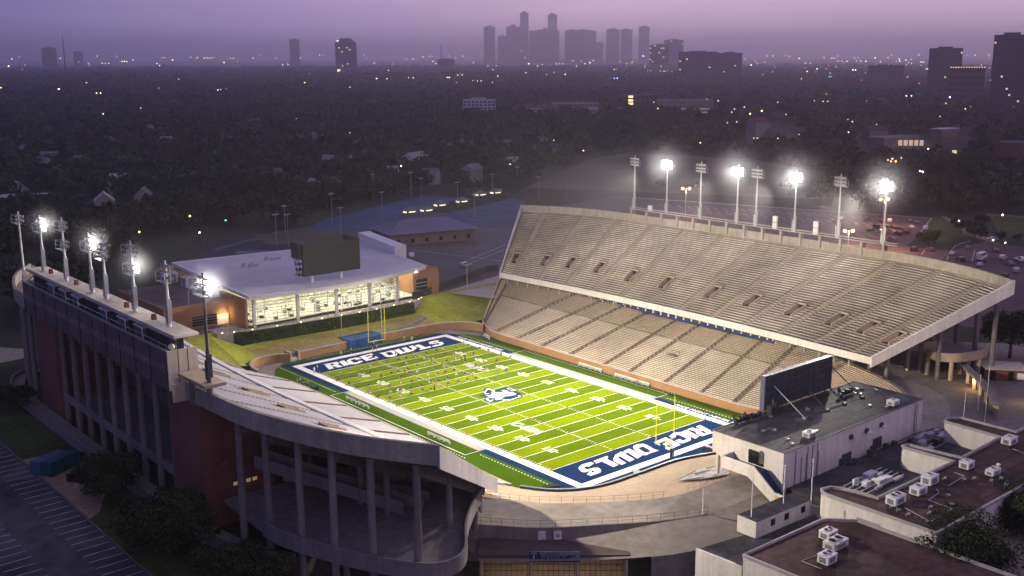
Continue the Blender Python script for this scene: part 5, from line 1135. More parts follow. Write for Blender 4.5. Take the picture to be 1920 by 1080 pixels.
for z in (.6,1.9,3.0,3.9): m.bar(gp(0,0,z), gp(gL,0,z), .07, .07)
obj('grille', m, M('gate_iron', (.05,.035,.03), .6), gt)
m = MB(); A3, B3 = gp(0,-5.2,0), gp(gL,-5.2,0); m.quad((A3[0],A3[1],0),(B3[0],B3[1],0),(B3[0],B3[1],4),(A3[0],A3[1],4)); m.quad(gp(0,-5.2,.55),gp(gL,-5.2,.55),gp(gL,.1,.55),gp(0,.1,.55)); obj('rear_wall', m, M('gate_interior', (.34,.27,.22), .85, (.5,.25), (3,.2)), gt)
m = MB(); m.bar(gp(gL*.565,-5.1,2.9), gp(gL*.585,-5.1,2.9), .05, .55); obj('lit_notice', m, EM('lit_notice', (1,.93,.8), 1.6), gt)
for u in (.12,.3,.45,.6,.75,.9):
    L = bpy.data.lights.new('gate_lamp','POINT'); L.energy = 60; L.color = (1,.74,.45); L.shadow_soft_size = .3; o = bpy.data.objects.new('gate_lamp', L); COL.objects.link(o); o.parent = gt; o.location = Vector(gp(gL*u,-2.2,3.6))-gt.location
sg = thing('gate_sign', 'navy and grey sign reading RICE STADIUM over the entrance gate', 'sign', gp(gL*.5,.7,4.2))
u0, u1 = gL*.335, gL*.675; zc0, zc1 = 3.75, 5.55
m = MB(); m.bar(gp(u0,.75,(zc0+zc1)/2), gp(u1,.75,(zc0+zc1)/2), .12, zc1-zc0); obj('board', m, M('sign_blue_grey', (.20,.21,.30), .6, (.6,.12)), sg)
m = MB(); uu = u1-u0
def sp(f, z, o=.83): return Vector(gp(u0+uu*f, o, z))
m.add([sp(0,zc0),sp(.19,zc0),sp(.235,(zc0+zc1)/2),sp(.19,zc1),sp(0,zc1)], [(0,1,2,3,4)]); m.quad(sp(.19,zc0),sp(1,zc0),sp(1,zc0+.3),sp(.19,zc0+.3))
EX = gd
def spt(body, size, f, z, mi, b=.03, sx=1, shear=0): put_text(m, body, size, sp(f, z, .85), EX, (0,0,1), mi, b, sx, shear)
spt('WELCOME TO', .36, .47, zc1-.32, 0, .03, .95); spt('RICE STADIUM', .86, .48, zc0+.82, 0, .035, .92); spt('JMA', .66, .84, zc0+1.0, 0, .05, 1.15, .25); spt('1', 1.05, .09, zc0+.75, 1, .04); spt('GATE', .34, .09, zc1-.3, 1, .03)
obj('lettering', m, [NAVY, M('sign_white', (.62,.62,.66), .6)], sg)
m = MB(); x, y, z = gp(gL+9,-2.2,.6); m.box(x-1.2,x+1.2,y-.8,y+.8,.5,1.9); m.box(x-1.0,x+.2,y-.82,y-.8,.8,1.6,1); o = obj('electrical_cabinet', m, [HVACM, DARK]); tag(o, 'grey cabinet on the grass right of the lit gate', 'cabinet')
# ------------------------------------------------------------------ east side: arcade, platform, hut
ea = thing('entrance_arcade', 'curved entrance arcade of pillars with a warm lamp on the east side', 'arcade', (75,-75,7))
AC = cr([G(1788,687,7)[:2], G(1815,718,7)[:2], G(1838,741,7)[:2], G(1858,766,7)[:2], G(1868,785,7)[:2]], 24)
m = MB(); m.wall(AC, 9.9, 10.5, 1.6); obj('roof_beam', m, CONC_G, ea)
for k in range(0, 25, 3):
    m = MB(); x, y = AC[k]; m.box(x-.4,x+.4,y-.4,y+.4,7,9.9); obj('pillar', m, CONC_T, ea)
m = MB(); m.wall([(x+1.2,y+.6) for x, y in AC], 7, 9.9, .1); obj('gate_leaves', m, M('gate_leaf_brown', (.12,.085,.06), .7, (1,.3)), ea)
L = bpy.data.lights.new('arcade_lamp','POINT'); L.energy = 420; L.color = (1,.62,.25); L.shadow_soft_size = .3; o = bpy.data.objects.new('arcade_lamp', L); COL.objects.link(o); o.parent = ea; o.location = Vector((AC[8][0]-2,AC[8][1]-1,9.4))-ea.location
L = bpy.data.lights.new('plaza_lamp','POINT'); L.energy = 500; L.color = (1,.66,.38); L.shadow_soft_size = .3; o = bpy.data.objects.new('plaza_lamp', L); COL.objects.link(o); o.parent = ea; o.location = Vector((AC[18][0]+9,AC[18][1]-4,11))-ea.location
wg = thing('white_gate', 'white paneled gate wall left of the curved arcade', 'gate', G(1770,675,7)); P0g, P1g = G(1763,668,7), G(1786,690,7); m = MB(); m.wall([P0g[:2],P1g[:2]], 7, 10.2, .2); obj('panel', m, M('panel_grey', (.42,.41,.40), .8, (.5,.15)), wg)
hut = thing('restroom_hut', 'small brick hut with a pale flat roof by the east entrance', 'hut', G(1890,715,7)); h0 = G(1845,712,7); h1 = G(1925,716,7); m = MB(); m.wall([h0[:2],h1[:2]], 7, 9.7, 6, 0, False, 1); obj('walls', m, BRICK_R, hut)
m = MB(); m.wall([(h0[0]-.6,h0[1]-.4),(h1[0],h1[1]-.4)], 9.7, 10.0, 7, 0, False, 1); obj('roof', m, CONC_L, hut)
m = MB(); dd = (Vector(h1)-Vector(h0)).normalized(); nn = Vector((dd.y,-dd.x,0))
for f, w_, mi in ((.2,1.2,0),(.62,1.2,0),(.85,1.6,1)): c_ = Vector(h0).lerp(Vector(h1), f)+nn*.06; m.bar(c_-dd*w_/2+Vector((0,0,1.2)), c_+dd*w_/2+Vector((0,0,1.2)), .06, 2.2 if mi == 0 else 1.6, mi)
obj('doors_and_notice', m, [BLACK, WHITE], hut)
ep = thing('east_concourse', 'raised concourse with a pale curved parapet under the near end of the east deck', 'concourse', (80,-75,7))
E0 = [G(1738,660,12.4)[:2], G(1752,668,12.4)[:2], G(1785,672,12.4)[:2], G(1815,670,12.4)[:2], G(1845,664,12.4)[:2], G(1852,652,12.4)[:2]]
ES = cr(E0, 30); m = MB(); m.wall(ES, 11.5, 13.6, .35); obj('parapet', m, CONC_T, ep); m = MB(); m.prism(ES+[(98,-45),(84,-40),(76,-55)], 11.4, 12.0); obj('slab', m, CONC_G, ep)
for k in (2, 12, 22): m = MB(); m.tube((*ES[k],6.5),(*ES[k],11.5),.5,n=10); obj('column', m, CONC_T, ep)
br = thing('bridge_box', 'short pale walled bridge under the near end of the east upper deck', 'bridge', G(1735,648,12)); b0, b1, b2 = G(1706,652,13.0), G(1755,652,13.0), G(1757,640,13.0); m = MB(); m.wall([b0[:2],b1[:2],(b1[0]+4,b1[1]+5)], 12.6, 14.6, .35); m.prism([b0[:2],b1[:2],(b1[0]+4,b1[1]+5),(b0[0]+4,b0[1]+5)], 12.2, 12.6); obj('parapet_and_floor', m, CONC_T, br)
b3 = G(1706,686,7.6); m = MB(); m.tube((b0[0]+.6,b0[1]+.6,7),(b0[0]+.6,b0[1]+.6,12.3),.45,n=10); obj('column', m, CONC_T, br)
# ------------------------------------------------------------------ ground
NHOLE = [(p[0], p[1]) for p in RIMS]+[(-61.6,79.0),(61.6,79.0)]
PLZ = [(p[0], p[1]) for p in PWL]+[(-27,-100.5), G(1306,1028,7.2)[:2], G(1392,1062,7.0)[:2], (-44,-135),(-85,-135),(-108,-112),(-101,-80),(-97,-63),(-84,-56),(-70,-56)]
GROUND = M('dusk_ground', (.040,.045,.024), .95, (.012,.4), (.3,.35))
m = MB(); m.sheet([(-44000,-44000),(44000,-44000),(44000,44000),(-44000,44000)], ZG, 0, [NHOLE, PLZ]); struct('ground', m, GROUND)
m = MB(); m.sheet(PLZ, .5); n = len(PLZ)
for i in range(len(PWL), n): a, b = PLZ[i], PLZ[(i+1) % n]; m.quad((*a,.5),(*b,.5),(*b,7),(*a,7))
struct('gate_plaza', m, M('plaza_ground', (.06,.06,.055), .95, (.1,.3), (.8,.3)))
pm = MB()
for i in range(iE1-18, NS-40):
    a, b = RIMS[i], RIMS[i+1]
    def off(p, i_, d):
        q0, q1 = RIMS[max(i_-2,0)], RIMS[min(i_+2,NS)]; t = Vector((q1[0]-q0[0], q1[1]-q0[1])).normalized(); nn_ = Vector((-t.y, t.x)); 
        if nn_.dot(Vector(p[:2])) < 0: nn_ = -nn_
        return (p[0]+nn_.x*d, p[1]+nn_.y*d)
    c_, d = off(b, i+1, 8), off(a, i, 8)
    pm.quad((*a[:2], min(a[2],7.4)), (*d, ZG+.012), (*c_, ZG+.012), (*b[:2], min(b[2],7.4)))
struct('promenade', pm, M('promenade_concrete', (.30,.265,.225), .92, (.06,.3), (.6,.2)))
def flat(name, pts, z, mat): m = MB(); m.sheet(pts, ZG+z); return struct(name, m, mat)
g7 = lambda L: [G(x, y, ZG)[:2] for x, y in L]
SEP = [(95,-140),(63,-82.5),(50,-93),(30,-100),(0,-100),(-29,-91),(-27,-100),(-20,-150)]
PINK = M('plaza_paving', (.25,.215,.185), .92, (.05,.3), (.7,.2))
flat('south_paving', [(-29.4,-90.7),(-37.4,-87.3),(-45.9,-82.1),(-54.3,-76.2),(-60,-70.1),(-63.2,-66),(-60,-52),(-52,-62),(-44,-73),(-28,-85),(0,-87),(46,-88),(58,-79),(66.5,-66),(71,-50),(84,-48),(100,-52),(125,-80),(135,-110),(60,-150),(-20,-150),(-26,-101)], .004, PINK)
WAS = M('west_asphalt', (.085,.076,.086), .9, (.07,.55), (.35,.4))
flat('west_parking', [(-109.9,-140),(-109.9,150),(-260,150),(-260,-140)], .004, WAS)
m = MB(); m.wall([(-109.7,-140),(-109.7,150)], ZG, ZG+.12, .22); struct('west_kerb', m, M('kerb_worn', (.16,.15,.15), .9, (.5,.3)))
m = MB()
y = -75.0
while y < 60: m.box(-115.2,-110.0,y-.06,y+.06,ZG+.004,ZG+.012); y += 2.68
y = -75.0
while y < 40:
    m.box(-126.2,-121.3,y-.06,y+.06,ZG+.004,ZG+.012); y += 2.68
struct('parking_lines', m, M('faded_line_paint', (.60,.58,.60), .85, (.6,.45)))
flat('grass_verge', [(-109.5,-140),(-109.5,120),(-101,120),(-100.5,62),(-99.8,44),(-99.8,-36),(-99,-46),(-98,-62),(-102,-80),(-109,-112)], .006, M('verge_grass', (.062,.085,.02), .95, (.1,.5), (.8,.4)))
flat('dirt_patch', [(-109.4,12),(-101.5,12),(-101,-5),(-103,-14),(-107,-22),(-109.4,-24)], .012, M('bare_dirt', (.36,.25,.17), .95, (.15,.4), (.9,.3)))
flat('service_path', g7([(-40,648),(55,655),(58,668),(-40,690)]), .008, PAVE)
flat('north_asphalt', [(-66,79.2),(66,79.2),(72,64),(110,90),(170,165),(150,240),(60,230),(48,180),(44,142),(-66,142)], .004, M('north_asphalt', (.12,.108,.122), .92, (.04,.3), (.5,.25)))
flat('hall_side_paving', g7([(840,545),(940,515),(985,500),(930,560),(830,548)]), .010, CONC_L)
EAS = M('east_asphalt', (.13,.095,.098), .92, (.02,.35), (.4,.25))
flat('east_parking', g7([(985,400),(1150,367),(1747,408),(1726,436),(1700,462),(1785,470),(1850,452),(1960,470),(1980,640),(1500,560),(1000,470)]), .004, EAS)
m = MB()
for (xa, ya, xb, yb, n) in ((1240,385,1700,413,28),(1330,398,1690,425,22),(1360,425,1660,445,14)):
    for k in range(n):
        f = k/(n-1); a = G(xa+(xb-xa)*f, ya+(yb-ya)*f, 7); m.bar((a[0]-3.5,a[1]-4.5,7.01),(a[0]+3.5,a[1]+4.5,7.01),.16,.012)
for L in ([(1150,368),(1747,409)], [(1747,409),(1727,434)]): a, b = (G(*p, 7) for p in L); m.bar((a[0],a[1],7.02),(b[0],b[1],7.02),.5,.03)
for k in range(14): p = G(1776+k*3.0, 495-(k*k)*.22+(k*2.2), 7)
for k in range(9): a = G(1765+k*21, 560+k*5, 7); m.bar((a[0]-2,a[1]-3,7.01),(a[0]+2,a[1]+3,7.01),.14,.012)
arc = [G(x, y, 7) for x, y in ((1775,488),(1781,472),(1790,462),(1803,456),(1820,452))]; m.path([(p[0],p[1],7.0) for p in arc], .12, 4)
for L in ([(1822,490),(1828,468)], [(1727,478),(1739,463)]): a, b = (G(*p, 7) for p in L); m.bar((a[0],a[1],7.01),(b[0],b[1],7.01),.25,.012)
for L in ([(868,492),(950,458)], [(880,494),(962,462)], [(770,468),(960,492)]): a, b = (G(*p, 7) for p in L); m.bar((a[0],a[1],7.02),(b[0],b[1],7.02),.3,.012)
struct('east_parking_lines', m, bpy.data.materials['faded_line_paint'])
flat('east_lawn', g7([(1748,407),(1762,405),(1825,440),(1770,455),(1728,452),(1727,434)]), .010, GRASS)
flat('garden_path', g7([(1764,405),(1772,405),(1830,438),(1870,450),(1862,455),(1818,442)]), .014, M('path_tan', (.26,.20,.16), .9, (.1,.2)))
flat('far_lawn', g7([(1855,405),(1960,412),(1960,455),(1875,440)]), .010, GRASS)
flat('far_road', g7([(1850,400),(1960,408),(1960,412),(1850,404)]), .014, M('road_far', (.16,.12,.11), .9, (.05,.2)))
COURT = M('blue_court', (.05,.085,.17), .85, (.05,.3), (.4,.2))
flat('tennis_courts_west', g7([(575,432),(600,414),(790,366),(868,371),(762,405),(670,432)]), .006, COURT)
flat('tennis_courts_east', g7([(790,412),(960,372),(985,378),(975,412),(930,428),(890,420)]), .006, COURT)
m = MB()
for (a, b, c_, d, n) in (((600,428),(770,375),(690,424),(845,376),9),((820,413),(945,378),(900,420),(975,385),7)):
    for k in range(n):
        f = k/(n-1); p = G(a[0]+(b[0]-a[0])*f, a[1]+(b[1]-a[1])*f, 7); q_ = G(c_[0]+(d[0]-c_[0])*f, c_[1]+(d[1]-c_[1])*f, 7); m.bar((p[0],p[1],7.015),(q_[0],q_[1],7.015),.35,.012)
struct('court_lines', m, M('court_line', (.16,.20,.30), .8))
flat('practice_field', g7([(985,352),(1100,300),(1180,285),(1420,300),(1580,330),(1560,374),(1190,360)]), .006, M('practice_turf', (.10,.10,.06), .95, (.02,.3), (.3,.2)))
flat('track_infield', g7([(345,500),(400,455),(470,440),(540,442),(570,455),(540,470),(330,492)]), .006, M('track_dark', (.03,.032,.05), .9, (.03,.4)))
flat('track_lane', g7([(395,468),(470,447),(530,446),(528,449),(470,451),(405,471)]), .012, M('track_lane', (.10,.095,.10), .9, (.05,.3)))
flat('blue_mats', g7([(446,470),(505,470),(520,474),(440,476)]), .02, M('mat_blue', (.10,.14,.22), .8))
flat('north_west_field', g7([(60,640),(250,470),(330,455),(330,500),(290,560),(200,640)]), .006, M('dark_field', (.035,.055,.022), .95, (.02,.35), (.4,.25)))
flat('north_lawn', g7([(475,440),(640,432),(900,455),(890,462),(640,458),(500,458)]), .010, M('dry_lawn', (.10,.085,.05), .95, (.05,.3)))
# ------------------------------------------------------------------ trees
LEAF = [M('leaf_dark', (.018,.027,.011), .9, (.011,.5)), M('leaf_mid', (.030,.043,.016), .9, (.011,.5)), M('leaf_light', (.052,.066,.026), .9, (.011,.5))]; BARK = M('bark', (.07,.055,.045), .95, (3,.3))
nr = np.random.default_rng(3)
def crown_np(n, rx, rz, zc, size, lobes=9, seed=0):
    "leaf quads (n,4,3) gathered in lobes, and a shade index"
    g = np.random.default_rng(seed); th = g.uniform(0,2*np.pi,lobes); ph = g.uniform(-.5,1,lobes); rr = g.uniform(.35,.75,lobes)
    lc = np.stack([rr*np.cos(th)*rx, rr*np.sin(th)*rx, ph*.62*rz+zc], 1); lr = g.uniform(.38,.62,lobes)
    k = g.integers(0, lobes, n); d = g.normal(size=(n,3)); d /= np.linalg.norm(d,axis=1)[:,None]; rad = g.uniform(.55,1.05,n)**.6
    c_ = lc[k]+d*(lr[k]*rad)[:,None]*np.array([rx,rx,rz])
    nn = d+g.normal(size=(n,3))*.55; nn /= np.linalg.norm(nn,axis=1)[:,None]
    a = np.cross(nn, g.normal(size=(n,3))); a /= np.linalg.norm(a,axis=1)[:,None]; b = np.cross(nn, a)
    s = size*g.uniform(.6,1.3,n)[:,None]; a *= s; b *= s*.8
    q = np.stack([c_-a-b*.4, c_+a*.5-b, c_+a+b*.5, c_-a*.4+b], 1)
    sh = np.clip((k % 3)+g.integers(-1,2,n)*(g.random(n) < .5), 0, 2)
    return q, sh
def mesh_quads(name, Q, mi, mats):
    me = bpy.data.meshes.new(name); n = len(Q); me.vertices.add(4*n); me.vertices.foreach_set('co', np.ascontiguousarray(Q.reshape(-1), dtype=np.float32))
    me.loops.add(4*n); me.loops.foreach_set('vertex_index', np.arange(4*n, dtype=np.int32)); me.polygons.add(n); me.polygons.foreach_set('loop_start', np.arange(0,4*n,4, dtype=np.int32))
    for m_ in mats: me.materials.append(m_)
    me.polygons.foreach_set('material_index', np.ascontiguousarray(mi, dtype=np.int32)); me.update(calc_edges=True); return me
def trunk_mesh(h, r, rx, seed):
    g = random.Random(seed); m = MB(); m.tube((0,0,-.3),(.1,.05,h*.45),r,r*.7,8)
    for k in range(5):
        a = 2*math.pi*k/5+g.random(); m.tube((.1,.05,h*.42),(math.cos(a)*rx*.55,math.sin(a)*rx*.55,h*(.6+.15*g.random())),r*.5,r*.18,6)
    m.tube((.1,.05,h*.42),(0,0,h*.85),r*.55,r*.15,6); return mesh_of('trunk', m, BARK)
def make_tree(name, label, cat, n, rx, rz, zc, size, seed, lobes=10, group=None):
    t = thing(name, label, cat, (0,0,0), group); q, sh = crown_np(n, rx, rz, zc, size, lobes, seed); o = bpy.data.objects.new('crown', mesh_quads('crown', q, sh, LEAF)); COL.objects.link(o); o.parent = t
    o2 = bpy.data.objects.new('trunk', trunk_mesh(zc+rz*.3, .22+rx*.035, rx, seed)); COL.objects.link(o2); o2.parent = t; return t
def settree(t, px, py, sc, z=ZG): x, y, _ = G(px, py, z); t.location = (x, y, z); t.scale = (sc, sc, sc)
settree(make_tree('leafy_tree','rounded dark tree between the dumpster and the brick tower','tree',14000,5.2,3.4,4.7,.2,21,22), 200, 935, 1.0)
settree(make_tree('leafy_tree','large dark tree at the bottom edge by the near parking lines','tree',17000,6.6,4.6,4.8,.21,22,24), 318, 1040, 1.0)
settree(make_tree('leafy_tree','spreading dark tree in front of the brown roofed field house','tree',15000,7.6,4.6,6.0,.18,23,22), 1800, 1090, 1.0, 3)
settree(make_tree('leafy_tree','dark tree at the right edge of the picture in front of the field house','tree',11000,6.4,4.6,5.6,.19,24,20), 1925, 1020, 1.0, 4)
settree(make_tree('leafy_tree','broad dark oak behind the brick hut at the right edge','tree',6000,8.2,5.4,7.2,.3,25,16), 1893, 672, 1.0)
settree(make_tree('leafy_tree','low dark shrub under the west concourse columns','shrub',3000,5.0,2.2,2.4,.2,26,12), 470, 1085, 1.0)
settree(make_tree('leafy_tree','small dark tree beside the far end of the ramp wall','tree',2500,4.2,2.6,3.4,.24,27,12), 30, 775, 1.0)
for k, (px, py, rx, lab) in enumerate(((505,1095,4.5,'dark shrub at the bottom edge below the near columns'),(395,1075,3.4,'low shrub between the ramp wall and the near tree'),(250,960,2.2,'small bush between the two dark trees'),(1440,990,.8,'small round shrub beside the white trailer'))): settree(make_tree('shrub',lab,'shrub',1500,rx,rx*.55,rx*.55,.18,40+k,10), px, py, 1.0)
protos = []
for k in range(5): protos.append(make_tree('neighbourhood_tree', 'dark rounded tree among many in the wooded streets beyond the stadium', 'tree', 420, 5.6+.5*(k % 3), 3.9+.4*(k % 2), 5.6+.3*k, .62, 60+k, 9, 'trees of the wooded streets'))
pts_ = [tree_of(t) for t in protos]
OPEN = [[(-50,470),(60,640),(250,470),(330,440),(470,432),(560,436),(600,410),(790,362),(880,364),(985,370),(1000,355),(1190,362),(1300,368),(1750,404),(1860,400),(1990,410),(1990,1100),(-50,1100)],
        [(985,354),(1100,300),(1180,285),(1400,300),(1560,330),(1560,380),(985,380)], [(120,388),(260,385),(262,425),(120,425)], [(20,372),(105,372),(105,402),(20,402)],
        [(1600,255),(1830,255),(1830,310),(1600,310)], [(1390,235),(1500,235),(1500,285),(1390,285)], [(750,292),(805,292),(805,325),(750,325)], [(866,205),(930,205),(930,226),(866,226)], [(960,200),(1130,200),(1130,222),(960,222)], [(1225,200),(1345,200),(1345,222),(1225,222)]]
def inpoly(px, py, P):
    c_ = False; j = len(P)-1
    for i in range(len(P)):
        if (P[i][1] > py) != (P[j][1] > py) and px < (P[j][0]-P[i][0])*(py-P[i][1])/(P[j][1]-P[i][1])+P[i][0]: c_ = not c_
        j = i
    return c_
def street(x, y):
    a = x*.94+y*.34+14*math.sin(y*.006); b = -x*.34+y*.94+10*math.sin(x*.008); return abs((a+40) % 150-75) < 6.5 or abs((b+20) % 95-47.5) < 6
def place_ok(x, y, ext=0):
    if street(x, y) and y > 150: return False
    px, py = pr(x, y, ZG); return -60-ext < px < 1980+ext and not any(inpoly(px, py, P) for P in OPEN)
cand = []
def scatter(d0, d1, per, rng):
    n = int(.5*1.06*(d1*d1-d0*d0)/per); a = rng.uniform(-.53,.53,n)+YAW; d = np.sqrt(rng.uniform(d0*d0,d1*d1,n)); return CL[0]+d*np.sin(a), CL[1]+d*np.cos(a), d
X_, Y_, D_ = scatter(330, 820, 105, nr)
near = [(d, x, y) for x, y, d in zip(X_, Y_, D_) if place_ok(x, y)]
# a few loose trees on the east lawns and the road edge
for px, py in ((1792,425),(1800,440),(1822,430),(1838,425),(1827,452),(1874,455),(1908,455),(1732,455),(1740,462),(1752,458),(1480,366),(1560,372),(1620,378),(1690,388),(1310,360),(1240,357)): x, y, _ = G(px, py, ZG); near.append((300, x, y))
near.sort(); ntree = 290
for k, (d, x, y) in enumerate(near[:ntree]):
    o = protos[k] if k < 5 else copy_tree(pts_[k % 5]); s_ = R.uniform(.6,1.45)*(.6 if d == 300 else 1); o.location = (x, y, ZG); o.scale = (s_, s_, s_*R.uniform(.85,1.15)); o.rotation_euler = (0,0,R.uniform(0,6.28))
def forest(P, n, size, rx, rz, zc, seed, lobes, base=ZG, smin=.5, smax=1.6):
    bank = [crown_np(n, rx, rz, zc, size, lobes, seed+i) for i in range(8)]; out, mi = [], []
    g = np.random.default_rng(seed)
    for i, (x, y) in enumerate(P):
        q, sh = bank[i % 8]; s_ = g.uniform(smin, smax); a = g.uniform(0, 6.28); c_, s2 = np.cos(a)*s_, np.sin(a)*s_
        r_ = np.empty_like(q); r_[...,0] = q[...,0]*c_-q[...,1]*s2+x; r_[...,1] = q[...,0]*s2+q[...,1]*c_+y; r_[...,2] = q[...,2]*s_*g.uniform(.85,1.15)+base
        out.append(r_); mi.append(sh)
    return np.concatenate(out), np.concatenate(mi)
allq, allm = [], []
def addf(P, *a):
    if len(P): q, s_ = forest(P, *a); allq.append(q); allm.append(s_)
addf([(x, y) for d, x, y in near[ntree:]], 150, 1.0, 5.8, 4.1, 5.6, 100, 9)
X_, Y_, D_ = scatter(820, 1500, 150, nr); addf([(x, y) for x, y in zip(X_, Y_) if place_ok(x, y)], 64, 1.55, 6.4, 4.4, 5.8, 200, 8)
X_, Y_, D_ = scatter(1500, 3400, 420, nr); addf([(x, y) for x, y in zip(X_, Y_) if place_ok(x, y)], 30, 3.4, 9.5, 5.0, 6.0, 300, 7)
X_, Y_, D_ = scatter(3400, 7000, 2600, nr); addf(list(zip(X_, Y_)), 26, 8.0, 24, 6.0, 5.0, 400, 7)
fo = bpy.data.objects.new('distant_woods', mesh_quads('distant_woods', np.concatenate(allq), np.concatenate(allm), LEAF)); COL.objects.link(fo); tag(fo, 'dark sea of treetops stretching to the city skyline', 'woods', None, 'stuff')
# ------------------------------------------------------------------ houses and campus buildings
RWH = M('pale_house_wall', (.27,.255,.26), .85, (.2,.15)); RGR = M('grey_shingles', (.17,.165,.18), .9, (.3,.2)); RDK = M('dark_shingles', (.06,.055,.06), .9, (.3,.2)); RRED = M('red_tile', (.14,.06,.045), .9, (.3,.2)); WLIT = EM('lit_window', (1,.80,.42), 1.1); WDRK = M('dark_window', (.015,.017,.022), .2); CAMP = M('campus_brick', (.22,.155,.125), .9, (.2,.2))
def gable(x, y, rz, L, Wd, h, rh, wm, rm, lab, cat='house', group=None, lit=0, z=ZG, nm='house', flatroof=False):
    t = thing(nm, lab, cat, (x,y,z), group); t.rotation_euler = (0,0,rz)
    def lo(name, m, mt): o = bpy.data.objects.new(name, mesh_of(name, m, mt)); COL.objects.link(o); o.parent = t; return o
    m = MB(); m.box(-L/2,L/2,-Wd/2,Wd/2,-.2,h)
    if not flatroof:
        for s_ in (-1,1): m.add([(s_*L/2,-Wd/2,h),(s_*L/2,Wd/2,h),(s_*L/2,0,h+rh)], [(0,1,2)])
    lo('walls', m, wm); m = MB()
    if flatroof: m.box(-L/2-.3,L/2+.3,-Wd/2-.3,Wd/2+.3,h,h+.45)
    else:
        e_ = .5
        for s_ in (-1,1):
            m.quad((-L/2-e_,s_*(Wd/2+e_),h-rh*e_*2/Wd),(L/2+e_,s_*(Wd/2+e_),h-rh*e_*2/Wd),(L/2+e_,0,h+rh+.08),(-L/2-e_,0,h+rh+.08)); m.quad((-L/2-e_,s_*(Wd/2+e_),h-rh*e_*2/Wd-.25),(L/2+e_,s_*(Wd/2+e_),h-rh*e_*2/Wd-.25),(L/2+e_,s_*(Wd/2+e_),h-rh*e_*2/Wd),(-L/2-e_,s_*(Wd/2+e_),h-rh*e_*2/Wd))
    lo('roof', m, rm); n = max(2, int(L/4)); k2 = 0
    for s_ in (-1,1):
        for k in range(n):
            x0 = -L/2+L*(k+.5)/n; m = MB(); m.box(x0-.6,x0+.6,s_*(Wd/2+.03)-.03,s_*(Wd/2+.03)+.03,1.0,min(h-.4,2.6)); k2 += 1
            lo('window', m, WLIT if (s_ < 0 and k < lit) else WDRK)
    return t
HL_ = [(168,218,1,'white ranch house'),(85,245,0,'low pale house'),(165,230,0,'pale hip roofed house'),(236,268,0,'tall narrow house'),(318,306,0,'white house with a bright roof patch'),(360,265,0,'wide low house'),(405,292,2,'long pale low house'),(468,243,0,'pale gabled house'),(484,260,2,'small bright house'),(540,345,1,'white house with steep roof'),(508,325,0,'grey house'),(268,362,0,'twin gabled house'),(195,372,1,'grey steep roofed house'),(345,345,0,'small dim house'),(55,300,1,'pale bungalow'),(80,302,0,'grey bungalow'),(30,350,1,'tiny pale house'),(305,245,0,'hidden pale house'),(135,288,0,'pale house among trees'),(590,345,1,'white gabled house'),(615,350,0,'tall pale house'),(570,310,0,'narrow white house'),(470,345,1,'cream house'),(430,262,0,'grey roofed house'),(640,262,0,'dim low house'),(845,268,0,'long grey house'),(975,268,0,'small pale house'),(380,330,0,'bluish roofed house'),(220,335,1,'dim gabled house'),(660,240,0,'far pale house'),(700,252,0,'far low house'),(100,330,0,'dim bungalow'),(1010,262,0,'dim house by the field'),(268,232,0,'far grey roofed house'),(200,262,0,'pale grey cottage')]
rh = random.Random(12); nh = 0
while nh < 85:
    px, py = rh.uniform(0,1300), rh.uniform(205,352)
    p = G(px, py, 13)
    if any(inpoly(*pr(p[0]+dx, p[1]+dy, ZG), P) for P in OPEN for dx, dy in ((0,0),(12,0),(-12,0),(0,25),(0,-25))): continue
    p = G(px, py, 13); nh += 1
    gable(p[0], p[1], rh.uniform(0,3.1), rh.uniform(7,12), rh.uniform(5.5,8), rh.uniform(6.5,9.5), 2.6, RWH, rh.choice((RGR,RGR,RWH,RDK)), 'dim pale walled house half hidden in the dark woods north of the stadium', 'house', 'houses half hidden in the woods')
sides = ['beyond the west woods','in the dense trees','on a wooded street','beside taller crowns','half hidden by trees']
for k, (px, py, br, what) in enumerate(HL_):
    d_ = G(px, py, 14); gable(d_[0], d_[1], R.uniform(0,3.1), R.uniform(9,14), R.uniform(7,9), 6.5, 3.6, WHITE if br == 2 else RWH, (M('bright_roof', (.36,.36,.42), .7) if 'bright_roof' not in bpy.data.materials else bpy.data.materials['bright_roof']) if br else RGR, '%s %s, %s' % (what, sides[k % 5], 'with a pale roof' if br else 'with a grey roof'), 'house', None, 1 if k % 7 == 3 else 0)
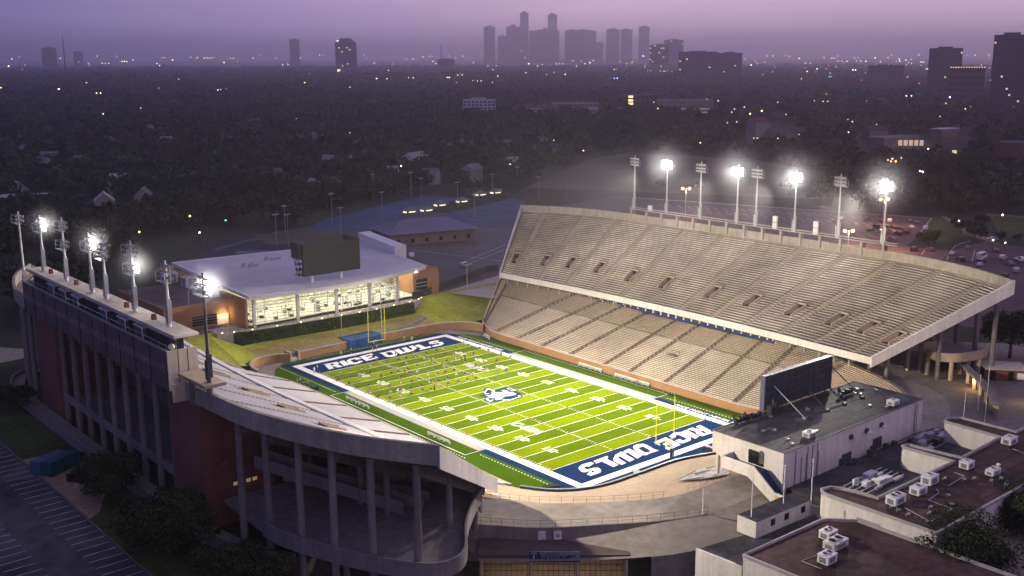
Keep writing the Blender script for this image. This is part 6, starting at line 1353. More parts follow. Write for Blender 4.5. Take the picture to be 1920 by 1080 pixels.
def flatb(px0, px1, ptop, d, lab, wm, rows=0, cols=0, lit=.1, nm='tower_block', cat='building', depth=None, roofm=None, seed=0, ledge=True, zb=ZG, side=True):
    "box building facing the viewer whose front spans px0..px1 with its roof line at ptop"
    a, b = Vector(GD(px0, ptop, d)), Vector(GD(px1, ptop, d)); zt_ = (a.z+b.z)/2; e_ = (b-a); e_.z = 0; L = e_.length; e_.normalize(); n = Vector((-e_.y, e_.x, 0)); dp = depth or L*.7
    t = thing(nm, lab, cat, ((a.x+b.x)/2, (a.y+b.y)/2, zb)); P = [a, b, b+n*dp, a+n*dp]
    m = MB(); m.prism([(p.x, p.y) for p in P], zb-.5, zt_); obj('walls', m, wm, t)
    if ledge: m = MB(); m.prism([(p.x, p.y) for p in ((a+e_*L*.25+n*dp*.25), (b-e_*L*.3+n*dp*.25), (b-e_*L*.3+n*dp*.7), (a+e_*L*.25+n*dp*.7))], zt_, zt_+max(2.5, (zt_-zb)*.03)); obj('roof_plant', m, roofm or wm, t)
    if rows:
        g = random.Random(seed); h = (zt_-zb-2)/rows; wd = L/cols; cnt = 0
        mD = MB()
        for r_ in range(rows):
            for c_ in range(cols):
                o_ = -n*.15; p = a+e_*(wd*(c_+.22)); z = zb+2+h*(r_+.25); q_ = p+e_*(wd*.56)
                if g.random() < lit and cnt < 40:
                    w_ = MB(); w_.quad((p.x+o_.x,p.y+o_.y,z),(q_.x+o_.x,q_.y+o_.y,z),(q_.x+o_.x,q_.y+o_.y,z+h*.5),(p.x+o_.x,p.y+o_.y,z+h*.5)); obj('lit_window', w_, WLIT, t); cnt += 1
                else: mD.quad((p.x+o_.x,p.y+o_.y,z),(q_.x+o_.x,q_.y+o_.y,z),(q_.x+o_.x,q_.y+o_.y,z+h*.5),(p.x+o_.x,p.y+o_.y,z+h*.5))
        ob_ = obj('dark_windows', mD, WDRK, t); ob_['kind'] = 'stuff'
    return t, a, b, n, zt_
TW = M('tower_grey', (.11,.10,.12), .7, (.02,.2)); TW2 = M('tower_pale', (.16,.15,.17), .7, (.02,.2)); TWD = M('tower_dark', (.05,.045,.055), .7, (.05,.2)); TWR = M('tower_red_brown', (.09,.055,.055), .8, (.05,.2))
D0 = 11000
for k, (x0, x1, yt, d, mt, lab) in enumerate(((907,928,50,D0*.93,TW,'slim dark slab at the left edge of the downtown skyline'),(933,951,68,D0,TW2,'short hazy tower beside the slim dark slab'),(949,975,50,D0,TW,'stepped downtown tower left of the tallest one'),(975,991,24,D0*1.04,TW2,'tallest downtown tower fading into the low cloud'),(992,1049,57,D0,TW,'broad downtown block below the pale tall tower'),(1027,1045,27,D0*1.08,TW2,'second tallest downtown tower, pale in the haze'),(1059,1087,57,D0*.97,TW,'wide flat topped tower right of the downtown gap'),(1086,1118,58,D0,TW,'downtown tower with a slanted top'),(1116,1131,80,D0,TW2,'low shoulder block beside the slanted tower'),(1137,1162,55,D0,TW,'left one of three matching flat towers'),(1164,1186,55,D0,TW,'middle one of three matching flat towers'),(1198,1218,50,D0*.97,TW,'right one of three flat towers, standing apart'),(1218,1255,84,5200,TWD,'mid height dark office block right of downtown with lit windows'),(1245,1282,75,6500,TW2,'pale wide office block with a bright roof sign'),(77,105,90,6500,TW,'square grey tower at the far left horizon'),(137,155,97,7500,TW2,'small pale tower right of the radio mast'),(542,561,74,7500,TW,'slim rounded tower alone on the left horizon'),(820,852,111,5000,TWD,'low block with a red lamp under the thin mast'))):
    t, a, b, n, zt_ = flatb(x0, x1, yt, d, lab, mt, 12 if k in (12,13) else 0, 9, .06, seed=k, ledge=k not in (7,))
    if k == 7:
        m = MB(); m.add([(a.x,a.y,zt_),(b.x,b.y,zt_),(b.x+n.x*60,b.y+n.y*60,zt_),(a.x+n.x*60,a.y+n.y*60,zt_),(a.x,a.y,zt_+20),(a.x+n.x*60,a.y+n.y*60,zt_+20)], [(0,1,4),(3,5,2),(0,4,5,3),(1,2,5,4)]); obj('slanted_top', m, mt, t)
    if k == 4: m = MB(); c_ = a.lerp(b,.6); m.box(c_.x-22,c_.x+22,c_.y+5,c_.y+40,zt_,zt_+22); obj('setback', m, mt, t)
    if k == 2: m = MB(); c_ = a.lerp(b,.62); m.box(c_.x-16,c_.x+16,c_.y+5,c_.y+40,zt_,zt_+20); obj('setback', m, mt, t)
def mast(px, ytop, ybot, d, lab): p = Vector(GD(px, ytop, d)); m = MB(); m.tube((p.x,p.y,7),(p.x,p.y,p.z),2.2,.9,5); o = obj('radio_mast', m, TWD); tag(o, lab, 'mast')
mast(117, 66, 128, 3900, 'thin radio mast between the two towers on the far left horizon'); mast(827, 84, 110, 4200, 'thin mast above the low block left of downtown')
t, a, b, n, zt_ = flatb(628, 668, 80, 4600, 'dark rounded top tower with a lit crown on the left horizon', TWD, 16, 8, .08, seed=31, ledge=False)
c_ = a.lerp(b,.5)+n*20
m = MB()
for k in range(6): r_ = (b-a).length*.5*(1-.12*k); m.box(c_.x-r_*.9,c_.x+r_*.9,c_.y-16,c_.y+16,zt_+k*3,zt_+k*3+3)
obj('rounded_crown', m, TWD, t); m = MB(); m.box(a.x+6,a.x+22,a.y-3,a.y-1,zt_+4,zt_+9); m.box(a.x+4,b.x-8,a.y-8,a.y-4,22,32); obj('crown_sign', m, EM('warm_sign', (1,.7,.4), 2.2), t)
flatb(1273,1347,97,3300,'broad dark block right of downtown, left half of a pair',TWD,14,12,.015,seed=32); flatb(1346.5,1392,99,3330,'broad dark block right of downtown, right half of a pair',TWD,14,9,.015,seed=33)
flatb(1628,1695,123,2900,'low dark office block with a few lit windows near the right horizon',TWD,5,12,.06,seed=34)
flatb(1743,1806,90,2100,'dark square tower near the right edge of the horizon',M('tower_square', (.06,.06,.075), .7, (.05,.2)),16,14,.004,seed=35)
t, a, b, n, zt_ = flatb(1780,1848,127,1750,'reddish block with a row of roof lamps below the square tower',TWR,6,12,.0,seed=36)
m = MB()
for k in range(14): p = a.lerp(b, (k+.5)/14); m.box(p.x-.5,p.x+.5,p.y-1.2,p.y-.3,zt_+.2,zt_+1.1)
obj('roof_lamps', m, EM('roof_lamp_orange', (1,.5,.25), 3), t)
flatb(1865,1935,65,1500,'tall dark tower at the right edge of the horizon',M('tower_edge', (.055,.055,.075), .7, (.05,.2)),26,12,.012,seed=37)
flatb(868,929,188,1300,'white concrete apartment block standing alone in the trees',M('white_concrete', (.40,.40,.45), .8, (.1,.15)),6,8,.0,depth=26,seed=38)
vw = M('villa_wall', (.40,.36,.36), .85, (.1,.2))
for k, (x0, x1, yt) in enumerate(((966,1022,203),(1020,1078,206),(1036,1086,192),(1086,1122,192))):
    t, a, b, n, zt_ = flatb(x0, x1, yt, 1380+k*12, 'pale villa with a dark tiled roof beyond the woods, %s of four' % ('leftmost','lowest, in front','tallest, in the middle','rightmost')[k], vw, 2, 10, .0, depth=14, seed=50+k, ledge=False, cat='house', nm='villa')
    m = MB(); e_ = (b-a).normalized(); m.add([(a-e_)[:2]+(zt_,), (b+e_)[:2]+(zt_,), (b+e_+n*15)[:2]+(zt_,), (a-e_+n*15)[:2]+(zt_,), (a.lerp(b,.12)+n*7)[:2]+(zt_+4,), (a.lerp(b,.88)+n*7)[:2]+(zt_+4,)], [(0,1,5,4),(2,3,4,5),(1,2,5),(3,0,4)]); obj('hip_roof', m, RRED, t)
t3, *_z = flatb(1166,1232,178,1500,'dark building with three stacked yellow windows',TWR,3,9,.0,seed=41,ledge=False)
p0 = [GD(1182, y, 1496) for y in (181,188,194)]
for k, p in enumerate(p0): m = MB(); m.box(p[0]-4.2,p[0]+4.2,p[1]-1,p[1],p[2]-1.6,p[2]+1.2); obj('lit_storey_window', m, EM('yellow_storey', (1,.78,.30), 1.5) if k == 0 else bpy.data.materials['yellow_storey'], t3)
t, a, b, n, zt_ = flatb(1232,1338,188,1350,'long parking garage with dim lit floors beyond the practice field',M('garage_conc', (.20,.18,.18), .9, (.1,.2)),0,0,seed=42,ledge=False,depth=30)
m = MB()
for r_ in range(3): z = 10.5+r_*4.0; o_ = -n*.3; m.quad((a.x+o_.x,a.y+o_.y,z),(b.x+o_.x,b.y+o_.y,z),(b.x+o_.x,b.y+o_.y,z+1.5),(a.x+o_.x,a.y+o_.y,z+1.5))
obj('lit_decks', m, EM('garage_glow', (.9,.75,.55), .16), t)
def camp(px, py, rz, L, Wd, h, rh, lab, wm=CAMP, rm=RDK, lit=0, fl=False): p = G(px, py, ZG); return gable(p[0], p[1], rz, L, Wd, h, rh, wm, rm, lab, 'building', None, lit, ZG, 'campus_building', fl)
AX = YAW
CB = {}
CB['arch'] = camp(1420,258,-.2,17,14,15,4,'tall campus building with three dark arches and an orange lamp',M('campus_stone',(.26,.22,.21),.9,(.1,.2)),RRED)
camp(1480,262,-.2,48,14,7,4,'long low campus building right of the arched one',CAMP,RDK,0)
CB['band'] = camp(1672,285,-.15,42,18,12,1,'long campus building with a pale flat roof and a lit window band',CAMP,RGR,0,True)
CB['gab'] = camp(1780,310,-.75,18,26,10,6,'gabled brick campus building with one bright window',CAMP,RDK)
camp(1770,262,-.1,26,12,10,1,'low building with a glassy pale roof behind the gabled one',CAMP,M('glass_roof',(.45,.45,.52),.5),0,True)
camp(1590,232,-.35,22,10,8,1,'building with a bright slanting roof in the campus trees',CAMP,M('pink_roof',(.55,.47,.48),.7),0,True)
camp(1547,214,-.1,50,10,8,1,'long flat pale roofed building far across the campus',CAMP,RGR,0,True); camp(1690,235,-.1,34,8,7,1,'pair of thin white roofs across the campus',CAMP,bpy.data.materials['glass_roof'],0,True); camp(1640,262,-.4,20,12,9,4,'small gabled building left of the lit campus building',CAMP,RDK)
camp(1905,325,-.2,20,22,20,1,'dim red brick building at the right edge beyond the parking',M('dim_red',(.12,.06,.06),.9,(.2,.2)),RDK,0,True)
camp(1660,200,0,85,20,12,1,'long greenish low building across the far campus',M('green_glass',(.035,.06,.055),.6,(.1,.2)),RDK,0,True)
def litpanel(t, px0, px1, py0, py1, d, st, col=(1,.78,.42)):
    a, b = Vector(GD(px0, py1, d)), Vector(GD(px1, py0, d)); m = MB(); n = Vector((a.y-b.y,b.x-a.x,0)).normalized()
    if n.dot(Vector((.65,.76,0))) > 0: n = -n
    m.bar((a.x,a.y,(a.z+b.z)/2), (b.x,b.y,(a.z+b.z)/2), .3, abs(b.z-a.z))
    o = bpy.data.objects.new('lit_window', mesh_of('lit_window', m, EM('panel_light', col, st))); COL.objects.link(o); o.parent = t
    o.matrix_parent_inverse = (Matrix.Translation(t.location) @ Matrix.Rotation(t.rotation_euler.z, 4, 'Z')).inverted()
for i in range(5): litpanel(CB['band'],1684+i*10,1692+i*10,263,273,math.hypot(CB['band'].location.x-CL[0],CB['band'].location.y-CL[1])-11,.45,(1,.78,.5))
dg = math.hypot(CB['gab'].location.x-CL[0],CB['gab'].location.y-CL[1])-17
litpanel(CB['gab'],1783,1794,282,295,dg,.9,(1,.86,.5)); litpanel(CB['band'],1697,1722,292,299,dg+20,1.2,(.8,.9,.15))
for k in range(3): litpanel(CB['arch'],1438+k*6,1443+k*6,266,274,math.hypot(CB['arch'].location.x-CL[0],CB['arch'].location.y-CL[1])-12,.5,(1,.55,.3))
def hip(px, py, d, L, Wd, h, rh, rz, lab, wm, rm, cat='building'):
    p = G(px, py, ZG); t = thing('hip_roof_building', lab, cat, p); t.rotation_euler = (0,0,rz)
    m = MB(); m.box(-L/2,L/2,-Wd/2,Wd/2,-.2,h); o = bpy.data.objects.new('walls', mesh_of('walls', m, wm)); COL.objects.link(o); o.parent = t
    m = MB(); e_ = 1.6; i_ = Wd*.42; m.add([(-L/2-e_,-Wd/2-e_,h),(L/2+e_,-Wd/2-e_,h),(L/2+e_,Wd/2+e_,h),(-L/2-e_,Wd/2+e_,h),(-L/2+i_,0,h+rh),(L/2-i_,0,h+rh)], [(0,1,5,4),(2,3,4,5),(1,2,5),(3,0,4),(3,2,1,0)]); o = bpy.data.objects.new('hip_roof', mesh_of('hip_roof', m, rm)); COL.objects.link(o); o.parent = t
    for k in range(6): x = -L/2+L*(k+.5)/6; m = MB(); m.box(x-.7,x+.7,-Wd/2-.08,-Wd/2-.01,1,2.6); o = bpy.data.objects.new('window', mesh_of('window', m, WDRK)); COL.objects.link(o); o.parent = t
    m = MB()
    for y in (-3, 0, 2.5): m.box(L/2+.02,L/2+.1,y-.3,y+.3,3.2,3.7)
    o = bpy.data.objects.new('wall_lamps', mesh_of('wall_lamps', m, EM('wall_lamp_amber', (1,.75,.35), 2.5))); COL.objects.link(o); o.parent = t; return t
hip(795,449,0,38,21,5.0,4.2,-.22,'low brick field building with a blue grey hipped roof by the tennis courts',M('tan_brick',(.24,.17,.13),.9,(.3,.2)),M('slate_blue_roof',(.17,.17,.24),.7,(.1,.15)))
def boxb(px, py, L, Wd, h, rz, lab, wm, rm, nm='flat_building'): p = G(px, py, ZG); return gable(p[0], p[1], rz, L, Wd, h, 1, wm, rm, lab, 'building', None, 0, ZG, nm, True)
boxb(216,416,19,13,6.5,-.1,'white box shaped building in the dark trees beyond the west stand',M('lilac_white',(.42,.40,.45),.8,(.2,.12)),RDK); boxb(170,420,24,14,4.2,-.1,'low building with a lilac white flat roof beside the white box',M('lilac_white2',(.30,.28,.32),.8),M('lilac_roof2',(.36,.34,.40),.7,(.1,.1)))
boxb(60,392,30,12,7,-.35,'long low building with a pale roof edge at the left',RGR,M('pale_edge',(.38,.37,.42),.7)); boxb(95,402,22,14,5,-.3,'dim grey low building behind the farthest floodlight',RGR,RDK)
x, y, _ = G(778,318,ZG); gable(x, y, .4, 20, 9, 9, 3, M('mansion_white',(.55,.55,.62),.8), RWH, 'white mansion with dark windows in the woods above the tennis courts', 'house', None, 0, ZG, 'house'); x, y, _ = G(862,293,ZG); gable(x, y, -.15, 34, 10, 5, 3, RWH, bpy.data.materials['bright_roof'], 'long low house with a bright white roof above the tennis courts', 'house')
# tennis lamp shelters
SH = M('shelter_frame', (.16,.17,.19), .6); SHL = EM('shelter_lamp', (1,.95,.5), 1.6)
for k, (px, py) in enumerate(((768,406),(800,403),(825,393),(866,386),(901,373),(929,369),(945,361))):
    x, y, _ = G(px, py, ZG); t = thing('court_shelter', 'lit shelter between the tennis courts, %s from the near end' % ('first','second','third','fourth','fifth','sixth','seventh')[k], 'shelter', (x,y,ZG), 'lit shelters of the tennis courts'); m = MB()
    for a_, b_ in ((-3,-2),(3,-2),(3,2),(-3,2)): m.tube((x+a_,y+b_,ZG),(x+a_,y+b_,ZG+3),.12,n=5)
    m.add([(x-4,y-3,ZG+3),(x+4,y-3,ZG+3),(x+4,y+3,ZG+3),(x-4,y+3,ZG+3),(x,y,ZG+5)], [(0,1,4),(1,2,4),(2,3,4),(3,0,4)]); obj('canopy', m, SH, t); m = MB(); m.box(x-1.8,x+1.8,y-2.4,y-2.1,ZG+2.3,ZG+2.7); m.box(x-2.6,x-2.3,y-1,y+1.6,ZG+2.0,ZG+2.7); obj('lamp', m, SHL, t)
# court lamp poles
for k, (px, py, h) in enumerate(((623,420,14),(717,412,13),(700,372,13),(771,372,14),(790,377,12),(858,390,13),(923,368,12),(970,352,12),(1010,374,12),(1062,378,11),(535,438,12),(541,462,13),(519,462,13),(640,442,12),(890,408,11))):
    x, y, _ = G(px, py, ZG); m = MB(); m.tube((x,y,ZG),(x,y,ZG+h),.16,.1,6); m.box(x-1.4,x+1.4,y-.2,y+.2,ZG+h,ZG+h+.4); o = obj('court_lamp_pole', m, STEEL); tag(o, 'unlit grey lamp pole with a wide head by the tennis courts and track', 'lamp post', 'unlit lamp poles by the courts')
# ------------------------------------------------------------------ city lights
def lmesh(col, st):
    m = MB(); m.ball((0,0,0), 1.0, 8, 5, 1); m.tube((0,0,-16),(0,0,-.8),.25,.18,4,0); return mesh_of('street_light', m, [DARK, EM('city_light', col, st)])
LC = {'w': lmesh((1,.93,.82), 7), 'o': lmesh((1,.62,.22), 6.5), 'y': lmesh((1,.85,.35), 6), 'r': lmesh((1,.12,.10), 5), 'g': lmesh((.15,1,.55), 4), 'b': lmesh((.35,.45,1), 6)}
NMC = {'w': 'white', 'o': 'orange', 'y': 'yellow', 'r': 'red', 'g': 'green', 'b': 'blue'}
def clight(px, py, c_='w', k=1.0):
    if py < 132: p = GD(px, py, 7000*(1-(py-100)/90))
    else: p = G(px, py, 24 if py < 330 else 17)
    d = math.hypot(p[0]-CL[0], p[1]-CL[1]); o = bpy.data.objects.new('street_light', LC[c_]); COL.objects.link(o); r_ = max(.3, d*.00034)*k; o.location = p; o.scale = (r_, r_, max(r_, (p[2]-ZG)/16.5) if False else r_)
    tag(o, 'distant %s street light glowing among the dark trees' % NMC[c_], 'street light', '%s lights of the city' % NMC[c_])
zl = lambda ox, L: [(ox+x/3, y/3, c_, k) for x, y, c_, k in L]
PTS = zl(0, [(66,332,'o',1),(48,372,'o',1.6),(12,397,'y',1.2),(340,328,'y',1),(546,316,'o',1),(498,357,'o',1),(655,316,'w',.8),(685,346,'y',1.2),(700,346,'y',1.2),(714,346,'y',1.2),(748,337,'w',.8),(575,356,'w',.8),(593,356,'w',.8),(612,356,'w',.8),(910,325,'o',1),(927,324,'o',1),(970,337,'w',1.2),(882,357,'w',1),(897,369,'w',1),(1073,322,'w',.8),(1110,325,'w',1),(1205,324,'o',1),(1150,326,'y',1.2),(1168,326,'y',1.2),(1186,326,'y',1.2),(1260,351,'w',1),(1297,327,'o',.9),(1312,327,'w',.8),(1336,344,'w',.8),(1423,327,'w',.8),(1466,310,'w',.7),(1551,327,'o',1),(1690,326,'w',.8),(1710,313,'w',.7),(1797,310,'w',.8),(1819,310,'o',.9),(1412,407,'w',.9),(1253,402,'w',.9),(1793,402,'b',1.1),(1858,404,'w',.9),(1714,465,'o',1.3),(855,488,'y',1.2),(893,495,'w',1),(330,501,'y',1.7),(543,524,'y',1.3),(566,524,'w',1.3),(5,493,'o',1.3),(486,466,'w',1),(1005,446,'w',1.2),(1272,499,'r',1),(1242,503,'b',1),(1225,506,'w',1),(580,640,'w',1),(1590,365,'w',.9),(1620,363,'w',.9)]) \
    + zl(640, [(130,310,'o',.9),(143,330,'w',.8),(232,324,'w',.9),(185,355,'w',.8),(364,334,'w',.8),(405,331,'w',.8),(460,320,'y',1),(492,318,'y',1),(511,316,'o',.9),(515,346,'w',1),(531,357,'w',1),(563,347,'r',1),(605,313,'y',.9),(643,326,'y',.9),(683,316,'w',.8),(742,352,'w',.8),(825,371,'w',.8),(871,369,'w',.8),(1034,327,'w',1),(1054,358,'w',1.2),(1104,371,'w',.9),(1130,363,'w',.9),(1210,358,'w',1),(1228,358,'w',1),(1246,358,'w',1),(1370,358,'w',1.2),(1398,352,'w',1.2),(1417,340,'w',1),(1323,371,'w',.8),(1229,266,'y',.8),(1012,287,'w',.7),(1534,390,'w',1),(1548,390,'w',1),(1605,357,'o',1.2),(1635,351,'o',1.2),(1698,315,'w',1.3),(1690,400,'y',1),(1705,400,'y',1),(1722,400,'y',1),(1738,400,'y',1),(1795,400,'y',1),(1815,400,'y',1),(1832,400,'y',1),(1860,405,'y',1),(1880,405,'y',1),(1895,405,'y',1),(1535,440,'b',1.2),(1552,440,'b',1.4),(1568,440,'b',1.2),(1154,419,'w',1),(1259,418,'w',1.1),(1038,409,'w',.9),(880,427,'w',.9),(850,464,'w',.9),(596,436,'o',1.3),(607,436,'o',1.3),(655,422,'o',1),(680,421,'o',1),(580,411,'w',.9),(715,455,'y',1),(740,455,'y',1),(765,455,'y',1),(786,455,'y',1),(198,442,'w',1.3),(256,443,'w',1),(378,437,'w',.9),(404,437,'w',.9),(157,417,'w',.9),(48,490,'b',1.2),(1757,575,'y',1),(1801,565,'y',1),(1780,610,'y',1.4),(1194,789,'o',1.2),(1362,847,'y',1.2),(950,924,'w',1),(336,934,'w',1.2),(48,747,'w',.8),(240,405,'w',1.2),(264,396,'w',1.2)]) \
    + zl(1280, [(350,332,'y',1.1),(382,312,'w',.8),(408,342,'r',1.5),(385,366,'w',1.2),(420,357,'w',.9),(462,348,'w',.9),(475,314,'o',1),(507,315,'w',.8),(655,329,'y',1.4),(600,316,'w',.8),(690,355,'w',.8),(718,354,'w',.8),(795,324,'y',1),(838,328,'w',.9),(852,328,'w',.9),(820,368,'r',1),(895,344,'w',.8),(925,345,'w',.9),(966,325,'y',1.1),(978,342,'w',.9),(1002,344,'w',.9),(1030,345,'w',.9),(1083,325,'y',1.3),(1112,347,'w',.9),(1155,324,'w',.8),(1218,332,'w',1),(1222,344,'w',1),(1255,338,'w',1),(1285,334,'w',.9),(1328,309,'w',.9),(1340,349,'w',.9),(1353,349,'w',.9),(1602,312,'w',.8),(1645,311,'y',1.1),(1723,309,'w',.8),(1747,355,'w',.9),(440,403,'w',1),(505,405,'w',1),(518,408,'g',1),(540,404,'w',1.1),(566,405,'w',1),(594,407,'w',.9),(615,421,'o',1.1),(685,402,'y',1.3),(700,402,'y',1.3),(714,402,'y',1.2),(750,407,'w',1.2),(760,404,'w',1.2),(774,408,'w',1),(756,387,'w',1),(825,431,'g',1.1),(836,431,'b',1),(668,443,'o',1),(957,393,'w',1.4),(972,393,'w',1.4),(1007,451,'r',1.2),(1097,432,'y',.9),(1143,437,'o',1),(1265,433,'r',1.3),(1329,468,'r',1.2),(1427,430,'y',1.2),(1597,372,'r',1.3),(1370,387,'w',1),(1380,387,'w',1),(1733,451,'w',.9),(1630,486,'w',.9),(1258,539,'w',1.2),(1287,539,'w',1.2),(1503,547,'b',2.2),(1590,612,'y',1.1),(1481,581,'o',1),(1448,655,'y',1),(535,575,'o',1),(741,567,'o',1),(790,570,'y',1),(816,570,'y',1),(200,567,'w',1),(380,640,'o',1.8),(445,624,'o',2.0),(276,631,'y',1.1),(292,614,'w',1),(347,603,'w',1),(581,644,'y',.9),(252,690,'o',1.1),(305,686,'w',.9),(955,684,'y',1.2),(933,743,'y',1.4),(1090,700,'w',.8),(655,756,'y',.9),(535,778,'w',.9),(400,777,'w',.9),(420,777,'w',.9),(99,803,'o',1.3),(1381,837,'y',1.5),(1180,893,'o',1.3),(1198,908,'o',1.5),(1172,908,'o',1.2),(1335,962,'w',1.2),(1350,966,'w',1.3)]) \
    + [(356,405,'o',1.3),(374,436,'w',1.1),(261,435,'y',1.2),(423,413,'g',1.0),(1880,403,'y',1.4),(1798,414,'w',1.0),(1862,450,'w',1),(1885,455,'w',.9),(1665,300,'o',1),(1690,296,'o',1)]
for p in PTS: clight(*p)
rl_ = random.Random(77)
for _ in range(70): clight(rl_.uniform(0,1920) if rl_.random() < .45 else rl_.uniform(1150,1900), rl_.uniform(103,140) if rl_.random() < .8 else rl_.uniform(140,230), rl_.choice('wwwwwyyo'), rl_.uniform(.5,.8))
# parking lot lamps with a visible orange glow
for k, (px, py, d) in enumerate(((1285,353,0),(1655,373,0),(1590,432,0))):
    g_ = G(px, py+(52 if k < 2 else 30), ZG); z = GX(px, py, g_[0])[2]; t = thing('parking_lamp', 'orange twin headed parking lot lamp, %s' % ('behind the middle of the deck','behind the southernmost lit floodlight','low beside the loudspeakers')[k], 'lamp post', g_); m = MB(); m.tube((g_[0],g_[1],ZG),(g_[0],g_[1],z),.16,.1,6); m.bar((g_[0]-1.4,g_[1]+1,z),(g_[0]+1.4,g_[1]-1,z),.12,.12); obj('pole', m, STEEL, t)
    for s_ in (-1,1): m = MB(); m.ball((g_[0]+s_*1.4,g_[1]-s_,z-.1),.62,8,5); obj('lamp_head', m, EM('sodium_lamp', (1,.55,.18), 9) if 'sodium_lamp' not in bpy.data.materials else bpy.data.materials['sodium_lamp'], t)
    L = bpy.data.lights.new('sodium_light','POINT'); L.energy = 16000 if k else 9000; L.color = (1,.50,.28); L.shadow_soft_size = .6; o = bpy.data.objects.new('sodium_light', L); COL.objects.link(o); o.parent = t; o.location = (0,0,z-ZG-1.2)
L = bpy.data.lights.new('sodium_light','POINT'); L.energy = 14000; L.color = (1,.50,.30); L.shadow_soft_size = .6; o = bpy.data.objects.new('sodium_light', L); COL.objects.link(o); p = G(1680,425,17); o.location = p
# ------------------------------------------------------------------ people
SKIN = M('skin', (.42,.26,.18), .6); HAIR = M('dark_hair', (.012,.010,.010), .8)
CLO = {'white': M('white_shirt', (.62,.60,.58), .85), 'grey': M('grey_shirt', (.30,.31,.34), .85), 'navy': M('navy_shirt', (.02,.03,.07), .85), 'black': M('black_cloth', (.012,.012,.014), .85), 'red': M('red_shirt', (.42,.09,.06), .85), 'blue': M('light_blue_shirt', (.10,.32,.50), .85)}
def body(name, J, E, Rd, paint):
    "skin-modifier figure: joints J, edges E, radii Rd, paint(co)->material slot"
    me = bpy.data.meshes.new(name); me.from_pydata([J[k] for k in J], [(list(J).index(a), list(J).index(b)) for a, b in E], [])
    o = bpy.data.objects.new('tmp', me); COL.objects.link(o); sk = o.modifiers.new('s','SKIN'); ks = list(J)
    for i, k in enumerate(ks): v = me.skin_vertices[0].data[i]; v.radius = (Rd[k], Rd[k]); v.use_root = (k == 'pel')
    sb_ = o.modifiers.new('u','SUBSURF'); sb_.levels = 1; sb_.render_levels = 1
    out = bpy.data.meshes.new_from_object(o.evaluated_get(bpy.context.evaluated_depsgraph_get())); bpy.data.objects.remove(o); out.name = name
    KS = [(Vector(J[a]), Vector(J[b]), paint.get(b, 0)) for a, b in E]
    for p in out.polygons:
        c_ = p.center; best = None
        for a, b, s_ in KS:
            ab = b-a; t = max(0, min(1, (c_-a).dot(ab)/max(ab.length_squared, 1e-9))); d = (c_-(a+ab*t)).length
            if best is None or d < best[0]: best = (d, s_)
        p.material_index = best[1]
    return out
ED = [('pel','chest'),('chest','neck'),('neck','head'),('head','crown'),('chest','shL'),('shL','elL'),('elL','haL'),('haL','fiL'),('chest','shR'),('shR','elR'),('elR','haR'),('haR','fiR'),('pel','hiL'),('hiL','knL'),('knL','anL'),('anL','toL'),('pel','hiR'),('hiR','knR'),('knR','anR'),('anR','toR')]
RD = dict(pel=.15,chest=.17,neck=.065,head=.10,crown=.07,shL=.085,elL=.055,haL=.045,fiL=.03,hiL=.11,knL=.075,anL=.05,toL=.045); RD.update({k[:-1]+'R': v for k, v in list(RD.items()) if k.endswith('L')})
PAINT = dict(chest=1,neck=0,head=0,crown=3,shL=1,elL=1,haL=0,fiL=0,hiL=2,knL=2,anL=0,toL=3); PAINT.update({k[:-1]+'R': v for k, v in list(PAINT.items()) if k.endswith('L')})
POSE = {
 'stand': dict(pel=(0,0,.98),chest=(0,.02,1.36),neck=(0,.02,1.52),head=(0,.05,1.64),crown=(0,.03,1.76),shL=(-.2,.0,1.42),elL=(-.28,-.03,1.14),haL=(-.27,.10,.90),fiL=(-.26,.14,.80),shR=(.2,.0,1.42),elR=(.28,-.03,1.14),haR=(.27,.10,.90),fiR=(.26,.14,.80),hiL=(-.1,0,.92),knL=(-.12,.03,.50),anL=(-.13,-.02,.08),toL=(-.15,.15,.04),hiR=(.1,0,.92),knR=(.13,.03,.50),anR=(.15,-.02,.08),toR=(.18,.15,.04)),
 'kneel': dict(pel=(0,-.25,.48),chest=(0,.12,.62),neck=(0,.27,.62),head=(0,.38,.58),crown=(0,.47,.52),shL=(-.2,.16,.62),elL=(-.26,.34,.36),haL=(-.24,.52,.08),fiL=(-.24,.60,.04),shR=(.2,.16,.62),elR=(.26,.34,.36),haR=(.24,.52,.08),fiR=(.24,.60,.04),hiL=(-.12,-.25,.44),knL=(-.17,.08,.10),anL=(-.15,-.36,.08),toL=(-.15,-.50,.04),hiR=(.12,-.25,.44),knR=(.17,.08,.10),anR=(.15,-.36,.08),toR=(.15,-.50,.04)),
 'sit': dict(pel=(0,-.1,.14),chest=(0,.12,.50),neck=(0,.24,.64),head=(0,.34,.70),crown=(0,.40,.78),shL=(-.2,.16,.56),elL=(-.27,.38,.42),haL=(-.25,.62,.25),fiL=(-.22,.72,.18),shR=(.2,.16,.56),elR=(.27,.36,.40),haR=(.3,.60,.22),fiR=(.3,.70,.16),hiL=(-.1,-.08,.12),knL=(-.22,.40,.16),anL=(-.26,.84,.08),toL=(-.27,.92,.18),hiR=(.1,-.08,.12),knR=(.36,.22,.14),anR=(.14,.42,.07),toR=(.06,.52,.06)),
 'bend': dict(pel=(0,-.1,.86),chest=(0,.28,.94),neck=(0,.42,.86),head=(0,.50,.76),crown=(0,.54,.65),shL=(-.2,.32,.90),elL=(-.24,.40,.60),haL=(-.2,.46,.32),fiL=(-.19,.48,.22),shR=(.2,.32,.90),elR=(.24,.40,.60),haR=(.2,.46,.32),fiR=(.19,.48,.22),hiL=(-.1,-.1,.82),knL=(-.2,-.02,.46),anL=(-.28,-.08,.08),toL=(-.3,.1,.04),hiR=(.1,-.1,.82),knR=(.2,-.02,.46),anR=(.28,-.08,.08),toR=(.3,.1,.04))}
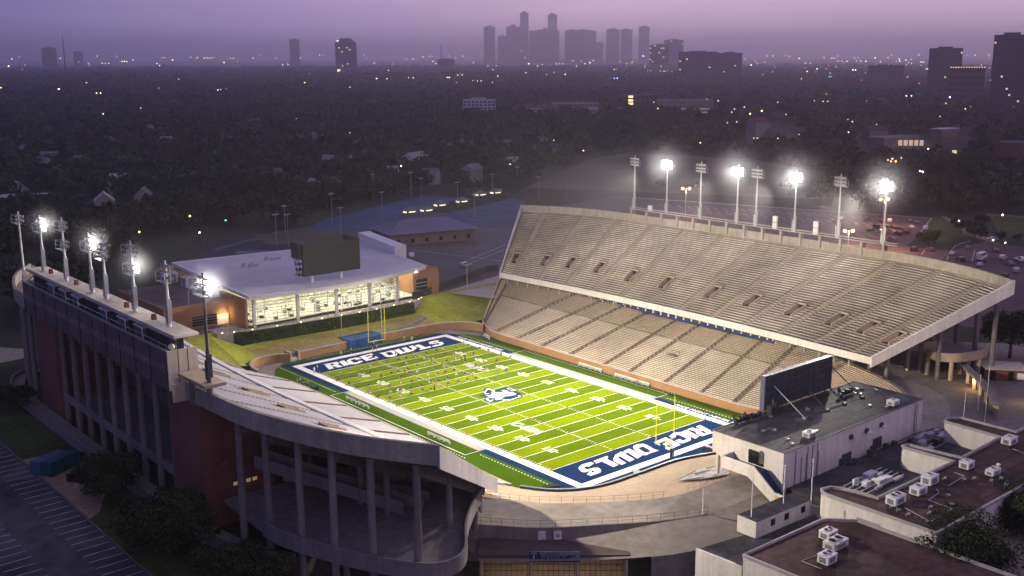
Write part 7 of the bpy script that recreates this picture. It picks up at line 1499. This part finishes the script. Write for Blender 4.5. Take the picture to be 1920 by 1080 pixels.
BM = {k: body('person_'+k, J, ED, RD, PAINT) for k, J in POSE.items()}
def hair_mesh(pose):
    J = POSE[pose]; m = MB(); c_ = Vector(J['head']).lerp(Vector(J['crown']), .62); m.ball(tuple(c_), .125, 8, 6); return mesh_of('hair', m, HAIR)
HM = {k: hair_mesh(k) for k in POSE}
CM = {}
def person(pose, shirt, shorts, x, y, rz, lab, group=None, z=.03, sc=1.0):
    k = (pose, shirt, shorts)
    if k not in CM:
        me = BM[pose].copy()
        for m_ in (SKIN, CLO[shirt], CLO[shorts], CLO['black']): me.materials.append(m_)
        CM[k] = me
    o = bpy.data.objects.new('person', CM[k]); COL.objects.link(o); o.location = (x, y, z); o.rotation_euler = (0,0,rz); o.scale = (sc,)*3; tag(o, lab, 'person', group)
    h = bpy.data.objects.new('hair', HM[pose]); COL.objects.link(h); h.parent = o
    return o
rows = [[(440,455),(515,440),(587,422),(685,402),(762,380),(900,352),(990,330),(1050,315),(1130,297),(1210,285),(1292,262),(1352,245),(1465,228),(1558,207)],
 [(497,490),(592,468),(668,450),(760,428),(845,408),(910,393),(975,388),(1052,355),(1200,320),(1275,322),(1372,290),(1440,275),(1650,232)],
 [(588,520),(668,500),(845,462),(930,438),(992,420),(1060,403),(1135,383),(1210,370),(1280,353),(1380,337),(1455,318),(1525,303),(1610,275),(1725,258)],
 [(655,555),(748,533),(1015,467),(1075,445),(1145,433),(1225,415),(1290,400),(1365,385),(1440,370),(1690,355),(1795,335)],
 [(740,585),(825,565),(918,543),(1010,520),(1090,507),(1157,485),(1228,467),(1305,445),(1375,428),(1445,412),(1620,372),(1705,400),(1910,300)],
 [(820,630),(925,595),(1000,575),(1090,560),(1170,535),(1245,517),(1320,500),(1390,478),(1465,462),(1535,440),(1605,432),(1790,435),(1870,415)],
 [(918,655),(1005,630),(1095,612),(1178,588),(1252,568),(1325,548),(1397,525),(1475,510),(1550,490),(1622,478)]]
rp_ = random.Random(9)
for r_, L in enumerate(rows):
    for x, y in L:
        g_ = G(520+x/4.3636, 600+(y+9)/4.3636, .05); ps = rp_.choice(('kneel','kneel','sit','bend','sit')); sh_ = rp_.choice(('black','black','navy','navy','grey','white')); so_ = rp_.choice(('grey','white','grey','white','red'))
        lab = {'kneel': 'player in %s top kneeling forward over the turf in a stretch', 'sit': 'player in %s top sitting on the turf with a leg out, stretching', 'bend': 'player in %s top bending down to touch the turf'}[ps] % {'black':'black','navy':'navy','grey':'grey','white':'white'}[sh_]
        person(ps, sh_, so_, g_[0], g_[1], rp_.uniform(2.0,4.6), lab, 'players stretching in %s tops, %s' % (sh_, {'kneel':'kneeling','sit':'sitting','bend':'bending'}[ps]), .03, 1.12)
st_ = [((330,418),'white','black','person in white standing in the navy corner of the far end zone'),((303,435),'white','white','person in white on the white border near the far left corner'),((522,297),'white','white','person in white behind the far end line, left of two'),((605,275),'white','navy','person in white and navy behind the far end line near the tent'),((780,262),'red','white','person in a reddish top under the far goal post'),((815,250),'white','red','person in white under the far crossbar, right of the post'),((968,310),'navy','white','person in navy standing on the goal line stripe near the letters'),((1040,178),'white','grey','person in white behind the end line, left of a close pair'),((1103,176),'white','white','person in white behind the end line, right of a close pair'),((1505,362),'black','black','coach in black, left of a pair among the stretching rows'),((1537,352),'black','black','coach in black, right of a pair among the stretching rows'),((1830,312),'navy','navy','large figure in navy walking near the east touchline'),((1285,592),'black','black','lone figure in black in front of the nearest row of players'),((165,520),'blue','white','person in light blue beside the far end of the west touchline'),((185,528),'blue','black','second person in light blue by the sideline equipment'),((205,520),'blue','navy','third person in light blue by the sideline equipment'),((235,560),'navy','navy','person in navy carrying gear near the west wall')]
for i, ((x, y), a, b, lab) in enumerate(st_): g_ = G(520+x/4.3636, 600+y/4.3636, .03); person('stand', a, b, g_[0], g_[1], rp_.uniform(0,6.2), lab, None, .03, 1.1)
g_ = G(1263,856,.03); person('stand', 'grey', 'black', g_[0], g_[1], 1.0, 'lone person in grey beside the near goal post pad')
for i, (px, py, lab) in enumerate(((573,723,'green water cooler cart beside the west touchline'),(590,731,'dark equipment bin beside the west touchline'))):
    g_ = G(px, py, 0); t = thing('equipment_cart', lab, 'cart', g_); m = MB(); m.box(g_[0]-.9,g_[0]+.9,g_[1]-.6,g_[1]+.6,.35,1.0); m.bar((g_[0]-.9,g_[1],1.0),(g_[0]-.9,g_[1],1.5),.08,.08); obj('body', m, M('cart_green', (.08,.20,.05), .6) if i == 0 else NAVY, t)
    for sx in (-.6,.6): m = MB(); m.tube((g_[0]+sx,g_[1]-.65,.2),(g_[0]+sx,g_[1]+.65,.2),.2,n=8); obj('wheel', m, BLACK, t)
x, y, _ = G(1043,914,.03)
g_ = G(1032,917,0); t = thing('equipment_trolley', 'dark trolley parked against the navy wall at the near corner', 'trolley', g_); m = MB(); m.bar((g_[0]-1.6,g_[1]+.4,.5),(g_[0]+1.6,g_[1]-.6,.5),1.0,.5); m.bar((g_[0]-1.6,g_[1]+.4,.9),(g_[0]+1.6,g_[1]-.6,.9),.1,.1); obj('body', m, DARK, t)
# camera tripod group in the east seats
g_ = G(1262,672,4.5); t = thing('filming_scaffold', 'small dark filming scaffold standing in the east lower seats', 'scaffold', g_); m = MB()
for a_, b_ in ((-1,-1),(1,-1),(1,1),(-1,1)): m.tube((g_[0]+a_,g_[1]+b_*1.3,4),(g_[0]+a_,g_[1]+b_*1.3,6.4),.07,n=5)
m.box(g_[0]-1.1,g_[0]+1.1,g_[1]-1.5,g_[1]+1.5,5.4,5.5); m.path([(g_[0]-1,g_[1]-1.3,6.4),(g_[0]+1,g_[1]-1.3,6.4),(g_[0]+1,g_[1]+1.3,6.4)],.05,5); obj('frame', m, RAILM, t)
ram = thing('field_ramp', 'pale plank ramp from the south terrace onto the field', 'ramp', G(1195,885,1)); a, b = G(1190,882,.2), G(1205,893,2.0); m = MB(); m.bar((a[0],a[1],.3),(b[0]-.6,b[1]-1.2,2.1),1.5,.15); obj('planks', m, STEEL, ram)
bb = thing('tunnel_banner', 'white edged navy banner panel at the tunnel beside the end zone building', 'banner', G(1325,855,0)); x, y, _ = G(1327,858,0); m = MB(); m.box(x-.1,x+.1,y-1.5,y+1.2,0,2.7); m.box(x-.6,x-.1,y-1.3,y+1.0,.2,2.4,1); obj('panel', m, [WHITE, NAVY], bb)
# ------------------------------------------------------------------ vehicles
TYRE = M('tyre', (.02,.02,.02), .9); CARG = M('car_glass', (.015,.018,.022), .08, None, None, 0, .6); HEADL = M('headlamp', (.6,.6,.58), .2); TAILL = M('tail_lamp', (.25,.01,.01), .3)
def car(px, py, rz, col, kind, lab, grp='vehicles parked around the stadium'):
    x, y, _ = G(px, py, ZG); t = thing({'van':'parked_van','suv':'parked_car','sedan':'parked_car','truck':'pickup_truck'}[kind], lab, {'van':'van','truck':'pickup'}.get(kind,'car'), (x,y,ZG), grp); t.rotation_euler = (0,0,rz)
    pm_ = M('car_paint_%s' % '_'.join('%d' % (c_*99) for c_ in col), col, .3, None, None, .2, .5)
    pr_ = {'sedan': (4.6,1.8,[(-2.3,.55),(-2.25,.95),(-1.5,1.02),(-.9,1.42),(.5,1.42),(1.15,1.0),(2.2,.85),(2.3,.5)],[(-1.38,1.02),(-.86,1.36),(.46,1.36),(1.0,1.02)]),
           'suv': (4.8,1.9,[(-2.4,.5),(-2.4,1.2),(-2.2,1.72),(.4,1.75),(1.15,1.15),(2.3,1.0),(2.4,.5)],[(-2.15,1.18),(-2.05,1.64),(.36,1.66),(1.0,1.18)]),
           'van': (6.2,2.1,[(-3.1,.45),(-3.1,2.4),(-2.9,2.6),(1.7,2.6),(2.6,1.5),(3.05,1.3),(3.1,.45)],[(-2.8,1.45),(-2.8,2.2),(1.6,2.25),(2.2,1.5)]),
           'truck': (5.6,1.95,[(-2.8,.6),(-2.8,1.15),(-.7,1.15),(-.5,1.75),(.7,1.75),(1.3,1.15),(2.7,1.05),(2.8,.55)],[(-.42,1.18),(-.36,1.66),(.62,1.66),(1.1,1.18)])}[kind]
    L, W_, prof, win = pr_
    def lo(nm, m, mt): o = bpy.data.objects.new(nm, mesh_of(nm, m, mt)); COL.objects.link(o); o.parent = t; return o
    def extr(P, w, inset): 
        m = MB(); n = len(P); zt2 = max(p[1] for p in P); vs = []
        for s_ in (-1,1):
            for px_, pz in P: k = 1-.12*max(0,(pz-1.0)); vs.append((px_, s_*w/2*k+s_*inset, pz))
        m.add(vs, [(i,(i+1) % n,n+(i+1) % n,n+i) for i in range(n)])
        tri = tessellate_polygon([[Vector((p[0],p[1],0)) for p in P]])
        for o_ in (0,n):
            for tt in tri: m.add([vs[o_+i] for i in tt], [(0,1,2)])
        return m
    P = prof[::-1]+[(-L/2+.1,.3),(L/2-.1,.3)][:0]; P = [(-L/2+.05,.3)]+prof+[(L/2-.05,.3)]
    lo('body', extr(P, W_, 0), pm_); m = extr(win, W_, .012); lo('side_windows', m, CARG)
    m = MB(); a, b = win[3], win[2]; w_ = W_*.42; m.quad((a[0]+.12,-w_,a[1]),(a[0]+.12,w_,a[1]),(b[0]+.09,w_*.92,b[1]),(b[0]+.09,-w_*.92,b[1])); lo('windscreen', m, CARG)
    for sx in (-L*.31, L*.31):
        for s_ in (-1,1): m = MB(); m.tube((sx,s_*(W_/2-.2),.34),(sx,s_*(W_/2+.02),.34),.34,n=12); o = lo('wheel', m, TYRE); m = MB(); m.tube((sx,s_*(W_/2-.0),.34),(sx,s_*(W_/2+.035),.34),.2,n=10); r_ = bpy.data.objects.new('rim', mesh_of('rim', m, STEEL)); COL.objects.link(r_); r_.parent = o
    for s_ in (-1,1): m = MB(); m.box(L/2-.12,L/2+.01,s_*W_*.34-.18,s_*W_*.34+.18,.62,.8); lo('headlight', m, HEADL); m = MB(); m.box(-L/2-.01,-L/2+.1,s_*W_*.38-.14,s_*W_*.38+.14,.72,.95); lo('tail_light', m, TAILL)
WHT, SIL, BLK, GRY, RED = (.75,.75,.74), (.45,.46,.48), (.015,.015,.018), (.12,.12,.13), (.20,.03,.03)
car(873,500,.15,SIL,'suv','white estate car driving between the hall and the east stand')
car(772,482,1.0,WHT,'truck','white pickup parked behind the corner of the hall roof')
car(1840,485,.1,WHT,'van','long white van in the car park beyond the east deck'); car(1840,494,.1,BLK,'suv','black car parked beside the long white van'); car(1838,499,.1,SIL,'sedan','silver car parked on the near side of the white van')
car(1735,430,.4,WHT,'truck','white pickup on the edge of the pinkish car park'); car(1672,438,1.0,SIL,'suv','silver car in the pink lit stalls behind the lamp tower'); car(1684,441,1.0,BLK,'suv','black car beside the silver one in the pink lit stalls'); car(1673,452,1.0,GRY,'suv','grey car in the stalls just above the deck rim'); car(1692,431,1.0,GRY,'sedan','grey car in the second row of pink lit stalls'); car(1675,428,.9,RED,'sedan','dark red car in the second row of pink lit stalls'); car(1643,427,.9,BLK,'suv','black car at the left of the second row'); car(1606,423,.5,SIL,'sedan','silver car alone in the middle of the pink car park'); car(1704,416,.8,GRY,'sedan','lone grey car near the far edge of the car park')
car(1714,470,.3,BLK,'suv','black car behind the deck rim near the road'); car(1744,470,.9,GRY,'sedan','grey car on the road behind the deck'); car(1915,490,1.2,WHT,'truck','pale vehicle cut by the right edge of the picture'); car(1815,467,.4,GRY,'sedan','dim car on the bend behind the van'); car(1862,450,2.4,SIL,'sedan','pale car on the far road by the lawns')
for k, (px, py) in enumerate(((1560,418),(1578,412),(1626,414),(1655,418),(1668,416),(1632,433),(1650,437),(1662,427),(1700,438),(1708,428),(1719,421),(1786,478),(1800,489),(1868,472),(1880,486),(1893,497),(1905,510),(1884,520))):
    car(px, py, (.9,.5,.2)[k % 3], (GRY, SIL, BLK, RED, WHT)[k % 5], ('suv','sedan')[k % 2], '%s car among the scattered ones in the car park beyond the east deck' % ('grey','silver','black','dark red','white')[k % 5], '%s cars scattered in the east car park' % ('grey','silver','black','dark red','white')[k % 5])
# dumpsters
DB = M('compactor_teal', (.012,.075,.10), .55, (.4,.3), (3,.2)); DB2 = M('compactor_lid', (.05,.10,.16), .5, (.4,.25))
cA, cB, cC = Vector(G(97,896,7)), Vector(G(62,863,7)), Vector(G(150,872,7)); ex = (cC-cA); Lx = ex.length; ex.normalize(); ey = Vector((-ex.y,ex.x,0)); 
if ey.dot(cB-cA) < 0: ey = -ey
Ly = 5.0
dm = thing('trash_compactor', 'big teal trash compactor with a lighter lid beside the parking lines', 'dumpster', cA)
def cpt(a, b, z): v = cA+ex*a+ey*b; return (v.x, v.y, z)
m = MB(); m.prism([cpt(0,0,0)[:2],cpt(Lx,0,0)[:2],cpt(Lx,Ly*.45,0)[:2],cpt(0,Ly*.45,0)[:2]], 7.2, 9.8); obj('near_container', m, DB, dm)
m = MB(); m.prism([cpt(-.2,Ly*.5,0)[:2],cpt(Lx-.5,Ly*.5,0)[:2],cpt(Lx-.5,Ly,0)[:2],cpt(-.2,Ly,0)[:2]], 7.2, 9.6); obj('rear_container', m, DB2, dm)
m = MB()
for k in range(7): a, b = cpt(Lx*k/6,-.06,7.3), cpt(Lx*k/6,-.06,9.8); m.bar(a, b, .12, .12)
obj('ribs', m, DARK, dm)
m = MB(); m.prism([cpt(Lx+.2,1,0)[:2],cpt(Lx+2.6,1,0)[:2],cpt(Lx+2.6,3.6,0)[:2],cpt(Lx+.2,3.6,0)[:2]], 7.0, [9.2,8.4,8.4,9.2]); obj('loading_hopper', m, DARK, dm)
t = thing('small_bin', 'small black bin on the bare dirt beside the compactor', 'bin', G(133,902,7)); x, y, _ = G(133,902,7); m = MB(); m.box(x-.6,x+.6,y-.6,y+.6,7,8.2); m.box(x-.66,x+.66,y-.66,y+.66,8.2,8.3); obj('bin_body', m, BLACK, t)
